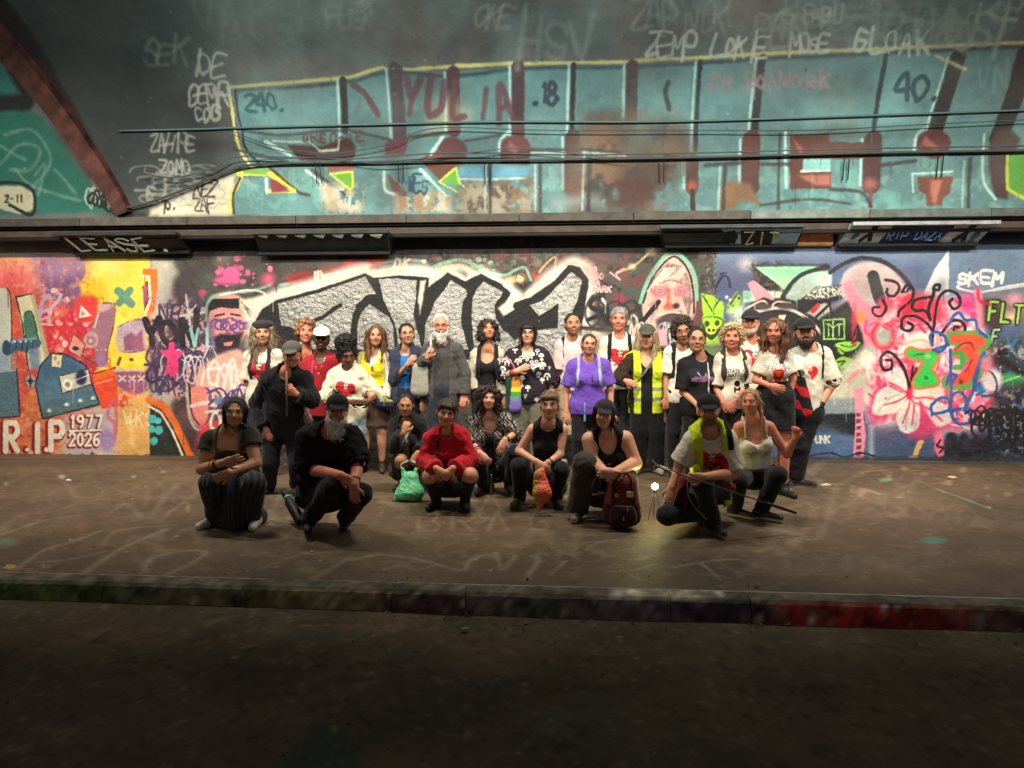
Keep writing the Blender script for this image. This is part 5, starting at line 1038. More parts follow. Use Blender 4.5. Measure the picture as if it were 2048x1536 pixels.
def nets(F, lo, h):
    S = F < 0
    sh = np.array(F.shape) - 1
    cnt = np.zeros(sh, np.int8)
    for c in CN: cnt += S[c[0]:c[0] + sh[0], c[1]:c[1] + sh[1], c[2]:c[2] + sh[2]]
    act = (cnt > 0) & (cnt < 8); ijk = np.argwhere(act)
    if len(ijk) == 0: return np.zeros((0, 3)), np.zeros((0, 4), int)
    vid = np.full(sh, -1, np.int32); vid[act] = np.arange(len(ijk))
    val = np.stack([F[ijk[:, 0] + c[0], ijk[:, 1] + c[1], ijk[:, 2] + c[2]] for c in CN], 1)
    acc = np.zeros((len(ijk), 3)); w = np.zeros(len(ijk))
    for a, b in ED:
        fa, fb = val[:, a], val[:, b]; x = (fa < 0) != (fb < 0)
        t = np.where(x, fa / np.where(x, fa - fb, 1), 0)
        acc += np.where(x[:, None], CN[a] + t[:, None] * (CN[b] - CN[a]), 0); w += x
    V = lo + (ijk + acc / w[:, None]) * h
    Q = []
    for ax in range(3):
        o1, o2 = [(1, 2), (2, 0), (0, 1)][ax]
        s0 = [slice(None)] * 3; s1 = [slice(None)] * 3; s0[ax] = slice(0, -1); s1[ax] = slice(1, None)
        A, B = S[tuple(s0)], S[tuple(s1)]; cr = np.argwhere(A != B)
        ok = (cr[:, o1] > 0) & (cr[:, o2] > 0) & (cr[:, o1] < F.shape[o1] - 1) & (cr[:, o2] < F.shape[o2] - 1); cr = cr[ok]
        if len(cr) == 0: continue
        u = np.zeros(3, int); u[o1] = 1; v = np.zeros(3, int); v[o2] = 1
        g = lambda q: vid[q[:, 0], q[:, 1], q[:, 2]]
        q = np.stack([g(cr - u - v), g(cr - v), g(cr), g(cr - u)], 1)
        flip = ~A[cr[:, 0], cr[:, 1], cr[:, 2]]
        q[flip] = q[flip][:, ::-1]; Q.append(q)
    Q = np.vstack(Q); Q = Q[(Q >= 0).all(1)]
    return V, Q
def wob3(X, Y, Z, f, seed):
    r = np.random.RandomState(seed); out = 0
    for i in range(5):
        d = r.normal(size=3); d /= np.linalg.norm(d); k = f * r.uniform(.6, 1.7)
        out = out + np.sin(k * (X * d[0] + Y * d[1] + Z * d[2]) + r.uniform(0, 6) + 1.3 * np.sin(k * .6 * (X * d[2] - Y * d[0] + Z * d[1])))
    return out / 5

def strands(V, Q, C, n, up, L=(.03, .08), w=.0035, lift=.004, curl=0.0, seed=1):
    """loose locks laid over a hair form: thin tapering ribbons that follow it downwards"""
    r = np.random.RandomState(seed); a, b, c = V[Q[:, 0]], V[Q[:, 1]], V[Q[:, 2]]
    Nf = np.cross(b - a, c - a); Nf /= np.linalg.norm(Nf, axis=1)[:, None] + 1e-9; ctr = V.mean(0)
    idx = r.randint(0, len(Q), n); VV = []; QQ = []; CC = []; base = len(V)
    for i in idx:
        p = V[Q[i]].mean(0); nrm = Nf[i]
        if nrm @ (p - ctr) < 0: nrm = -nrm
        d = -np.asarray(up) - nrm * (-np.asarray(up) @ nrm); d = d + r.normal(size=3) * (.35 if not curl else .9); d = unit(d - nrm * (d @ nrm)); s = np.cross(nrm, d)
        l = r.uniform(*L); k = 5; ph = r.uniform(0, 6); shade = np.clip(r.normal(1, .38), .35, 2.0); out = lift * r.uniform(.6, 2.2)
        for j in range(k):
            t = j / (k - 1); q = p + d * l * t + nrm * (out * math.sin(math.pi * min(t * .8 + .1, 1)) + .0) - np.asarray(up) * l * .25 * t * t
            if curl: q = q + s * curl * math.sin(ph + t * 9) + nrm * curl * (.6 + math.cos(ph + t * 9))
            ww = w * (1 - .75 * t); VV += [q - s * ww, q + s * ww]; CC += [C[Q[i, 0]] * shade] * 2
            if j: m = base + len(VV) - 4; QQ.append((m, m + 1, m + 3, m + 2))
    return np.vstack([V, VV]), np.vstack([Q, QQ]), np.vstack([C, CC])
# ------------------------------------------------------------------ people
SK = dict(pale=(208, 152, 124), fair=(198, 138, 108), tan=(172, 116, 88), olive=(178, 124, 94), asian=(192, 140, 108), brown=(104, 66, 48), dark=(78, 50, 38), red=(204, 126, 100))
class Fig: pass
NP = [0]
EYE_W = lin((176, 165, 152)); EYE_D = lin((40, 28, 24))
def frame_from(up, fwd):
    up = unit(up); r = unit(np.cross(fwd, up)); 
    f = unit(np.cross(up, r)); return r, up, f
def hand(g, w, d, n, curl=.5, s=1.0, side=1.0):
    """palm, four unequal bent fingers and a thumb: w wrist, d pointing direction, n palm normal"""
    d = unit(d); n = unit(np.asarray(n) - d * np.dot(n, d)); t = np.cross(d, n) * side
    pc = w + d * .045 * s
    g.ell(pc, (d, t, n), (.052 * s, .040 * s, .017 * s), .015)
    g.cone(w - d * .01, w + d * .03 * s, .026 * s, .022 * s, .015, flat=(n, .75))
    for i, (o, L) in enumerate(((-.028, .066), (-.009, .078), (.010, .072), (.029, .056))):
        b = w + d * (.085 - abs(o - .0) * .22) * s + t * o * s
        dd = unit(d + t * o * 2.6); c = curl
        k1 = b + (dd * math.cos(c * .6) + n * math.sin(c * .6)) * L * .46 * s
        k2 = k1 + (dd * math.cos(c * 1.7) + n * math.sin(c * 1.7)) * L * .33 * s
        k3 = k2 + (dd * math.cos(c * 2.6) + n * math.sin(c * 2.6)) * L * .27 * s
        g.cone(b, k1, .0098 * s, .0090 * s, .004); g.cone(k1, k2, .0090 * s, .0084 * s, .003); g.cone(k2, k3, .0084 * s, .0072 * s, .003)
    tb = w + d * .022 * s - t * .028 * s; t1 = tb + unit(d * .7 - t * .75 + n * .25) * .042 * s; t2 = t1 + unit(d * 1.0 - t * .12 + n * (.25 + curl * .3)) * .034 * s
    g.cone(tb, t1, .014 * s, .011 * s, .01); g.cone(t1, t2, .011 * s, .0085 * s, .004)

def shared_ball():
    """low sphere mesh data for eyes"""
    V = []; F = []; n, m = 10, 6
    for i in range(m + 1):
        a = math.pi * i / m
        for j in range(n): b = 2 * math.pi * j / n; V.append((math.sin(a) * math.cos(b), -math.cos(a), math.sin(a) * math.sin(b)))
    for i in range(m):
        for j in range(n): F.append((i * n + j, (i + 1) * n + j, (i + 1) * n + (j + 1) % n, i * n + (j + 1) % n))
    return np.array(V), np.array(F)
BALL_V, BALL_F = shared_ball()

def person(label, fv, head, sl, sr, skin='fair', group=None, **K):
    """joints are measured points (u, v[, metres nearer than the figure's own plane]); fv is where the figure meets the ground"""
    NP[0] += 1; sid = NP[0]
    P = Fig(); cu, vt, vc = head[0], head[1], head[2]
    gx = K.get('gu', cu)
    Y = on_z(gx, fv, 0.0)[1]; P.Y = Y
    D = (Y - CO[1]); sc = FPX / D; P.sc = sc
    ins = K.get('ins', .036) * sc; dn_ = K.get('dn', .022) * sc
    sl = (sl[0] + ins, sl[1] + dn_) + tuple(sl[2:]); sr = (sr[0] - ins, sr[1] + dn_) + tuple(sr[2:])
    def W3(q, dy=None):
        d = (q[2] if len(q) > 2 else 0.0) if dy is None else dy
        return on_y(q[0], q[1], Y - d)
    # ---- joints
    lean = K.get('lean', 0.0)                       # how far the shoulders are nearer than the hips
    SLp, SRp = W3(sl, sl[2] if len(sl) > 2 else lean), W3(sr, sr[2] if len(sr) > 2 else lean)
    sm = (SLp + SRp) / 2
    mu, mv = (sl[0] + sr[0]) / 2, (sl[1] + sr[1]) / 2
    def dj(key, u, v, d=0.0):
        q = K.get(key); return W3(q) if q is not None else on_y(u, v, Y - d)
    hipd = K.get('hipd', .50) - .03; fem = K.get('fem', True); wt = K.get('w', 1.0)
    hw = .085 * wt
    HL = dj('hl', mu - hw * sc, mv + hipd * sc); HR = dj('hr', mu + hw * sc, mv + hipd * sc); hm = (HL + HR) / 2
    hu = K['hl'][0] if 'hl' in K else mu - hw * sc; hu2 = K['hr'][0] if 'hr' in K else mu + hw * sc
    KLp = dj('kl', hu - 2, fv - .49 * sc, .03); KRp = dj('kr', hu2 + 2, fv - .49 * sc, .03)
    AL = dj('al', hu - 3, fv - .075 * sc, -.02); AR = dj('ar', hu2 + 3, fv - .075 * sc, -.02)
    for A in (AL, AR): A[2] = max(A[2], .075)
    EL = dj('el', sl[0] - .045 * sc, sl[1] + .27 * sc, lean * .6 - .02); ER = dj('er', sr[0] + .045 * sc, sr[1] + .27 * sc, lean * .6 - .02)
    WL = dj('wl', (K['el'][0] if 'el' in K else sl[0] - .05 * sc) + .00 * sc, (K['el'][1] if 'el' in K else sl[1] + .29 * sc) + .25 * sc, .06)
    WR = dj('wr', (K['er'][0] if 'er' in K else sr[0] + .05 * sc) - .00 * sc, (K['er'][1] if 'er' in K else sr[1] + .29 * sc) + .25 * sc, .06)
    root = empty("person", (float(hm[0]), float(hm[1]), 0.0)); P.root = root
    tag(root, label, "person", group)
    # ---- frames
    R = unit(SRp - SLp); U = unit(sm - hm); R = unit(R - U * (R @ U)); Fw = unit(np.cross(U, R)); Fw = -Fw if Fw[1] > 0 else Fw
    P.R, P.U, P.Fw = R, U, Fw
    hh = (vc - vt) / sc * K.get('hs', 1.0) * 1.02; hd = K.get('hd', lean + .04)
    hs = hh / .245
    hc = W3((cu, (vt + vc) / 2), hd); P.hc = hc
    tocam = unit(np.array([CO[0] - hc[0], CO[1] - hc[1], 0]))
    fr_ = random.Random(sid * 13); yaw, pit, rol = [rad(a + fr_.uniform(-q, q)) for a, q in zip(K.get('face', (0, 0, 0)), (7, 3, 5))]
    Mh = Matrix.Rotation(yaw, 3, 'Z') @ Matrix.Identity(3)
    f0 = np.array(Mh) @ tocam; r0 = unit(np.cross((0, 0, 1), f0)) ; r0 = np.array([-f0[1], f0[0], 0]); 
    if r0[0] < 0: r0 = -r0
    u0 = np.array([0, 0, 1.0])
    f1 = f0 * math.cos(pit) - u0 * math.sin(pit); u1 = u0 * math.cos(pit) + f0 * math.sin(pit)      # pitch > 0 looks down
    r2 = r0 * math.cos(rol) + u1 * math.sin(rol); u2 = u1 * math.cos(rol) - r0 * math.sin(rol)
    HX = 1.04 + .10 * random.Random(sid * 7).random(); hr, hu_, hf = r2 * HX, u2, f1; HB = (r2 / HX, u2, f1); P.HB = HB; P.hs = hs
    def H(x, y, z): return hc + (hr * x + hu_ * y + hf * z) * hs
    P.H = H
    nb = sm + U * .082 - Fw * .012; P.nb = nb
    arms = (('l', SLp, EL, WL), ('r', SRp, ER, WR)); legs = (('l', HL, KLp, AL), ('r', HR, KRp, AR))
    bl = K.get('belly', 0.0); shw = np.linalg.norm(SRp - SLp) / 2
    chest = sm - U * .12 + Fw * .005; waist = hm * .62 + sm * .38
    def torso(g, off, k=.05):
        cw = max(shw * .92, .125) * K.get('cw', 1.0); ww = cw * (.86 if fem else .93) * K.get('ww', 1.0); pw = max(cw * (1.02 if fem else .94), .14) * K.get('pw', 1.0)
        fl = .64
        g.cone(chest, waist, cw, ww, k, flat=(Fw, fl), off=off)
        g.cone(waist, hm + U * .02, ww, pw, k, flat=(Fw, .70), off=off)
        g.cone(nb - U * .01, SLp - U * .015, .050, .050, k, off=off); g.cone(nb - U * .01, SRp - U * .015, .050, .050, k, off=off)
        if fem:
            bs = K.get('bust', 1.0)
            for sx in (-1, 1): g.ell(chest - U * .03 + R * sx * cw * .46 + Fw * cw * .50, (R, U, Fw), (.062 * bs, .062 * bs, .050 * bs), .04, off=off)
        if bl: g.ell(waist - U * .03 + Fw * .05, (R, U, Fw), (ww * .95, .13, ww * .62 + bl), .06, off=off)
    def arm(g, which, frac, off, k=.03, loose=0.0):
        for nm, a, b, c in arms:
            if nm not in which: continue
            q = K.get('armw', 1.0 if not fem else .92) * (1 + (wt - 1) * .6)
            if frac <= .5:
                e = a + (b - a) * frac * 2; g.cone(a, e, .052 * q, (.052 - .012 * frac * 2) * q + loose, k, off=off)
            else:
                g.cone(a, b, .052 * q, .040 * q + loose * .6, k, off=off); e = b + (c - b) * (frac - .5) * 2
                g.cone(b, e, .041 * q + loose * .5, (.041 - .014 * (frac - .5) * 2) * q + loose, k * .7, off=off)
    def leg(g, frac, off, k=.05, loose=0.0, which='lr'):
        for nm, a, b, c in legs:
            if nm not in which: continue
            q = K.get('legw', 1.0) * wt
            if frac <= .5: e = a + (b - a) * frac * 2; g.cone(a, e, .088 * q, (.088 - .030 * frac * 2) * q + loose, k, off=off)
            else:
                g.cone(a, b, .088 * q, .058 * q + loose * .5, k, off=off); e = b + (c - b) * (frac - .5) * 2
                g.cone(b, e, .058 * q + loose * .5, (.058 - .020 * (frac - .5) * 2) * q + loose, k * .6, off=off)
                if frac > .8 and not loose: bk = unit(np.cross(R, unit(c - b))); bk = bk if bk[1] > 0 else -bk; g.ell(b + (c - b) * .3 + bk * .015, (unit(c - b), R, bk), (.12, .05 * q, .05 * q), .03, off=off)
    allp = np.array([SLp, SRp, HL, HR, EL, ER, WL, WR, hc, KLp, KRp, AL, AR]); lo = allp.min(0) - .24; hi = allp.max(0) + .24
    upp = np.array([SLp, SRp, HL, HR, EL, ER, WL, WR, hc, hm - U * .1])
    bare = K.get('bare', '')
    # ---- body
    bp = upp if not bare else allp
    g = Grid(bp.min(0) - .21, bp.max(0) + .21, .0085)
    torso(g, -.006); arm(g, 'lr', .98, -.002, .025)
    if bare: leg(g, 1.0, -.002, which=bare)
    g.cone(H(0, -.05, -.022), nb, .050 * hs * (1.0 if fem else 1.12), .058, .03); 
    HE = Grid(hc - .2 * hs, hc + .2 * hs, .0085) if False else g
    def he(c, r, k=.015, sub=False): HE.ell(H(*c), HB, np.array(r) * hs, k, sub)
    jw = K.get('jaw', 1.0)
    he((0, .035, -.012), (.074, .086, .094), .02); he((0, -.025, .018), (.063 * jw, .085, .073), .03); he((0, -.078, .034), (.044 * jw, .036, .044), .025); he((0, -.098, .062), (.020, .017, .018), .02)
    for sx in (-1, 1):
        he((sx * .036, -.030, .066), (.024, .022, .020), .02); he((sx * .031, .010, .096), (.017, .012, .014), .012, True); he((sx * .075, -.008, -.012), (.010, .030, .019), .008)
        he((sx * .012, -.030, .092), (.010, .008, .010), .008)
    HE.cone(H(0, .014, .088), H(0, -.026, .108), .009 * hs, .0125 * hs, .012); he((0, .030, .082), (.045, .010, .012), .015); he((0, -.060, .083), (.024, .010, .012), .01); he((0, -.046, .090), (.020, .004, .006), .006)
    pals = {}
    for nm, a, b, c in arms:
        hk = K.get('h' + nm + '_', None); d = (W3(hk) - c) if hk is not None else (c - b)
        n = K.get('n' + nm, None); n = np.array(n, float) if n is not None else (np.array([0, 1.0, .1]) if abs(unit(d)[1]) < .8 else np.array([0, 0, -1.0]))
        hand(g, c, d, n, K.get('curl', .5) if K.get('c' + nm) is None else K['c' + nm], K.get('hsz', 1.0), 1 if nm == 'l' else -1); pals[nm] = (c, unit(d), n)
    P.pals = pals
    V, Q = g.mesh()
    # keep the one skin: drop specks
    sk = np.array(lin(SK[skin])); col = np.tile(sk, (len(V), 1))
    q = (V - hc) / hs; lx, ly, lz = q @ HB[0], q @ hu_, q @ hf
    inh = (np.abs(lx) < .09) & (np.abs(ly) < .13) & (lz > .0)
    def spot(x, y, rx, ry, c, a, zmin=.03):
        m = np.clip(1.25 - (((lx - x) / rx) ** 2 + ((ly - y) / ry) ** 2), 0, 1)[:, None] * a * ((lz > zmin) & inh)[:, None]; col[:] = col * (1 - m) + np.array(c) * m
    rosy = sk * np.array([1.12, .78, .74]); dk = sk * .62
    for sx in (-1, 1): spot(sx * .04, -.03, .024, .022, rosy, .5)
    spot(0, -.022, .016, .014, rosy, .4)
    if K.get('stub'): spot(0, -.085, .062, .045, np.array(lin(K['stub'])), .75, -.02); 
    spot(0, -.060, .028 if K.get('smile') else .024, .012 if K.get('smile') else .008, sk * np.array([.62, .26, .26]), .95)
    for sx in (-1, 1): spot(sx * .034, -.046, .010, .022, sk * np.array([.74, .64, .60]), .45); spot(sx * .010, -.036, .008, .006, dk * .7, .7)  # shaded cheek folds and nostrils, painted into the skin
    spot(0, -.078, .022, .008, sk * .78, .4); spot(0, .075, .06, .02, sk * 1.06, .3)  # shade below the mouth put into the colour; forehead slightly lighter
    blot = wob3(V[:, 0], V[:, 1], V[:, 2], 40, sid); col *= (1 + .07 * blot)[:, None]
    for sx in (-1, 1): spot(sx * .031, .010, .022, .013, dk, .6)  # eye socket shading painted as darker skin
    body = mesh_np("body", V, Q, M_SKIN, root, col); P.body = body
    # ---- face details as parts
    def blob(name, c, r, color, mat=M_PLAIN, tilt=0.0):
        X = BALL_V * np.array(r); ct, st = math.cos(tilt), math.sin(tilt)
        X = np.stack([X[:, 0] * ct - X[:, 1] * st, X[:, 0] * st + X[:, 1] * ct, X[:, 2]], 1) + np.array(c)
        Vw = hc + hs * (X[:, :1] * hr + X[:, 1:2] * hu_ + X[:, 2:] * hf)
        return mesh_np(name, Vw, BALL_F, mat, root, np.tile(color, (len(Vw), 1)))
    br = np.array(lin(K.get('brow', K.get('hairc', (50, 36, 30))))) * .8
    if K.get('eyes', True):
        for sx in (-1, 1):
            op = K.get('squint', .5) * .85
            X = BALL_V * np.array((.0135, .0085 * op + .0015, .009)) + np.array((sx * .031, .008, .081))
            cc = np.tile(EYE_W if op > .4 else sk * .4, (len(X), 1)).astype(float); dd = (X[:, 0] - sx * .031) ** 2; cc[(dd < .0062 ** 2)] = EYE_D
            Vw = hc + hs * (X[:, :1] * hr + X[:, 1:2] * hu_ + X[:, 2:] * hf); mesh_np("eye", Vw, BALL_F, M_GLOSS, root, cc)
    for sx in (-1, 1): blob("eyebrow", (sx * .032, .030, .088), (.018, .0042, .006), br, M_HAIR, -sx * .12)
    if K.get('smile'):
        blob("teeth", (0, -.059, .0985 if K.get("beard") else .0900), (.016, .0040, .006), lin((206, 196, 178)), M_GLOSS)
    # ---- hair
    hc_ = K.get('hairc'); style = K.get('hair')
    def headgrid(x0, x1, y0, y1, z0, z1, h=.0085):
        C = np.array([H(x, y, z) for x in (x0, x1) for y in (y0, y1) for z in (z0, z1)]); return Grid(C.min(0), C.max(0), h)
    def loc(g):
        X, Y_, Z = g.coords(); q = [X - hc[0], Y_ - hc[1], Z - hc[2]]
        return [sum(q[i] * ax[i] for i in range(3)) / hs for ax in HB]
    if style:
        g = headgrid(-.20, .20, -.42 if style in ('long', 'longwavy') else -.22, .24, -.19, .17)
        e = lambda c, r, k=.02, sub=False: g.ell(H(*c), HB, np.array(r) * hs, k, sub)
        th_ = dict(short=.010, crop=.006, bob=.014, long=.010, longwavy=.012, curly=.026, curlyshort=.020, tied=.006, afro=.018, fringe=.014, thin=.006, pony=.009)[style]
        e((0, .038, -.018), (.075 + th_, .086 + th_, .094 + th_))
        if style in ('short', 'crop', 'thin', 'tied', 'afro', 'pony', 'curlyshort'): e((0, -.02, -.05), (.072 + th_ * .8, .085, .062 + th_))
        if style == 'curlyshort':
            for sx in (-1, 1): e((sx * .075, .0, .0), (.026, .06, .05))
            e((0, .10, .05), (.065, .03, .04))
        if style in ('bob', 'fringe'):
            dn = -.075 if style == 'bob' else -.055
            e((0, -.02, -.055), (.088, .100, .062))
            for sx in (-1, 1): g.cone(H(sx * .074, .05, .02), H(sx * .074, dn, .018), .026 * hs, .020 * hs, .02)
        if style in ('long', 'longwavy', 'curly'):
            dn = -.30 if style != 'curly' else -.12
            for sx in (-1, 1):
                for j, (x, z) in enumerate(((.072, .020), (.085, -.02), (.06, -.06))):
                    w_ = .028 if style == 'long' else .036
                    g.cone(H(sx * x, .04, z), H(sx * (x + .012), -.10, z * .7), w_ * hs, w_ * hs, .03); 
                    if style != 'curly': g.cone(H(sx * (x + .012), -.10, z * .7), H(sx * (x + (.004 if j else -.004)), dn + .05 * j, z * .6 + .035), w_ * hs, w_ * .55 * hs, .03)
            e((0, -.04, -.06), (.085, .13, .06))
        if style == 'afro': e((0, .125, -.02), (.100, .078, .085), .03)
        if style == 'tied': e((0, .03, -.115), (.035, .035, .03))
        if style == 'pony': e((.05, -.02, -.10), (.045, .07, .045)); g.cone(H(.06, -.02, -.10), H(.095, -.12, -.05), .03 * hs, .014 * hs, .02)
        lx_, ly_, lz_ = loc(g); F = g.F
        amp = dict(curly=.034, curlyshort=.026, afro=.022, longwavy=.012, long=.005, fringe=.006, bob=.005, short=.006).get(style, .003); fr = dict(curly=135, curlyshort=150, afro=185, longwavy=95).get(style, 100)
        F = F + (amp * hs * wob3(lx_ * hs, ly_ * hs * (.45 if style in ('long', 'longwavy', 'bob') else 1), lz_ * hs, fr, sid)).astype(np.float32)
        F = F + ((.0045 if style not in ('crop', 'thin', 'tied') else .002) * hs * wob3(lx_ * hs, ly_ * hs * .5, lz_ * hs, 150, sid + 40)).astype(np.float32)
        # the face stays free
        hl_ = K.get('hairline', .100 if style in ('tied', 'short', 'thin', 'crop', 'pony', 'long', 'longwavy', 'afro') else .082); fwid = K.get('facew', .061 if style in ('bob', 'long', 'longwavy', 'fringe', 'curly') else .074)
        cut = np.sqrt((lx_ / fwid) ** 2 + ((ly_ - (hl_ - .10)) / .10) ** 2 + ((lz_ - .10) / .105) ** 2) - 1
        F = np.maximum(F, (-cut * .06 * hs).astype(np.float32))
        if K.get('fringe', style in ('fringe', 'bob')):
            ff = np.sqrt((lx_ / .072) ** 2 + ((ly_ - .068) / .034) ** 2 + ((lz_ - .062) / .034) ** 2) - 1
            F = np.minimum(F, (ff * .035 * hs + .004 * wob3(lx_, ly_ * .3, lz_, 90, sid + 3)).astype(np.float32))
        if style == 'thin': F = np.maximum(F, ((ly_ - .10) * hs).astype(np.float32))
        V, Q = g.mesh(F)
        if len(V):
            cc = np.array(lin(hc_)); q = (V - hc) / hs; s_ = np.clip(.5 + .9 * wob3(q @ HB[0], (q @ hu_) * .22, q @ hf, 85, sid + 5), 0, 1)
            c2 = np.array(lin(K.get('hairc2', hc_))); col = cc * (1 - s_[:, None]) + c2 * s_[:, None]
            n_, L_, c_ = dict(short=(150, (.02, .045), 0), crop=(60, (.01, .02), 0), thin=(60, (.01, .03), 0), tied=(110, (.03, .08), 0), bob=(230, (.05, .12), 0), fringe=(230, (.04, .10), 0), long=(300, (.08, .20), 0), longwavy=(320, (.07, .17), .0035), curly=(360, (.03, .07), .008), curlyshort=(260, (.02, .05), .007), afro=(320, (.012, .03), .006), pony=(150, (.03, .09), 0)).get(style, (120, (.03, .06), 0))
            Qs = Q[((V[Q].mean(1) - hc) / hs) @ hu_ < .03] if K.get('cap') else Q
            if len(Qs) > 20:
                V, Q2, col = strands(V, Qs, col, n_, hu_, L_, .0042, .004, c_, sid); Q = np.vstack([Q, Q2[len(Qs):]])
            mesh_np("hair", V, Q, M_HAIR, root, col)
    if K.get('beard'):
        g = headgrid(-.11, .11, -.24, .03, -.06, .15, .008); e = lambda c, r, k=.02, sub=False: g.ell(H(*c), HB, np.array(r) * hs, k, sub); L = K.get('beardl', 0.0)
        BW = K.get('beardw', 1.0); e((0, -.085, .040), (.060 * BW, .040, .052)); e((0, -.105 - L * .5, .050), (.046 * BW, .030 + L, .038)); e((0, -.046, .092), (.030, .010, .012), .01)
        for sx in (-1, 1): g.cone(H(sx * .066, -.01, .02), H(sx * .052, -.07, .045), .013 * hs, .022 * hs, .02)
        lx_, ly_, lz_ = loc(g); F = g.F + (.004 * wob3(lx_, ly_, lz_, 110, sid) + (.009 if L > .03 else 0) * wob3(lx_, ly_ * .35, lz_, 95, sid + 2)).astype(np.float32)
        mo = np.sqrt((lx_ / .022) ** 2 + ((ly_ + .0605) / .008) ** 2) - 1; F = np.where((lz_ > .07) & (L < .03), np.maximum(F, (-mo * .01).astype(np.float32)), F)
        V, Q = g.mesh(F); V, Q, col = strands(V, Q, np.tile(np.array(lin(K["beard"])), (len(V), 1)), 150 if L > .03 else 70, hu_, (.015, .05 if L > .03 else .025), .0036, .003, .002, sid); mesh_np("beard", V, Q, M_HAIR, root, np.clip(col, 0, .95))
    if K.get('cap'):
        kind, cc = K['cap']; g = headgrid(-.15, .15, .0, .20, -.16, .22, .008); e = lambda c, r, k=.02, sub=False: g.ell(H(*c), HB, np.array(r) * hs, k, sub)
        if kind == 'beret': e((0, .085, -.02), (.105, .055, .115)); e((0, .055, -.01), (.086, .03, .104))
        else: e((0, .045, -.012), (.090, .098, .110))
        lx_, ly_, lz_ = loc(g); F = np.maximum(g.F, ((.042 + (0 if kind == 'beret' else .25 * np.clip(-lz_, -.02, .1)) - ly_) * hs).astype(np.float32)); g.F = F
        if kind != 'beret':
            bx = K.get('brim', .0); g.ell(H(bx, .046, .120), (unit(hr), unit(hu_ + .22 * hf), unit(hf - .22 * hu_)), np.array((.074, .0085, .070)) * hs, .008)
        V, Q = g.mesh(); cap = mesh_np("cap", V, Q, M_CLOTH, root, np.tile(lin(cc), (len(V), 1)))
        if kind != 'beret':
            mb = MB(); p0 = H(0, .147, -.012); mb.tube([p0, p0 + hu_ * .008], .009 * hs, 6, lin(np.array(cc) * .9)); mb.build("cap_button", M_CLOTH, cap)
    if K.get('glasses'):
        mb = MB(); gc = lin(K['glasses']) if K['glasses'] is not True else lin((30, 28, 28)); rr = .0021 * hs
        for sx in (-1, 1):
            ring = [H(sx * .031 + .0225 * math.cos(a), .006 + .0175 * math.sin(a), .104 - .004 * abs(math.cos(a))) for a in np.linspace(0, 2 * math.pi, 15)]; mb.tube(ring, rr, 5, gc, cap=False); mb.tube([H(sx * .053, .010, .100), H(sx * .074, .008, .05), H(sx * .078, .006, -.01)], rr, 5, gc)
        mb.tube([H(-.009, .010, .106), H(.009, .010, .106)], rr, 5, gc); mb.build("glasses", M_GLOSS, root)
        if K.get('shades'):
            for sx in (-1, 1): blob("lens", (sx * .031, .006, .101), (.022, .017, .003), lin((16, 15, 16)), M_GLOSS)

    # ---- clothes: the same figure, grown by the thickness of the cloth and cut at hems and cuffs
    lo_t = np.minimum(upp.min(0), (hm - U * .45).min()) if False else upp.min(0)
    def cloth_grid(low=.30, h=.011):
        pts = np.vstack([np.array([SLp, SRp, HL, HR, EL, ER, WL, WR, nb]), (hm - U * low)[None]]); return Grid(pts.min(0) - .20, pts.max(0) + .20, h)
    def tl(g, c=None):
        X, Y_, Z = g.coords(); c = chest if c is None else c; q = [X - c[0], Y_ - c[1], Z - c[2]]
        return [sum(q[i] * ax[i] for i in range(3)) for ax in (R, U, Fw)]
    P.tl = tl
    Lt = (sm - hm) @ U
    def top(name, col, sleeve=.27, hem=-.08, off=.016, neck=.068, neckd=.0, loose=.020, open_=None, mat=M_CLOTH, which='lr', wr=.004, skirt=0.0, colf=None, sl2=None, region=None, h=.011, strap=None):
        g = cloth_grid(.30 + max(0, -hem - .2), h); torso(g, off)
        if skirt or hem < -.05:
            e_ = hm + U * (hem - .06); cw = max(shw * .92, .125) * K.get('cw', 1.0); g.cone(waist, e_, cw * (.98 + skirt) , cw * (1.04 + skirt), .05, flat=(Fw, .70), off=off)
        if hem < 0 and (sleeve > 0 or name == 'tshirt'):
            for hp in (HL, HR): g.cone(hp, hp - U * .05, .088 * wt * K.get('legw', 1.0), .088 * wt * K.get('legw', 1.0), .05, off=off * .9 + .004)
        if sleeve > 0: arm(g, which, sleeve, off * .6, .035, loose)
        if sl2: arm(g, sl2[0], sl2[1], off * .6, .035, loose)
        x, y, z = tl(g)
        F = g.F + (wr * wob3(x, y * 1.0, z, 34, sid) + wr * .7 * wob3(x * 1.0, y * 2.2, z, 46, sid + 9)).astype(np.float32)
        rd = np.abs(wob3(x + .4 * y, y * .45, z, 50, sid + 21)); F = F + (wr * 3.2 * np.clip(rd - .34, -.34, .05)).astype(np.float32)
        F = np.maximum(F, -(y - (hem + (hm - chest) @ U)))                                  # hem
        # cuffs: trim past the sleeve end
        for nm, a, b, c in arms:
            fr = sl2[1] if (sl2 and nm in sl2[0]) else (sleeve if nm in which else 0)
            if fr <= 0: continue
            p, d = (a + (b - a) * fr * 2, unit(b - a)) if fr <= .5 else (b + (c - b) * (fr - .5) * 2, unit(c - b))
            m = .12; q = g.block(p - m, p + m)
            if q: sl_, (X, Yy, Z) = q; dd = (X - p[0]) * d[0] + (Yy - p[1]) * d[1] + (Z - p[2]) * d[2]; far = (X - p[0]) ** 2 + (Yy - p[1]) ** 2 + (Z - p[2]) ** 2 < .10 ** 2; F[sl_] = np.where(far & (dd > -.03), np.maximum(F[sl_], dd), F[sl_])
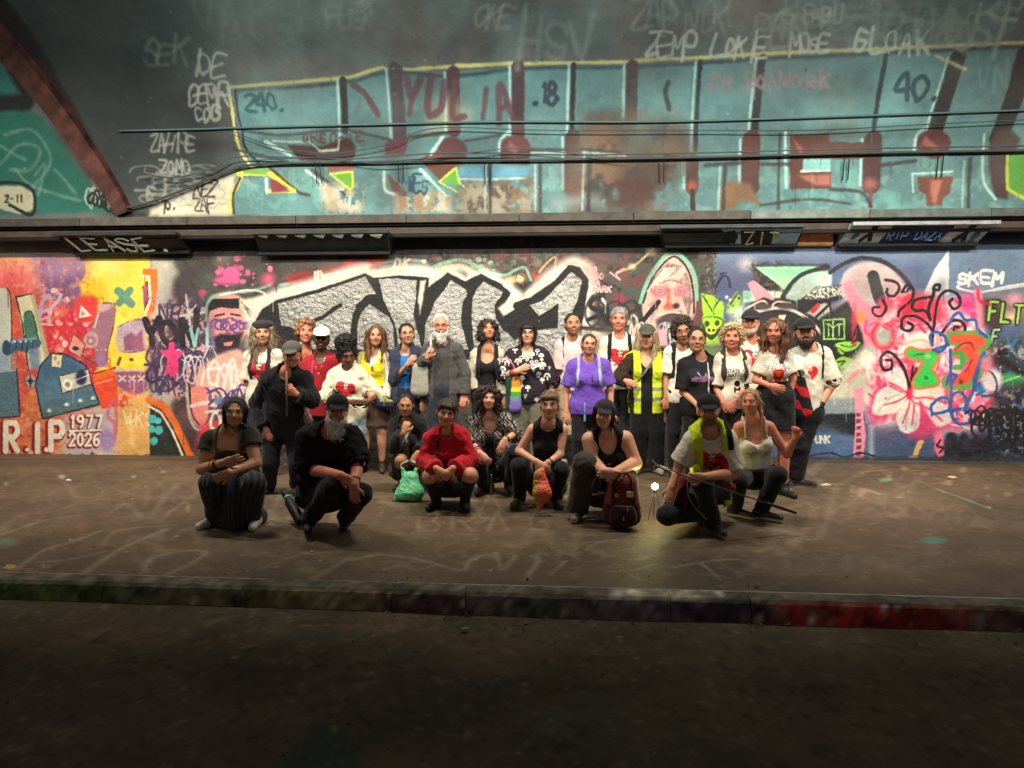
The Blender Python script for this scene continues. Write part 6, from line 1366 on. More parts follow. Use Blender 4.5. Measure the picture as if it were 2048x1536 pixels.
        if neck:
            nn = nb + Fw * .030 - U * neckd; q = tl(g, nn); dn = np.sqrt((q[0] / (1.0 if neckd < .05 else .9)) ** 2 + (q[1] / (1.0 + neckd * 9)) ** 2 + (q[2] / 1.6) ** 2) - neck; F = np.maximum(F, -dn.astype(np.float32))
        if open_:
            wv = open_(y) if callable(open_) else open_; F = np.maximum(F, np.where(z > .0, wv - np.abs(x), -1).astype(np.float32))
        if region is not None: F = np.maximum(F, region(x, y, z).astype(np.float32))
        V, Q = g.mesh(F)
        q = V - chest; cx, cy, cz = q @ R, q @ U, q @ Fw
        C = colf(cx, cy, cz) if colf else np.tile(lin(col), (len(V), 1))
        o = mesh_np(name, V, Q, mat, root, C); P.V = V
        return o
    def bottoms(name, col, frac=1.0, off=.012, loose=.008, hem=0.03, mat=M_CLOTH, colf=None, wr=.004, h=.011):
        pts = np.array([HL, HR, KLp, KRp, AL, AR, hm + U * .12]); g = Grid(pts.min(0) - .2, pts.max(0) + .2, h)
        cw = max(shw * .92, .125) * K.get('cw', 1.0); pw = max(cw * (1.02 if fem else .94), .14) * K.get('pw', 1.0)
        g.cone(hm + U * .10, hm + U * .02, pw * .92, pw, .05, flat=(Fw, .70), off=off); g.cone(HL, HR, .085 * wt, .085 * wt, .05, off=off)
        leg(g, frac, off, .05, loose)
        X, Yy, Z = g.coords(); x, y, z = tl(g, hm)
        F = g.F + (wr * wob3(X, Yy, Z * 1.6, 30, sid + 2) - wr * 1.6 * (.30 - np.abs(wob3(X, Yy, Z * .8, 55, sid + 22)))).astype(np.float32); F = np.maximum(F, np.where(z < .15, y - (hem + .06), -1).astype(np.float32))
        for nm, a, b, c in legs:
            p, d = (a + (b - a) * frac * 2, unit(b - a)) if frac <= .5 else (b + (c - b) * (frac - .5) * 2, unit(c - b))
            m = .15; q = g.block(p - m, p + m)
            if q: s_, (X, Yy, Z) = q; dd = (X - p[0]) * d[0] + (Yy - p[1]) * d[1] + (Z - p[2]) * d[2]; far = (X - p[0]) ** 2 + (Yy - p[1]) ** 2 + (Z - p[2]) ** 2 < .13 ** 2; F[s_] = np.where(far & (dd > -.04), np.maximum(F[s_], dd), F[s_])
        V, Q = g.mesh(F); C = colf(V) if colf else np.tile(lin(col), (len(V), 1))
        return mesh_np(name, V, Q, mat, root, C)
    def shoes(col, sole=(40, 38, 36), dirs=None, boot=0.0):
        for i, (nm, a, b, c) in enumerate(legs):
            d = np.array(dirs[i], float) if dirs else np.array([(-.25, .25)[i], -1.0, 0.0]); d = unit(d); s_ = np.cross(d, (0, 0, 1))
            up = c[2] - .075; base = np.array([c[0], c[1], up])
            g = Grid(base - .26, base + np.array([.26, .26, .30]), .0095); heel = base - d * .035; toe = base + d * .165
            g.cone(heel + (0, 0, .045), toe + (0, 0, .030), .044, .034, .02, flat=(s_, .92)); g.cone(base + (0, 0, .05), base + (0, 0, .095 + boot), .046, .046, .03)
            X, Yy, Z = g.coords(); F = np.maximum(g.F, (up + .004 - Z)); F = np.maximum(F, Z - (up + .115 + boot)); V, Q = g.mesh(F)
            C = np.tile(lin(col), (len(V), 1)); C[V[:, 2] < up + .026] = lin(sole); mesh_np("shoe", V, Q, M_PLAIN, root, C)
    def stockings(col, f0=.12, name="stocking"):
        for nm, a, b, c in legs:
            p0 = b + (c - b) * f0; g = Grid(np.minimum(p0, c) - .1, np.maximum(p0, c) + .1, .0105); g.cone(p0, c, .060 * wt, .046, .03); V, Q = g.mesh(); mesh_np(name, V, Q, M_CLOTH, root, np.tile(lin(col), (len(V), 1)))
    P.stockings = stockings
    def band(name, nm, t, w, col, off=.006, r=None):
        """wristband or watch round a forearm"""
        a, b, c = [(a_, b_, c_) for n_, a_, b_, c_ in arms if n_ == nm][0]; d = unit(c - b); p = b + (c - b) * t; q = K.get('armw', .95)
        mb = MB(); rr = (r or (.041 - .014 * t) * q + off); mb.tube([p - d * w, p + d * w], rr, 12, lin(col)); mb.build(name, M_PLAIN, root, smooth=False)
    def straps(col, xs_=(-.10, .10), w=.024, off=.030, ybot=-.16, name="backpack_strap", ytop=.30, colf=None):
        for sx in xs_: top(name, col, 0, -.3, off, 0, region=lambda x, y, z, sx=sx: np.maximum.reduce([np.abs(x - sx - (y * -.05) * np.sign(sx)) - w, ybot - y, -.06 - z]), wr=.001, colf=colf)
    def sash(col, a, b, w=.018, off=.032, name="shoulder_strap"):
        """diagonal strap across the chest, a and b in chest coordinates"""
        (ax, ay), (bx, by) = a, b; L = math.hypot(bx - ax, by - ay); nx_, ny_ = -(by - ay) / L, (bx - ax) / L; tx, ty = (bx - ax) / L, (by - ay) / L
        top(name, col, 0, -.3, off, 0, region=lambda x, y, z: np.maximum.reduce([np.abs((x - ax) * nx_ + (y - ay) * ny_) - w, -((x - ax) * tx + (y - ay) * ty), ((x - ax) * tx + (y - ay) * ty) - L, -.0 - z]), wr=.001)
    P.top, P.bottoms, P.shoes, P.band, P.straps, P.sash, P.W3, P.chest, P.hm, P.arms, P.legs, P.sm, P.waist = top, bottoms, shoes, band, straps, sash, W3, chest, hm, arms, legs, sm, waist
    P.sid = sid; P.torso = torso
    return P

# ------------------------------------------------------------------ prints on the shirts (flat print, as on the real cloth)
PRINTS = {}
def make_print(name, w_m, h_m, draw):
    C = Canvas(w_m, h_m, .0028, lambda u, v: (u / 100.0 * w_m, (1 - v / 100.0) * h_m), (235, 230, 220), 100.0 / w_m, 7, wob=.001)
    draw(C); im, mt = list(C.image(name))
    m, nt, p = new_mat(name); at = N(nt, "ShaderNodeVertexColor", layer_name="col"); uvn = N(nt, "ShaderNodeUVMap", uv_map="UVMap")
    ti = N(nt, "ShaderNodeTexImage", extension='CLIP'); ti.image = im; tm = N(nt, "ShaderNodeTexImage", extension='CLIP'); tm.image = mt
    nt.links.new(uvn.outputs[0], ti.inputs[0]); nt.links.new(uvn.outputs[0], tm.inputs[0])
    c = mixc(nt, 'MIX', tm.outputs[0], at.outputs[0], ti.outputs[0])
    tc = N(nt, "ShaderNodeTexCoord"); n = noise_node(nt, 26, 5, .65, tc.outputs["Object"]); r = ramp(nt, n.outputs[0], .3, .7, (.86,) * 3 + (1,), (1.08,) * 3 + (1,))
    nt.links.new(mixc(nt, 'MULTIPLY', 1.0, c, r.outputs[0]), p.inputs["Base Color"]); p.inputs["Roughness"].default_value = .88; p.inputs["Specular IOR Level"].default_value = .15
    bump(nt, p, n.outputs[0], .45, .012); PRINTS[name] = (m, w_m, h_m)
def print_on(P, o, name, cx=0.0, cy=-.02, k=1.0):
    m, w, h = PRINTS[name]; w *= k; h *= k; me = o.data; V = P.V; q = V - P.chest; x, y, z = q @ P.R, q @ P.U, q @ P.Fw
    u = (x - cx) / w + .5; v = (y - cy) / h + .5; back = z < .0; u = np.where(back, np.sign(x) * 5 + .5, u)
    li = np.zeros(len(me.loops), np.int32); me.loops.foreach_get("vertex_index", li)
    ul = me.uv_layers.new(name="UVMap"); ul.data.foreach_set("uv", np.stack([u, v], 1)[li].astype(np.float32).ravel())
    me.materials.clear(); me.materials.append(m)
RED_, INK = (206, 44, 52), (50, 40, 40)
def pr_fist(C):
    C.f("6,34 12,14 30,10 44,20 52,30 66,20 84,20 96,36 92,58 76,70 58,78 48,90 38,78 22,64 10,52", RED_, 0, sm=True, metal=1); C.f("40,24 60,26 58,44 44,44", (226, 216, 198), 1, metal=1)
    for i, tx in enumerate(("OUR", "SOLIDARITY", "IS OUR", "MOST POTENT", "WEAPON")): 
        L = len(tx); h = 9; pit = min(9.2, 88 / L)
        for j, ch in enumerate(tx):
            if ch == ' ': continue
            for st in FONT[ch].split("|"): P = parse(st); C.s(np.stack([50 + (j - L / 2) * pit + P[:, 0] / 4 * pit * .72, 26 + i * 14 - P[:, 1] / 6 * h], 1), 2.2, INK if i != 2 else RED_, 0, metal=1, sm=False, wob=0)
def pr_heart(C):
    C.f("30,30 50,18 74,24 84,46 70,74 50,90 40,70 24,56", RED_, 0, sm=True, metal=1)
    for u in (28, 36, 44): C.s([(u, 22), (u + 2, 44)], 3.5, (236, 226, 214), 0, metal=1, sm=False)
    C.s("18,16 40,10 70,12", 2.5, INK, 0, metal=1); C.s("44,92 60,88", 2.5, INK, 0, metal=1); C.s("50,40 60,50 58,62", 3, (150, 20, 30), 0, metal=1)
def pr_state(C):
    for i, tx in enumerate(("STATE OF", "NATION")):
        L = len(tx); pit = 92 / max(L, 8) * (1.1 if i else 1)
        for j, ch in enumerate(tx):
            if ch == ' ': continue
            for st in FONT[ch].split("|"): P = parse(st); C.s(np.stack([50 + (j - L / 2) * pit + P[:, 0] / 4 * pit * .72, 22 + i * 17 - P[:, 1] / 6 * 13], 1), 3.4, (24, 22, 24), 0, metal=1, sm=False, wob=0)
    C.s("30,46 70,46", 2.2, (24, 22, 24), 0, metal=1, sm=False); C.b(50, 64, 13, 12, (24, 22, 24), 0, metal=1); C.f("36,76 44,76 44,98 36,98", (24, 22, 24), 0, metal=1); C.f("56,76 64,76 64,98 56,98", (24, 22, 24), 0, metal=1); C.f("42,82 60,82 60,90 42,90", (24, 22, 24), 0, metal=1)
def pr_lobster(C):
    tx = "SPICY GALS"
    for j, ch in enumerate(tx):
        if ch == ' ': continue
        a = (j - 4.5) / 4.5; cx, cy = 50 + a * 44, 22 + a * a * 9
        for st in FONT[ch].split("|"): P = parse(st); X = (P[:, 0] / 4 - .5) * 7; Yv = -(P[:, 1] / 6) * 13; C.s(np.stack([cx + X - Yv * a * .25, cy + Yv + X * a * .5], 1), 2.8, (52, 92, 150), 0, metal=1, sm=False, wob=0)
    C.f("30,36 70,34 68,64 50,70 32,64", (178, 40, 30), 0, sm=True, metal=1); C.f("36,68 64,68 60,92 40,92", (206, 66, 56), 0, metal=1)
    for P in ("32,40 22,34 26,26", "68,40 80,34 74,28", "34,60 22,66 24,80", "66,60 78,66 76,82", "42,90 34,100", "58,90 66,100", "50,90 50,100", "40,36 36,28", "60,36 64,28"): C.s(P, 4.5, (196, 44, 36), 0, metal=1)
    C.s("36,42 64,40", 3, (230, 110, 90), 0, metal=1); b = C.b; b(50, 52, 10, 7, (210, 80, 50), 2, metal=1)
def pr_purple(C):
    C.f("6,60 20,46 40,50 60,40 94,58 80,68 50,72 16,70", (118, 70, 122), 1, sm=True, a=.85, metal=1); C.s("30,24 40,46 52,60", 4, (150, 110, 156), 1, metal=1); C.s("60,30 56,50", 3, (150, 110, 156), 1, metal=1); C.splat(6, 40, 94, 76, 22, 1.5, 4, [(150, 96, 150), (90, 50, 96)], 4, 1, 0); 
def pr_mush(C):
    r = random.Random(6)
    for i in range(46):
        u, v, k = r.uniform(2, 98), r.uniform(2, 98), r.uniform(3.2, 5.4); c = (206, 198, 186)
        if i % 3 == 0: C.s([(u - k, v), (u - k * .5, v - k * .8), (u + k * .5, v - k * .8), (u + k, v)], k * .62, c, 0, metal=1); C.s([(u, v), (u + 1, v + k)], k * .5, c, 0, metal=1)
        elif i % 3 == 1: C.f([(u - k, v), (u - k * .6, v - k), (u + k * .6, v - k), (u + k, v)], c, 0, sm=True, metal=1); C.s([(u, v), (u, v + k)], k * .42, c, 0, metal=1)
        else: C.b(u, v, k * .8, k * .5, c, 0, metal=1); C.b(u, v, k * .5, k * .25, (40, 30, 40), 0, metal=1); C.s([(u, v + k * .4), (u - 1, v + k * 1.3)], k * .3, c, 0, metal=1)
def pr_flower(C):
    C.s("48,40 52,60", 14, (206, 46, 30), 0, metal=1)
    for u, v in ((14, 66), (30, 70), (66, 64), (84, 68), (24, 84), (60, 86), (80, 84)): C.s([(u, v), (u + 5, v + 3)], 3.5, (150, 150, 20), 1, .8, metal=1)
def pr_tiny(C):
    for j, ch in enumerate("SMALL WORLD"[:10]): C.s([(8 + j * 9, 52), (13 + j * 9, 48)], 5, (110, 104, 100), 0, metal=1)
def pr_logo(C): C.s("30,60 44,40 52,52 68,36", 8, (220, 220, 214), 0, metal=1); C.s("40,66 60,58", 7, (220, 220, 214), 0, metal=1)
def pr_bottles(C):
    for u in (34, 62): C.f([(u - 10, 92), (u - 10, 40), (u - 4, 28), (u - 4, 16), (u + 4, 16), (u + 4, 28), (u + 10, 40), (u + 10, 92)], (120, 158, 160), 1, metal=1); C.s([(u - 4, 44), (u - 4, 84)], 4, (176, 204, 204), 1, metal=1)
for n_, w_, h_, d_ in (("shirt_print_slogan", .30, .30, pr_fist), ("shirt_print_heart", .17, .19, pr_heart), ("shirt_print_state", .27, .30, pr_state), ("shirt_print_lobster", .25, .30, pr_lobster), ("shirt_print_purple", .28, .20, pr_purple), ("shirt_print_mushrooms", .60, .70, pr_mush), ("shirt_print_flower", .26, .26, pr_flower), ("shirt_print_words", .2, .12, pr_tiny), ("shirt_print_mark", .06, .06, pr_logo), ("shirt_print_bottles", .2, .2, pr_bottles)): make_print(n_, w_, h_, d_)

CREAM, HIVIS, BLACK, CHAR = (207, 198, 178), (196, 216, 40), (26, 25, 26), (52, 50, 50)
GRP = "people posing in front of the graffiti wall"
def hivis(p, off=.034, hem=-.05, gap=.06, name="hi_vis_vest", xw=.15):
    def cf(x, y, z):
        C = np.tile(lin(HIVIS), (len(x), 1)); L = ((p.hm - p.chest) @ p.U)
        for yy in (L * .62, L * .94): C[np.abs(y - yy) < .026] = lin((128, 130, 118))
        return C
    p.top(name, HIVIS, 0, hem, off, .085, neckd=.03, open_=lambda y: gap + .0 * y, colf=cf, wr=.005, skirt=.03, region=lambda x, y, z: np.abs(x) - xw)

# ---- back rows, standing, left to right
p = person("woman in a dark beret, black backpack straps over her white T-shirt", 952, (526, 643, 689), (494, 707), (560, 705), 'fair', GRP, hair='longwavy', hairc=(96, 78, 60), hairc2=(150, 128, 100), cap=('beret', (44, 40, 40)), smile=1, el=(494, 764), wl=(512, 800, .06), squint=.35)
o = p.top("tshirt", CREAM, .46, -.14, .022, loose=.042); print_on(p, o, "shirt_print_slogan", 0, -.06); p.straps((34, 32, 30)); p.bottoms("trousers", (40, 40, 44)); p.shoes((60, 58, 54), (190, 184, 170))
p = person("short haired woman in black smiling between the grey cap and the white cap", 932, (612, 641, 687), (588, 712), (640, 712), 'red', GRP, hair='curlyshort', hairc=(112, 74, 50), hairc2=(170, 122, 84), smile=1, squint=.3, w=.95)
p.top("blouse", BLACK, .3, -.05, .014, .080, neckd=.03); p.bottoms("trousers", (34, 34, 38)); p.shoes((40, 38, 36))
p = person("person in a white cap, dark glasses and red T-shirt with a cross necklace", 938, (643, 655, 700), (606, 722), (682, 718), 'dark', GRP, fem=False, cap=('cap', (226, 220, 200)), hair='crop', hairc=(20, 17, 16), glasses=(26, 24, 24), shades=1, smile=1, el=(610, 790), wl=(618, 828, .12), face=(0, 2, 0), w=1.02)
p.top("tshirt", (150, 30, 40), .48, -.17, .022, .078, neckd=.03, loose=.03); p.bottoms("shorts", (36, 34, 36), .62); p.shoes((54, 50, 48)); p.sash((206, 50, 96), (-.07, .14), (-.10, -.30), .014, .030, "lanyard")
mb = MB(); c0 = p.chest + p.Fw * .125
for sx in (-1, 1): mb.tube([p.nb + p.R * sx * .06 + p.Fw * .04, c0 + p.R * sx * .035 + p.U * .06, c0 + p.U * .0], .003, 5, lin((206, 186, 130)))
mb.tube([c0, c0 - p.U * .045], .005, 5, lin((214, 200, 160))); mb.tube([c0 - p.U * .015 - p.R * .016, c0 - p.U * .015 + p.R * .016], .005, 5, lin((214, 200, 160))); mb.build("necklace", M_METAL, p.root)
p = person("woman with an afro bun in a cream printed sweatshirt looking down at her phone", 946, (694, 684, 734), (664, 744), (730, 741), 'brown', GRP, hair='afro', hairc=(22, 18, 17), hairline=.075, face=(6, 22, 4), el=(650, 792, .04), wl=(702, 804, .24), er=(756, 790, .02), wr=(738, 802, .24), hl_=(716, 806, .30), hr_=(722, 806, .30), w=1.15, bust=1.0, cw=1.06, eyes=True, squint=.15, legw=1.05, hipd=.44)
o = p.top("sweatshirt", (208, 197, 170), .64, -.16, .026, .066, loose=.034, wr=.008); print_on(p, o, "shirt_print_slogan", .01, -.07, .85); p.bottoms("jeans", (132, 148, 158), 1.0, .014, .03, wr=.006); p.shoes((40, 36, 34), (90, 84, 78)); SWEAT = p
p = person("woman with long brown hair wearing a bright yellow bib with a red flower", 944, (752, 652, 692), (719, 709), (774, 708), 'fair', GRP, hair='long', hairc=(94, 62, 40), hairc2=(128, 86, 56), smile=0, face=(0, 2, -6), squint=.4, el=(712, 758), wl=(738, 786, .14), er=(782, 762), wr=(770, 798, .16), hr_=(776, 816, .16), cr=.9, bare='lr', hipd=.46)
o = p.top("blouse", (226, 212, 184), .97, -.05, .014, .074, neckd=.02, loose=.018); o = p.top("bib", (236, 214, 30), 0, .03, .024, .10, neckd=.07, region=lambda x, y, z: np.maximum(np.abs(x - .0) - .135, y - .16), wr=.007); print_on(p, o, "shirt_print_flower", .02, -.02); p.bottoms("shorts", (76, 58, 46), .46, .018, .03); p.shoes((58, 46, 36), (40, 34, 30), boot=.09)
p = person("person with tied dark hair in a navy jacket over a bright blue T-shirt", 946, (814, 647, 689), (786, 706), (838, 702), 'asian', GRP, fem=False, hair='tied', hairc=(26, 22, 22), glasses=(90, 84, 80), el=(788, 760, .06), wl=(816, 728, .22), hl_=(828, 714, .24), cl=.8, face=(2, 2, 2), w=.95, er=(846, 758))
p.top("tshirt", (46, 104, 166), 0, -.05, .012, .078, neckd=.02); p.top("jacket", (48, 52, 70), .97, -.10, .026, .075, neckd=.05, open_=lambda y: .05 - y * .05, loose=.018, wr=.008); p.bottoms("trousers", (34, 36, 44)); p.shoes((36, 36, 38))
p = person("tall white bearded man with dark framed glasses in a charcoal sweater and cardigan", 950, (882, 629, 676), (852, 693), (919, 693), 'red', GRP, fem=False, hair='short', hairc=(186, 180, 170), hairc2=(220, 216, 206), hairline=.108, beard=(216, 210, 200), beardl=.031, glasses=(40, 20, 22), face=(3, 3, 0), el=(838, 738, .03), wl=(855, 714, .18), hl_=(861, 700, .19), cl=1.0, er=(931, 748), wr=(929, 792, .05), hr_=(925, 808, .08))
p.top("sweater", (66, 63, 62), .97, -.02, .014, .062, wr=.005); p.top("cardigan", (74, 71, 70), .97, -.16, .024, .085, neckd=.06, open_=lambda y: .085, loose=.018, wr=.007); p.bottoms("jeans", (40, 46, 54), 1.0, .014, .016); p.shoes((44, 40, 38)); OLDMAN = p; p.band("wristband", 'l', .85, .01, (190, 60, 50))
p = person("woman with curly dark hair tilting her head up, in a beige cardigan", 948, (976, 642, 679), (947, 706), (1003, 702), 'olive', GRP, hair='curly', hairc=(34, 26, 24), hairc2=(58, 42, 36), face=(4, -14, 0), el=(941, 747), wl=(951, 784, .05), hl_=(957, 802, .06), er=(1010, 752), hd=.02, squint=.4)
p.top("crop_top", (24, 24, 26), 0, .12, .010, .105, neckd=.055, region=lambda x, y, z: np.where(y > .06, np.abs(x) - .115, -1)); p.top("cardigan", (188, 176, 152), .94, -.02, .022, .10, neckd=.06, open_=lambda y: .105, loose=.02, wr=.007); p.straps((30, 30, 32), (-.10, .115), .025, .034); p.bottoms("trousers", (50, 46, 42), hem=.06); p.shoes((50, 46, 44))
p = person("person with a dark bob and glasses in a black shirt printed with pale mushrooms", 950, (1056, 647, 688), (1020, 706), (1090, 706), 'pale', GRP, hair='bob', hairc=(28, 22, 24), glasses=(70, 34, 36), smile=0, el=(1008, 752, .04), wl=(1035, 742, .22), hl_=(1050, 735, .24), cl=.35, er=(1104, 764), wr=(1102, 800, .05), w=1.2, cw=1.12, armw=1.15, bust=1.1, squint=.3, hipd=.44)
o = p.top("shirt", (38, 30, 38), .47, -.13, .028, .072, neckd=.02, loose=.036, wr=.006); print_on(p, o, "shirt_print_mushrooms", 0, -.16); p.bottoms("trousers", (104, 100, 84), 1.0, .014, .03); p.shoes((60, 54, 50)); MUSH = p
p.band("wristband", 'l', .80, .012, (180, 50, 44)); p.band("wristband", 'l', .66, .012, (34, 30, 30))
p = person("young man with cropped dark hair in a pale lilac T-shirt", 938, (1146, 627, 670), (1116, 686), (1172, 682), 'tan', GRP, fem=False, hair='crop', hairc=(40, 30, 26), stub=(120, 88, 70), smile=1, face=(6, 0, 0), el=(1113, 748), wl=(1116, 786, .04), squint=.5)
p.top("tshirt", (204, 176, 172), .42, -.10, .020, loose=.03); p.straps((30, 30, 32), (-.12,), .024, .028); p.bottoms("shorts", (186, 168, 136), .58, .014, .03); p.shoes((150, 140, 130))
p = person("woman with tied back hair and glasses in a violet T-shirt with pale backpack straps", 970, (1178, 669, 709), (1140, 727), (1214, 725), 'fair', GRP, hair='tied', hairc=(66, 46, 38), glasses=(96, 50, 44), el=(1132, 780), wl=(1133, 824, .04), hl_=(1136, 842, .06), er=(1221, 778), wr=(1222, 826, .04), face=(2, -2, 0), w=1.05, squint=.35, hipd=.46, cw=1.05)
def _cf(x, y, z): C = np.tile(lin((104, 70, 168)), (len(x), 1)); C[(np.abs(x - .03) < .008) & (z > 0) & (y > -.06) & (y < .02)] = lin((60, 44, 100)); return C
p.top("tshirt", (104, 70, 168), .42, -.09, .018, .070, loose=.024, colf=_cf, wr=.005); p.straps((150, 160, 176), (-.115, .115), .018, .026, ytop=.2, ybot=-.10); p.bottoms("trousers", (30, 29, 32)); p.shoes((40, 38, 40))
for sx in (-.045, .075): p.sash((104, 150, 186), (sx, -.27), (sx, -.47), .011, .03, "buckle_strap")
p = person("tall grey haired man smiling in a white T-shirt with black rucksack straps", 938, (1238, 616, 661), (1206, 681), (1271, 680), 'red', GRP, fem=False, hair='short', hairc=(112, 104, 96), hairc2=(160, 152, 142), smile=1, squint=.25, hairline=.07, face=(-2, 2, 0))
o = p.top("tshirt", CREAM, .45, -.10, .020, loose=.03); print_on(p, o, "shirt_print_slogan", 0, -.07, .95); p.straps((28, 28, 28), (-.125, .125), .026, .030); p.bottoms("trousers", (44, 44, 48)); p.shoes((50, 48, 46))
p = person("fair haired woman in a grey cap and yellow hi-vis vest over black lace", 946, (1294, 652, 697), (1256, 713), (1332, 714), 'fair', GRP, hair='long', hairc=(150, 126, 92), hairc2=(190, 166, 126), cap=('cap', (70, 70, 62)), face=(0, 2, -2), el=(1236, 756, .02), wl=(1252, 762, .18), hl_=(1262, 766, .2), er=(1341, 782), wr=(1334, 824, .06), hr_=(1331, 842, .07), squint=.4, w=1.05)
p.top("crop_top", (26, 25, 26), 0, .13, .012, .11, neckd=.055); p.top("lace_coverup", (58, 44, 36), .97, -.36, .020, .09, neckd=.05, open_=lambda y: .10, loose=.035, mat=M_LACE, wr=.008, skirt=.05); p.bottoms("trousers", (24, 24, 25), 1.0, .02, .035, hem=.09); p.shoes((150, 146, 138), (170, 166, 156))
_r = p
def hv_region(x, y, z): return np.where(z > 0, np.where(x < 0, np.maximum(.085 - np.abs(x), np.abs(x) - .165), np.maximum(.045 - np.abs(x), np.abs(x) - .165)), -1)
def _cf(x, y, z):
    C = np.tile(lin(HIVIS), (len(x), 1)); L = (_r.hm - _r.chest) @ _r.U
    for yy in (L * .66, L * 1.0): C[np.abs(y - yy) < .022] = lin((130, 132, 122))
    return C
p.top("hi_vis_vest", HIVIS, 0, -.17, .040, .085, neckd=.03, region=hv_region, colf=_cf, wr=.005); p.sash((112, 106, 98), (.10, .17), (-.13, -.15), .010, .046, "bag_strap")
p = person("man with dark curly hair and glasses peering over shoulders in a white T-shirt", 950, (1366, 634, 690), (1334, 700), (1392, 706), 'tan', GRP, fem=False, hair='curlyshort', hairc=(48, 38, 32), hairc2=(74, 58, 46), glasses=(40, 34, 32), stub=(110, 84, 68), face=(4, 10, 4), hs=.9)
o = p.top("tshirt", (214, 204, 188), .45, -.1, .018, loose=.03); print_on(p, o, "shirt_print_heart", -.03, .0); p.straps((30, 30, 32), (-.11,), .028, .030); p.bottoms("trousers", (36, 36, 40)); p.shoes((40, 40, 40))
p = person("woman with glasses in a black T-shirt with purple print and a pale lanyard", 968, (1393, 656, 704), (1362, 725), (1440, 723), 'olive', GRP, hair='tied', hairc=(36, 27, 25), glasses=(110, 80, 70), smile=1, face=(4, 2, 0), el=(1366, 784, .02), wl=(1396, 812, .22), hl_=(1410, 826, .24), er=(1449, 778, .02), wr=(1436, 808, .2), hr_=(1424, 826, .22), w=1.12, cw=1.06, squint=.45, hipd=.46)
o = p.top("tshirt", (30, 29, 33), .46, -.12, .024, .072, loose=.034); print_on(p, o, "shirt_print_purple", .0, -.02); p.bottoms("trousers", (26, 25, 28)); p.shoes((40, 40, 42))
p.sash((196, 188, 184), (.055, .14), (.055, -.20), .009, .034, "lanyard")
c0 = p.chest + p.R * .055 - p.U * .235 + p.Fw * .15; mb = MB(); mb.hexa([c0 + p.R * a + p.U * b + p.Fw * c for c in (0, .008) for a, b in ((-.035, -.045), (.035, -.045), (.035, .045), (-.035, .045))], lin((40, 40, 44))); mb.build("badge", M_GLOSS, p.root, bevel=.003)
p = person("older grey bearded man in a dark cap and glasses, at the back", 942, (1501, 623, 668), (1476, 690), (1532, 690), 'red', GRP, fem=False, cap=('cap', (40, 38, 42)), hair='thin', hairc=(150, 140, 130), beard=(176, 150, 132), glasses=(120, 80, 76), face=(0, -4, 2), squint=.4)
o = p.top("tshirt", CREAM, .45, -.1, .020, loose=.03); print_on(p, o, "shirt_print_slogan", 0, -.03); p.bottoms("trousers", (44, 44, 48)); p.shoes((50, 48, 46))
p = person("woman with blonde curls in a white T-shirt reading STATE OF NATION", 972, (1464, 650, 698), (1436, 714), (1494, 712), 'red', GRP, hair='curlyshort', hairc=(168, 140, 98), hairc2=(206, 180, 136), smile=1, squint=.25, face=(3, 4, 0), el=(1432, 776), wl=(1448, 806, .2), hl_=(1458, 814, .22), er=(1491, 772), wr=(1470, 802, .2), hr_=(1460, 814, .22), hipd=.46)
o = p.top("tshirt", CREAM, .46, -.10, .022, loose=.034); print_on(p, o, "shirt_print_state", .02, -.10, .92); p.straps((64, 48, 40), (-.115, .115), .026, .030, -.20); p.bottoms("trousers", (34, 32, 36)); p.shoes((44, 42, 42)); p.band("watch", 'r', .82, .012, (200, 190, 170))
p = person("woman with long wavy brown hair, red lobster on her white T-shirt", 992, (1549, 640, 686), (1520, 709), (1577, 705), 'red', GRP, hair='longwavy', hairc=(92, 60, 42), hairc2=(134, 90, 62), smile=1, squint=.2, face=(-3, 2, -4), el=(1511, 760, .02), wl=(1541, 772, .2), hl_=(1556, 776, .22), er=(1585, 758), wr=(1578, 800, .02), bare='lr', hipd=.44, gu=1562)
o = p.top("tshirt", CREAM, .38, .02, .016, .076, loose=.022); print_on(p, o, "shirt_print_lobster", 0, -.06, .9); p.bottoms("shorts", (28, 27, 29), .34, .018, .025, hem=.10); p.shoes((32, 31, 33), (30, 30, 30), boot=.03)
p = person("stocky dark bearded man in a black cap and white T-shirt, at far right", 972, (1609, 640, 692), (1584, 706), (1655, 705), 'fair', GRP, fem=False, cap=('cap', (30, 28, 30)), hair='crop', hairc=(34, 26, 24), beard=(32, 24, 22), beardl=.012, glasses=(110, 96, 90), smile=1, face=(6, 2, 0), el=(1588, 752, .12), wl=(1563, 774, .26), hl_=(1550, 782, .28), er=(1664, 768), wr=(1640, 812, .06), hr_=(1630, 826, .1), w=1.15, legw=.84, armw=1.15, hipd=.55, hl=(1598, 826), hr=(1626, 826), kl=(1590, 893, .03), kr=(1606, 895, .03), al=(1578, 958, -.05), ar=(1596, 962, .0))
o = p.top("tshirt", CREAM, .42, -.015, .022, .070, loose=.038, wr=.004); print_on(p, o, "shirt_print_heart", .0, -.06); p.straps((34, 33, 34), (.125,), .026, .034, -.12); p.bottoms("trousers", (27, 26, 28), 1.0, .012, .012); p.shoes((30, 29, 30), (150, 146, 140), dirs=((-.2, -1, 0), (.75, -.7, 0))); BEARD = p; p.band("wrist_strap", 'r', .95, .03, (28, 27, 28)); p.band("watch", 'l', .9, .014, (28, 27, 28))
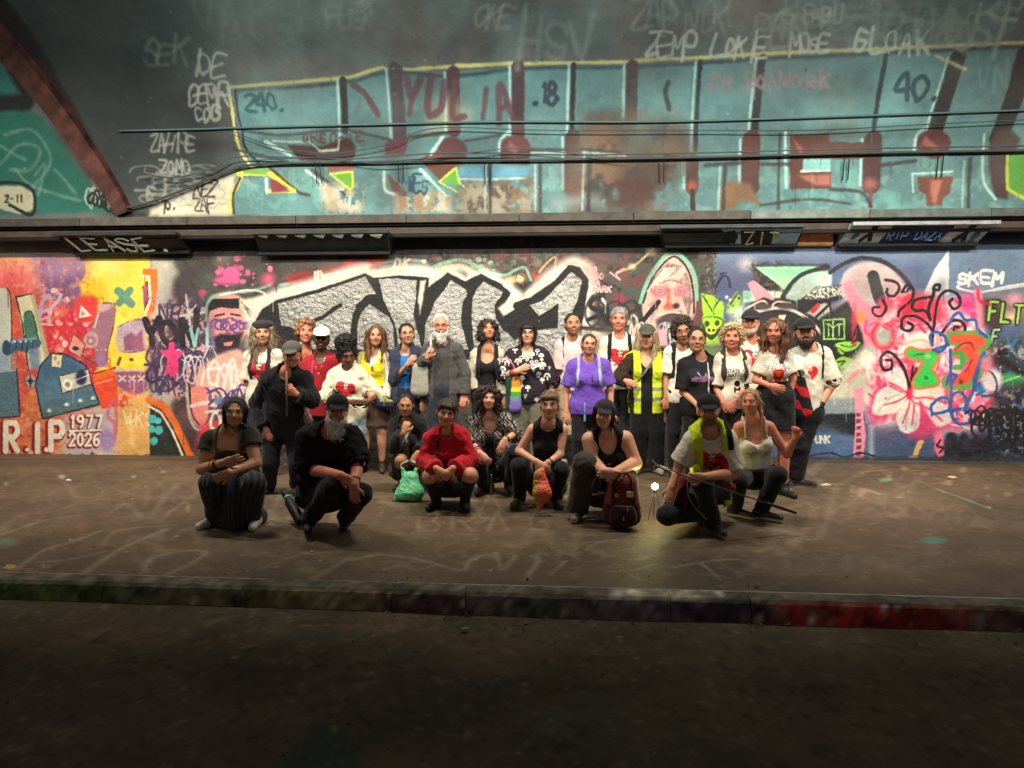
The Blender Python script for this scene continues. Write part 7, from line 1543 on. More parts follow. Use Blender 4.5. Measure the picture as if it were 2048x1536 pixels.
p = person("man in a grey cap and black jacket leaning forward, stick in his fist", 988, (585, 686, 734), (531, 752), (614, 752), 'red', GRP, fem=False, cap=('cap', (84, 80, 74)), hair='thin', hairc=(90, 80, 70), glasses=(150, 120, 110), stub=(150, 110, 92), face=(-4, 4, 4), lean=.16, hd=.24, el=(516, 808, .02), wl=(532, 856, .1), er=(624, 800, .18), wr=(592, 788, .36), hr_=(578, 776, .38), cr=1.3, hl=(546, 856), hr=(586, 858), kl=(541, 925, .06), kr=(594, 925, .04), al=(537, 974), ar=(594, 972, -.04), smile=1, squint=.3, w=1.05, gu=560)
p.top("jacket", (27, 26, 27), .97, -.06, .034, .075, loose=.026, wr=.009); p.bottoms("trousers", (29, 28, 29), 1.0, .012, .02); p.shoes((34, 32, 31), (60, 56, 52)); CANE = p

# ---- front rows, crouching and kneeling
p = person("dark haired woman crouching at far left in an olive dress with striped skirt", 1050, (470, 797, 852), (412, 872), (508, 866), 'asian', GRP, hair='bob', hairc=(22, 18, 19), fringe=False, facew=.066, hairline=.100, lean=.06, hd=.12, el=(404, 938, .12), wl=(448, 925, .36), hl_=(474, 920, .38), er=(512, 926, .12), wr=(456, 946, .33), hr_=(434, 956, .34), cl=.3, cr=.4, hl=(440, 990, -.12), hr=(490, 990, -.12), kl=(424, 962, .26), kr=(508, 962, .28), al=(428, 1034, .02), ar=(512, 1034, .05), w=1.08, armw=1.1, hipd=.4, gu=470)
p.top("dress_bodice", (46, 44, 34), .20, .0, .014, 0, loose=.024, region=lambda x, y, z: np.where(z > -.02, np.minimum(y - .05, np.maximum(y - .5, .085 - np.abs(x))), -1), colf=lambda x, y, z: np.where((np.abs(np.abs(x) - .095) < .016)[:, None] & (z > -.02)[:, None], np.array(lin((112, 100, 78))), np.array(lin((48, 45, 36)))))
g = Grid(np.minimum(p.W3((386, 1060)), p.W3((545, 925, .45))) - .1, np.maximum(p.W3((545, 925, .45)), p.W3((386, 1060))) + np.array([.1, .45, .1]), .011)
hm = p.hm; KA, KB = p.legs[0][2], p.legs[1][2]; FA, FB = p.legs[0][3], p.legs[1][3]; dn = np.array((0, 0, 1.0))
for K_, F_, sg in ((KA, FA, 1), (KB, FB, -1)):
    g.cone(hm, K_ - dn * .015, .155, .088, .05); g.cone(K_ - dn * .03, F_ + (sg * .03, -.02, -.01), .088, .072, .04); g.cone(hm - dn * .05, F_ + (sg * .05, .08, -.02), .16, .10, .06)
g.cone(KA * .5 + KB * .5 + (0, .06, -.05), FA * .5 + FB * .5 + (0, -.03, -.02), .075, .105, .07); g.cone(KA * .5 + KB * .5 + (0, .02, -.10), FB * .7 + FA * .3 + (0, -.10, -.03), .05, .07, .05)
X, Yy, Z = g.coords(); an = np.arctan2(X - hm[0], -(Yy - hm[1] - .1)); F = np.maximum(g.F + .004 * np.sin(an * 88 + 3 * np.sin(Z * 9)) - .016 * (.3 - np.abs(wob3(X, Yy, Z * .3, 34, 5))), .012 - Z); V, Q = g.mesh(F); an = np.arctan2(V[:, 0] - hm[0], -(V[:, 1] - hm[1] - .1)); st = (np.sin(an * 88 + 3 * np.sin(V[:, 2] * 9)) > .35)
mesh_np("striped_skirt", V, Q, M_CLOTH, p.root, np.where(st[:, None], np.array(lin((66, 65, 69))), np.array(lin((44, 44, 50))))); p.shoes((196, 190, 178), (206, 200, 190)); p.band("wristband", 'l', .55, .012, (190, 60, 40)); p.band("wristband", 'l', .72, .016, (30, 28, 28)); p.band("wristband", 'l', .62, .008, (210, 170, 60))
p = person("man with a long white beard crouching in black with a black cap, front left", 1062, (674, 793, 850), (606, 869), (712, 867), 'red', GRP, fem=False, cap=('cap', (30, 30, 31)), hair='short', hairc=(150, 146, 138), beard=(236, 228, 212), beardl=.065, beardw=1.4, face=(0, 6, 0), lean=.12, hd=.2, el=(618, 938, .14), wl=(684, 952, .42), hl_=(704, 966, .42), er=(716, 926, .2), wr=(708, 972, .42), hr_=(709, 1004, .40), cl=.6, cr=.4, hl=(622, 990, -.14), hr=(668, 990, -.14), kl=(668, 972, .36), kr=(722, 988, .30), al=(616, 1040, .12), ar=(690, 1036, -.06), w=1.25, legw=.76, armw=1.15, belly=.05, hipd=.42, cw=1.12, gu=640, squint=.35)
o = p.top("tshirt", (29, 28, 29), .43, -.02, .024, .070, loose=.034, wr=.009); print_on(p, o, "shirt_print_bottles", .10, -.28); p.bottoms("trousers", (27, 27, 29), 1.0, .016, .014, wr=.007); p.shoes((26, 25, 25), (34, 33, 32), dirs=((.35, -1, 0), (.2, -1, 0))); p.band("wristband", 'r', .8, .018, (28, 27, 28))
p = person("person with glasses resting chin on fist, black jacket over pale green shirt", 978, (812, 788, 832), (784, 846), (844, 842), 'olive', GRP, hair='tied', hairc=(28, 24, 24), glasses=(110, 96, 80), face=(-4, 6, 3), lean=.1, hd=.17, el=(790, 892, .22), wl=(808, 864, .30), hl_=(814, 846, .29), cl=1.5, er=(852, 890, .08), wr=(834, 908, .34), hr_=(826, 924, .36), cr=1.0, hl=(800, 940, -.12), hr=(836, 940, -.12), kl=(802, 920, .24), kr=(846, 926, .22), al=(806, 966, .02), ar=(842, 966, .02), hipd=.38, bare='lr', gu=820)
p.top("shirt", (150, 166, 144), 0, -.02, .014, .074, neckd=.02, colf=lambda x, y, z: np.where((np.sin(x * 170) > .3)[:, None], np.array(lin((166, 178, 156))), np.array(lin((116, 136, 112))))); p.top("jacket", (34, 32, 34), .92, -.04, .028, .08, neckd=.05, open_=lambda y: .03, loose=.024, wr=.009); p.bottoms("shorts", (28, 28, 30), .40, .016, .02); p.stockings((30, 28, 28), .3); p.shoes((40, 38, 38), boot=.12); p.band("wristband", 'l', .62, .012, (200, 70, 40))
p = person("person with a dark fringe crouching in a bright red long sleeved shirt", 1014, (893, 799, 850), (858, 870), (930, 868), 'fair', GRP, hair='short', fringe=True, hairline=.072, hairc=(44, 33, 28), hairc2=(70, 52, 42), face=(-2, 8, -4), lean=.12, hd=.22, el=(848, 922, .12), wl=(874, 938, .36), hl_=(888, 950, .38), er=(942, 920, .12), wr=(904, 938, .36), hr_=(892, 952, .37), cl=.9, cr=.9, hl=(874, 968, -.12), hr=(914, 968, -.12), kl=(860, 952, .28), kr=(940, 950, .30), al=(872, 1000, .04), ar=(930, 1000, .05), bare='lr', hipd=.38, w=1.08, gu=900, squint=.4)
p.top("shirt", (172, 24, 38), .94, -.02, .022, .062, neckd=.0, loose=.028, wr=.009); p.bottoms("shorts", (62, 68, 76), .44, .016, .014); p.sash((70, 40, 32), (-.08, .14), (-.05, -.34), .013, .034); p.stockings((29, 28, 29)); p.shoes((30, 30, 31), (34, 33, 33), boot=.12)
p = person("smiling woman with dark wavy hair crouching in an open patterned black and white shirt", 986, (978, 776, 818), (946, 838), (1014, 834), 'pale', GRP, hair='curly', hairc=(36, 25, 25), hairc2=(60, 38, 36), smile=1, face=(0, 0, 0), lean=.1, hd=.18, el=(946, 888, .14), wl=(962, 908, .36), hl_=(976, 924, .38), er=(1030, 868, .16), wr=(1010, 880, .34), hr_=(1002, 898, .36), cl=.8, cr=.3, hl=(962, 942, -.12), hr=(1002, 942, -.12), kl=(958, 916, .26), kr=(1030, 906, .26), al=(966, 972, .03), ar=(1018, 968, .0), hipd=.38, gu=985, squint=.5)
p.top("camisole", (48, 44, 42), 0, -.02, .012, .10, neckd=.05)
def _cf(x, y, z): n = np.sin(x * 150 + 4 * np.sin(y * 80)) + np.sin(y * 130 + 3 * np.sin(x * 110)) + np.sin((x + y) * 210); return np.where((n > .75)[:, None], np.array(lin((170, 160, 148))), np.where((n > -.1)[:, None], np.array(lin((70, 64, 62))), np.array(lin((30, 28, 30)))))
p.top("patterned_shirt", CHAR, .62, -.04, .024, .085, neckd=.05, open_=lambda y: .045 + .0 * y, loose=.03, colf=_cf, wr=.008, h=.0085); p.bottoms("trousers", (30, 32, 42)); p.shoes((34, 32, 33)); p.band("watch", 'r', .9, .014, (26, 25, 26)); p.band("wristband", 'l', .7, .010, (200, 80, 50)); p.band("wristband", 'l', .55, .008, (110, 60, 120)); BOTTLE = p
p = person("woman with a light brown fringe crouching in a black sleeveless top", 1010, (1099, 783, 835), (1058, 853), (1134, 853), 'pale', GRP, hair='tied', fringe=True, hairc=(92, 68, 52), hairc2=(128, 98, 74), face=(2, 4, 2), lean=.14, hd=.22, el=(1038, 902, .12), wl=(1074, 924, .36), hl_=(1086, 936, .38), er=(1120, 908, .18), wr=(1096, 926, .36), hr_=(1086, 940, .37), cl=1.0, cr=1.0, hl=(1074, 972, -.12), hr=(1112, 972, -.12), kl=(1038, 932, .26), kr=(1122, 940, .28), legw=.84, al=(1040, 996, .0), ar=(1112, 996, .02), hipd=.4, gu=1075, squint=.5)
p.top("vest_top", (28, 27, 28), 0, -.02, .013, .074, neckd=.01, region=lambda x, y, z: np.where(y > .04, np.abs(x) - .135, -1)); p.bottoms("trousers", (28, 27, 28), 1.0, .014, .016); p.shoes((78, 64, 48), (120, 106, 86), dirs=((-.35, -1, 0), (.3, -1, 0)), boot=.03); p.band("watch", 'r', .9, .010, (30, 28, 28)); FOIL = p
p = person("woman in a dark cap and black tank top kneeling behind a maroon rucksack", 1036, (1208, 803, 854), (1172, 875), (1258, 873), 'pale', GRP, cap=('cap', (46, 42, 44)), hair='bob', hairc=(40, 28, 26), fringe=False, facew=.066, hairline=.100, smile=1, face=(-6, 4, -6), lean=.1, hd=.16, el=(1186, 924, .14), wl=(1208, 942, .38), hl_=(1224, 948, .40), er=(1270, 926, .12), wr=(1232, 944, .38), hr_=(1210, 948, .40), cl=.4, cr=.4, hl=(1194, 985, -.16), hr=(1240, 985, -.16), kl=(1170, 926, .22), kr=(1250, 960, .20), al=(1156, 1024, .02), ar=(1236, 1030, .0), w=1.2, legw=.8, armw=1.28, bust=1.4, hipd=.42, cw=1.06, gu=1165, squint=.3)
o = p.top("tank_top", (27, 26, 27), 0, -.02, .014, .085, neckd=.06, region=lambda x, y, z: np.where(y > .03, np.abs(x) - .15, -1)); print_on(p, o, "shirt_print_mark", .0, -.02); p.bottoms("trousers", (66, 60, 52), 1.0, .022, .035, wr=.009); p.shoes((110, 104, 96), (160, 152, 140))
mb = MB(); a, b, c = p.arms[1][1], p.arms[1][2], p.arms[1][3]
for k in range(3):
    q = a + (b - a) * .35 + p.Fw * .066 + p.R * (.0 + k * .012); mb.tube([q + (b - a) * 0, q + (b - a) * .42], .0016, 4, lin((90, 70, 66)))
mb.build("arm_tattoo", M_SKIN, p.root)
p = person("man in a black cap kneeling in a yellow hi-vis vest, holding a thin stick", 1060, (1418, 793, 848), (1378, 873), (1463, 871), 'fair', GRP, fem=False, cap=('cap', (28, 28, 29)), hair='crop', hairc=(44, 34, 30), stub=(86, 60, 50), face=(-2, 8, 0), lean=.1, hd=.16, el=(1360, 928, .06), wl=(1344, 976, .14), hl_=(1337, 1004, .16), er=(1468, 946, .12), wr=(1406, 954, .38), hr_=(1386, 956, .40), cl=.3, cr=1.2, nl=(.0, .3, -1), hl=(1400, 980, -.16), hr=(1444, 980, -.16), kl=(1334, 1030, .20), kr=(1404, 966, .30), al=(1400, 1046, -.25), ar=(1426, 1046, .10), w=1.06, legw=.86, armw=1.1, hipd=.42, gu=1420, squint=.3)
o = p.top("tshirt", CREAM, .46, -.02, .020, .070, loose=.034); print_on(p, o, "shirt_print_slogan", -.01, -.03, .8); p.bottoms("trousers", (34, 38, 42), 1.0, .014, .016); p.shoes((32, 33, 34), (120, 122, 110), dirs=((-.2, 1, 0), (.25, -1, 0))); hivis(p, .054, -.10, .075); p.straps((28, 27, 28), (.14,), .024, .064, -.10); GRAB = p
g = Grid(p.hm - .34, p.hm + .34, .011); g.cone(p.W3((1368, 962, .16)), p.W3((1360, 1010, .20)), .045, .05, .03); g.cone(p.W3((1372, 960, .16)), p.W3((1462, 975, .02)), .04, .04, .03); V, Q = g.mesh(); mesh_np("waist_jacket", V, Q, M_CLOTH, p.root, np.tile(lin((112, 40, 40)), (len(V), 1)))
p = person("woman with a blonde ponytail kneeling in a white strappy top, flexing one arm", 1036, (1500, 780, 828), (1470, 849), (1546, 848), 'red', GRP, hair='pony', hairc=(150, 112, 74), hairc2=(184, 146, 102), smile=0, face=(-6, 2, -4), lean=.06, hd=.12, el=(1464, 912, -.05), wl=(1474, 950, -.02), er=(1574, 908, .06), wr=(1590, 876, .16), hr_=(1594, 858, .18), cr=1.8, nr=(-.6, -.6, 0), hl=(1492, 950, -.06), hr=(1528, 950, -.06), kl=(1478, 962, .30), kr=(1556, 950, .22), al=(1470, 1020, -.05), ar=(1522, 1020, .04), legw=.86, hipd=.40, gu=1510, squint=.5)
def tank(x, y, z): return np.where(y > .05, np.maximum(y - .5, np.abs(np.abs(x) - .085) - .008), np.where(z > 0, y - (.05 - .055 * np.exp(-(x / .065) ** 2)), -1))
o = p.top("strappy_top", (206, 196, 180), 0, -.0, .012, 0, region=tank, wr=.005, mat=M_CLOTH); print_on(p, o, "shirt_print_words", -.03, -.07); p.bottoms("trousers", (30, 29, 33), 1.0, .014, .014); p.shoes((34, 32, 33), (206, 196, 170), dirs=((.6, -.7, 0), (.7, -.7, 0)))
mb = MB(); w_ = p.hm + p.U * .09; mb.tube([w_ + p.R * (.155 * math.cos(a)) + p.Fw * (.115 * math.sin(a)) for a in np.linspace(0, 2 * math.pi, 17)], .016, 8, lin((96, 40, 48)), cap=False); mb.build("belt_bag", M_CLOTH, p.root, smooth=True); KNEEL = p

# ------------------------------------------------------------------ things the people hold, wear or have beside them
def blobmesh(name, g, mat, parent, col, F=None):
    V, Q = g.mesh(F); C = col(V) if callable(col) else np.tile(lin(col), (len(V), 1)); return mesh_np(name, V, Q, mat, parent, C)
# torch standing on the ground
tc_ = on_y(1310, 972, on_z(1310, 1038, 0.0)[1]); tp = np.array([tc_[0], tc_[1], 0.0])
e = empty("torch", tuple(float(a) for a in tp)); tag(e, "small bright torch on a thin tripod between the maroon rucksack and the kneeling man", "torch")
ax = unit(np.array([CO[0] - tp[0], CO[1] - tp[1], .25])); sd = unit(np.cross(ax, (0, 0, 1))); hz = np.array([0, 0, tc_[2]])
mb = MB(); mb.tube([tp + hz - ax * .11, tp + hz - ax * .02, tp + hz, tp + hz + ax * .025], [.016, .016, .026, .030], 14, lin((26, 26, 28))); mb.build("torch_body", M_PLAIN, e, smooth=True)
mb = MB(); mb.tube([tp + hz + ax * .0255, tp + hz + ax * .029], .027, 18); mb.build("torch_lens", emit_mat("torch_light", (1.0, 1.0, .60), 40.0), e)
for k in (-.6, 1.6, 3.7):
    mb = MB(); mb.tube([tp + hz - ax * .06 - np.array([0, 0, .016]), tp + np.array([.07 * math.cos(k), .07 * math.sin(k), .004])], .0035, 5, lin((30, 30, 30))); mb.build("tripod_leg", M_PLAIN, e)
L = bpy.data.lights.new("torch_beam", 'POINT'); L.energy = 6.0; L.color = (1.0, .90, .36); L.shadow_soft_size = .12
lo = bpy.data.objects.new("torch_beam", L); COL.objects.link(lo); lo.location = tuple(tp + hz + ax * .10)

# maroon rucksack
bp = on_z(1245, 1058, 0.0); sc_ = FPX / (bp[1] - CO[1]); Rr = np.array([1, 0, 0.]); Fb = np.array([0, -1.0, 0])
e = empty("rucksack", tuple(float(a) for a in bp)); tag(e, "maroon rucksack standing on the ground in front of the woman in the black tank top", "rucksack")
def B(x, y, z): return bp + np.array([x, -y, z])
g = Grid(B(-.22, .2, -.02), B(.22, -.25, .56), .0085)
g.cone(B(-.075, -.06, .10), B(-.045, -.06, .33), .085, .075, .06); g.cone(B(.075, -.06, .10), B(.05, -.06, .33), .085, .075, .06); g.cone(B(0, -.06, .08), B(0, -.06, .35), .09, .08, .05); g.cone(B(-.05, -.05, .38), B(.05, -.05, .38), .05, .05, .05)
X, Yy, Z = g.coords(); F = np.maximum(g.F + (.006 * wob3(X, Yy, Z, 28, 5)).astype(np.float32), (bp[2] + .006 - Z)); blobmesh("bag_body", g, M_CLOTH, e, lambda V: np.where((V[:, 2] > bp[2] + .20)[:, None], np.array(lin((104, 50, 40))), np.array(lin((60, 20, 26)))), F)
g = Grid(B(-.14, .14, .0), B(.14, -.02, .26), .0085); g.cone(B(-.05, .02, .09), B(.05, .02, .09), .062, .062, .05); g.cone(B(-.045, .015, .16), B(.045, .015, .16), .05, .05, .05); blobmesh("front_pocket", g, M_CLOTH, e, (56, 20, 25))
for sx in (-1, 1):
    mb = MB(); mb.tube([B(sx * .075, .03, .26), B(sx * .07, .045, .36), B(sx * .055, .05, .43), B(0, .05, .462), B(-sx * .0, .05, .462)] if False else [B(-.07, .035 * 1 + .0, .30), B(-.062, .05 * sx, .40), B(-.03, .055 * sx, .452), B(.03, .055 * sx, .452), B(.062, .05 * sx, .40), B(.07, .035, .30)], .009, 8, lin((70, 26, 26))); mb.build("handle", M_CLOTH, e, smooth=True)
    mb = MB(); mb.tube([B(sx * .085, .012, .12), B(sx * .085, .030, .25), B(sx * .075, .02, .38)], .010, 6, lin((74, 30, 28))); mb.build("side_strap", M_CLOTH, e)
MB().box(B(.028, .032, .262), B(.078, .046, .306), lin((214, 200, 150))).build("patch", M_CLOTH, e, bevel=.003)
mb = MB(); mb.tube([B(-.055, .0395, .276), B(-.05, .052, .276)], .016, 10, lin((170, 130, 110))); mb.build("pin_badge", M_GLOSS, e)
mb = MB(); mb.tube([B(-.07, .066, .195), B(0, .078, .20), B(.07, .066, .195)], .0035, 5, lin((150, 140, 130))); mb.tube([B(.03, .082, .195), B(.032, .084, .155)], .006, 5, lin((190, 180, 170))); mb.tube([B(-.0, .088, .12), B(.0, .088, .09)], .006, 5, lin((190, 180, 170))); mb.build("zip", M_METAL, e)

# green carrier bag
cp = on_z(820, 1002, 0.0); e = empty("carrier_bag", tuple(float(a) for a in cp)); tag(e, "pale green plastic carrier bag with round handles, standing on the ground", "bag")
def B(x, y, z): return cp + np.array([x, -y, z])
g = Grid(B(-.2, .2, -.02), B(.2, -.2, .40), .0075); g.cone(B(-.07, 0, .075), B(.05, 0, .08), .075, .085, .06); g.cone(B(.0, 0, .10), B(.0, 0, .23), .105, .055, .05); g.cone(B(-.10, .03, .045), B(-.12, .03, .03), .04, .03, .04); g.cone(B(-.045, 0, .20), B(-.07, 0, .31), .03, .012, .03); g.cone(B(.045, 0, .20), B(.055, 0, .31), .03, .012, .03); g.cone(B(-.075, .03, .19), B(-.085, .04, .13), .018, .012, .02)
X, Yy, Z = g.coords(); F = g.F + (.011 * wob3(X, Yy, Z * .5, 52, 8) + .006 * wob3(X, Yy, Z, 110, 9)).astype(np.float32); F = np.maximum(F, cp[2] + .003 - Z); blobmesh("bag_body", g, M_PLASTIC, e, (104, 196, 140), F)
for sx in (-1, 1):
    mb = MB(); mb.tube([B(sx * .05, .0, .25)] + [B(sx * .05 + .0 + sx * .035 * math.sin(a), 0, .30 + .06 * (1 - math.cos(a)) * .5 + .0) for a in np.linspace(.3, 2.4, 6)] + [B(sx * .015, 0, .385)], .008, 6, lin((196, 206, 170))); mb.build("handle", M_PLASTIC, e, smooth=True)

# orange bag hanging from clasped hands
hp = FOIL.W3((1082, 940, .40)); e = empty("snack_bag", tuple(float(a) for a in hp)); tag(e, "crumpled orange and red bag hanging from the hands of the woman in black sleeveless top", "bag")
a, b, c = FOIL.W3((1080, 950, .40)), FOIL.W3((1084, 985, .42)), FOIL.W3((1078, 1020, .42)); g = Grid(np.minimum(np.minimum(a, b), c) - .14, np.maximum(np.maximum(a, b), c) + .14, .0075)
g.cone(FOIL.W3((1085, 940, .40)), a, .02, .04, .03); g.cone(a, b, .052, .080, .03, flat=((0, 1.0, 0), .6)); g.cone(b, c, .078, .014, .03, flat=((0, 1.0, 0), .6)); X, Yy, Z = g.coords(); F = g.F + (.010 * wob3(X, Yy, Z * .6, 60, 3) + .005 * wob3(X, Yy, Z, 130, 4)).astype(np.float32)
blobmesh("bag_body", g, M_PLASTIC, e, lambda V: np.where((wob3(V[:, 0], V[:, 1], V[:, 2], 22, 6) > .05)[:, None], np.array(lin((222, 92, 66))), np.array(lin((176, 124, 48)))), F)

# steel bottle
q = on_z(982, 988, 0.0); e = empty("steel_bottle", tuple(float(a) for a in q)); tag(e, "slim dark steel bottle standing under the hand of the woman in the patterned shirt", "bottle")
mb = MB(); mb.tube([q + np.array([0, 0, z]) for z in (.002, .01, .17, .19, .205)], [.030, .034, .034, .028, .020], 16, lin((120, 112, 104))); mb.build("bottle_body", M_METAL, e, smooth=True); mb = MB(); mb.tube([q + np.array([0, 0, z]) for z in (.206, .21, .235, .24)], [.024, .026, .026, .02], 14, lin((36, 34, 34))); mb.build("lid", M_PLAIN, e, smooth=True)

# grabber stick in two hands' reach of the kneeling man
a, m_, b = GRAB.W3((1312, 929, .42)), GRAB.W3((1386, 957, .43)), GRAB.W3((1592, 1026, .10))
b[2] = max(b[2], .03)
e = empty("litter_picker", tuple(float(x) for x in m_)); tag(e, "thin grey stick held level by the kneeling man, its dark end near the ground", "stick")
mb = MB(); mb.tube([a, m_, m_ + (b - m_) * .72], .006, 7, lin((120, 116, 110))); mb.build("shaft", M_METAL, e, smooth=True); mb = MB(); mb.tube([m_ + (b - m_) * .70, m_ + (b - m_) * .86, b], [.011, .013, .010], 8, lin((28, 27, 27))); mb.build("grip", M_PLAIN, e, smooth=True); mb = MB(); mb.tube([a, a + (a - m_) * .10 + np.array([0, 0, .02])], .009, 6, lin((190, 196, 190))); mb.tube([a, a + np.array([-.02, 0, -.03])], .006, 6, lin((190, 196, 190))); mb.build("jaw", M_METAL, e)
mb = MB(); pts = [GRAB.W3(k) for k in ((1374, 962, .42), (1376, 990, .44), (1390, 1015, .42), (1414, 1040, .38))]; o = mb.tube(catmull(np.array(pts), n=4), .003, 5, lin((110, 112, 106))).build("cord", M_PLAIN, e)

# cane
a, b = CANE.W3((573, 742, .40)), CANE.W3((574, 822, .36)); e = empty("walking_stick", tuple(float(x) for x in b)); tag(e, "short brown stick held upright in the fist of the man in black jacket", "stick")
mb = MB(); mb.tube([a, a + (b - a) * .5, b], [.010, .012, .009], 8, lin((120, 84, 66))); mb.build("shaft", M_PLAIN, e, smooth=True); mb = MB(); mb.tube([b, b + np.array([.0, 0, -.05])], .007, 6, lin((150, 150, 150))); mb.build("tip", M_METAL, e)

# phone
c = SWEAT.W3((722, 806, .32)); n = unit(np.array([0, -.45, 1.0])); r_ = np.array([1.0, 0, .0]); t_ = unit(np.cross(n, r_))
e = empty("phone", tuple(float(x) for x in c)); tag(e, "dark phone held flat in both hands by the woman in cream sweatshirt", "phone")
MB().hexa([c + r_ * sx * .075 + t_ * sy * .038 + n * dz for dz in (-.004, .004) for sx, sy in ((-1, -1), (1, -1), (1, 1), (-1, 1))], lin((24, 24, 26))).build("phone_body", M_GLOSS, e, bevel=.003); MB().hexa([c + r_ * sx * .070 + t_ * sy * .034 + n * dz for dz in (.0045, .006) for sx, sy in ((-1, -1), (1, -1), (1, 1), (-1, 1))], lin((14, 16, 20))).build("screen", M_GLOSS, e)

# bags worn or carried
def slab_bag(name, label, cat, P, quad, thick, col, mat=M_CLOTH, seed=1, colf=None):
    """soft bag filling a measured outline (four corners, top first)"""
    A = [P.W3(q) for q in quad]; ctr = sum(A) / 4; e = empty(name, tuple(float(x) for x in ctr)); tag(e, label, cat)
    lo, hi = np.min(A, 0) - .1, np.max(A, 0) + .1; g = Grid(lo, hi, .0085); f = (np.array([0, 1.0, 0]), .55)
    for t in (0.12, .37, .63, .88): g.cone(A[0] * (1 - t) + A[1] * t, A[3] * (1 - t) + A[2] * t, thick, thick * 1.15, .05, flat=f)
    X, Yy, Z = g.coords(); F = g.F + (.006 * wob3(X, Yy, Z, 40, seed)).astype(np.float32); V, Q = g.mesh(F)
    C = colf(V, A) if colf else np.tile(lin(col), (len(V), 1)); o = mesh_np("bag_body", V, Q, mat, e, C); return e, A
e, A = slab_bag("tote_bag", "pale grey cloth tote hanging at the side of the white bearded tall man", "bag", OLDMAN, ((830, 738, .10), (850, 735, .12), (851, 782, .12), (827, 780, .10)), .045, (150, 146, 132))
mb = MB(); mb.tube([OLDMAN.W3(k) for k in ((834, 738, .12), (846, 712, .17), (860, 702, .21), (862, 690, .20), (861, 672, .12))], .012, 6, lin((176, 176, 160))); mb.build("strap", M_CLOTH, e)
def rainbow(V, A):
    t = (A[0][2] - V[:, 2]) / (A[0][2] - A[3][2] + 1e-6); xx = (V[:, 0] - A[0][0]) / (A[1][0] - A[0][0] + 1e-6); C = np.zeros((len(V), 3)); cols = [(214, 130, 40), (222, 196, 50), (74, 150, 70), (112, 128, 150), (120, 96, 170)]
    for i, c in enumerate(cols): C[(t >= i / 5 - (9 if i == 0 else 0)) & (t < (i + 1) / 5 + (9 if i == 4 else 0))] = lin(c)
    C[xx < .42 - .25 * t] = lin((26, 60, 48)); return C
e, A = slab_bag("rainbow_bag", "rainbow striped and dark green cloth bag hanging beside the person in the mushroom shirt", "bag", MUSH, ((1016, 764, .14), (1036, 760, .16), (1037, 815, .16), (1018, 812, .14)), .040, (200, 150, 60), colf=rainbow)
mb = MB(); mb.tube([MUSH.W3(k) for k in ((1026, 766, .17), (1034, 748, .20), (1026, 730, .20), (1012, 712, .14))], .009, 6, lin((170, 90, 110))); mb.build("strap", M_CLOTH, e)
def redblack(V, A):
    n_ = np.sin(V[:, 0] * 26 + V[:, 2] * 34 + 1.2) + .6 * np.sin(V[:, 2] * 22 - V[:, 0] * 30); return np.where((n_ > .25)[:, None], np.array(lin((188, 32, 42))), np.array(lin((28, 26, 28))))
e, A = slab_bag("canvas_tote", "red and black canvas tote held in front of the dark bearded man", "bag", BEARD, ((1584, 768, .20), (1606, 762, .22), (1618, 820, .22), (1598, 830, .20)), .042, (150, 30, 36), colf=redblack)
mb = MB(); mb.tube([BEARD.W3(k) for k in ((1588, 768, .22), (1592, 742, .24), (1598, 740, .24), (1604, 764, .24))], .010, 6, lin((26, 25, 26))); mb.build("strap", M_CLOTH, e)
SIX = [o for o in COL.objects if o.name.startswith("person") and "yellow bib" in o.get("label", "")][0]
def near(u, v, y): return on_y(u, v, y)
ys = SIX.location.y - .22
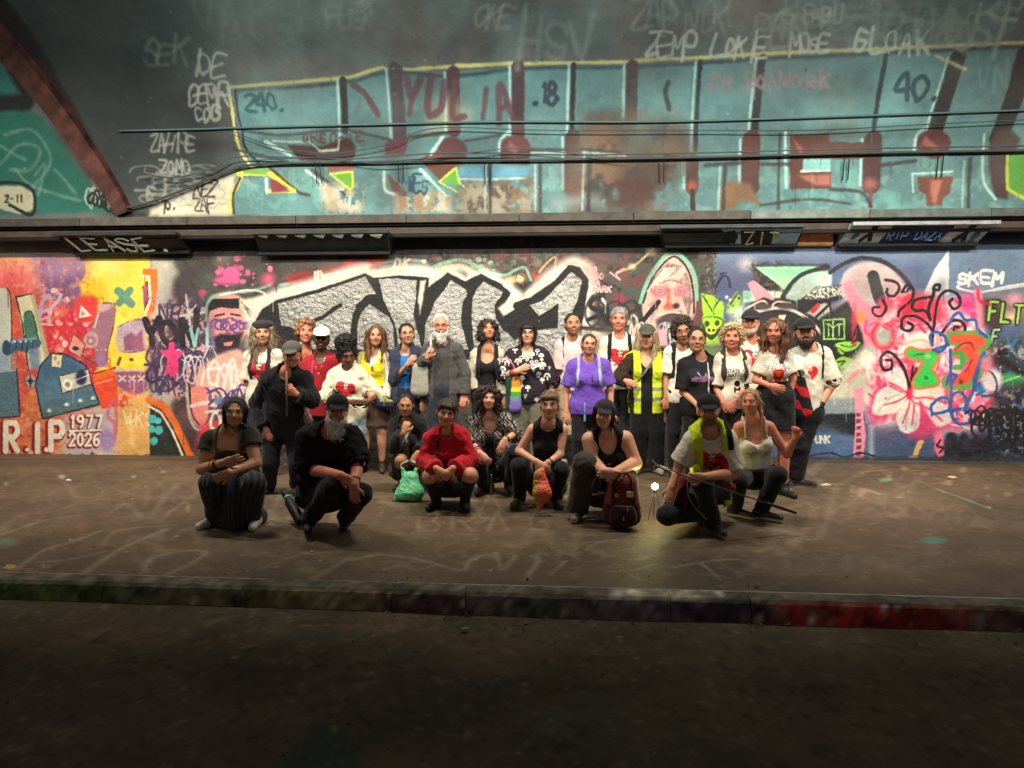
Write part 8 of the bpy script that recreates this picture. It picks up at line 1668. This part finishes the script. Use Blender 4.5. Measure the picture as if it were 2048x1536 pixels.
mb = MB(); mb.tube([near(775, 744, ys), near(772, 778, ys), near(768, 812, ys)], .009, 8, lin((226, 220, 170))); o = mb.build("white_rod", M_PLAIN, smooth=True); tag(o, "short pale rod held upright by the woman in the yellow bib", "rod")
g = Grid(near(745, 832, ys + .02) - .08, near(790, 795, ys + .02) + .08, .0085); g.cone(near(757, 806, ys + .03), near(779, 808, ys + .03), .055, .055, .04, flat=(np.array([0, 1.0, 0]), .55)); V, Q = g.mesh(); o = mesh_np("pouch", V, Q, M_CLOTH, None, np.where((V[:, 0] > near(760, 800, ys)[0])[:, None] & (V[:, 2] > near(770, 803, ys)[2])[:, None], np.array(lin((120, 140, 60))), np.array(lin((44, 38, 66))))); tag(o, "dark purple pouch held low by the woman in the yellow bib", "pouch")
# flask by the white-bearded man, small red bag behind the crouchers
q0, q1 = on_z(603, 1046, .05), on_y(566, 980, on_z(590, 1040, 0)[1] - .02); e = empty("drink_flask", tuple(float(x) for x in q0)); tag(e, "black flask with a teal band leaning beside the long bearded crouching man", "flask")
d = unit(q1 - q0); L_ = np.linalg.norm(q1 - q0); mb = MB(); mb.tube([q0, q0 + d * .02, q0 + d * L_ * .62, q0 + d * L_ * .72], [.034, .042, .042, .026], 14, lin((28, 28, 29))); mb.build("flask_body", M_PLAIN, e, smooth=True); mb = MB(); mb.tube([q0 + d * L_ * .725, q0 + d * L_ * .78], .029, 14, lin((70, 150, 150))); mb.build("band", M_PLAIN, e); mb = MB(); mb.tube([q0 + d * L_ * .785, q0 + d * L_ * .98], [.030, .026], 14, lin((26, 26, 27))); mb.build("lid", M_PLAIN, e, smooth=True)
q = on_z(1006, 924, 0.0); g = Grid(q - .2, q + .25, .01); g.cone(q + (-.07, 0, .05), q + (.07, 0, .05), .06, .055, .04); g.cone(q + (-.02, 0, .07), q + (.03, 0, .10), .06, .04, .04); X, Yy, Z = g.coords(); F = np.maximum(g.F + (.008 * wob3(X, Yy, Z, 45, 3)).astype(np.float32), .004 - Z); V, Q = g.mesh(F); o = mesh_np("cloth_bag", V, Q, M_CLOTH, None, np.tile(lin((190, 70, 62)), (len(V), 1))); tag(o, "small red cloth bag on the ground by the wall behind the crouching women", "bag")
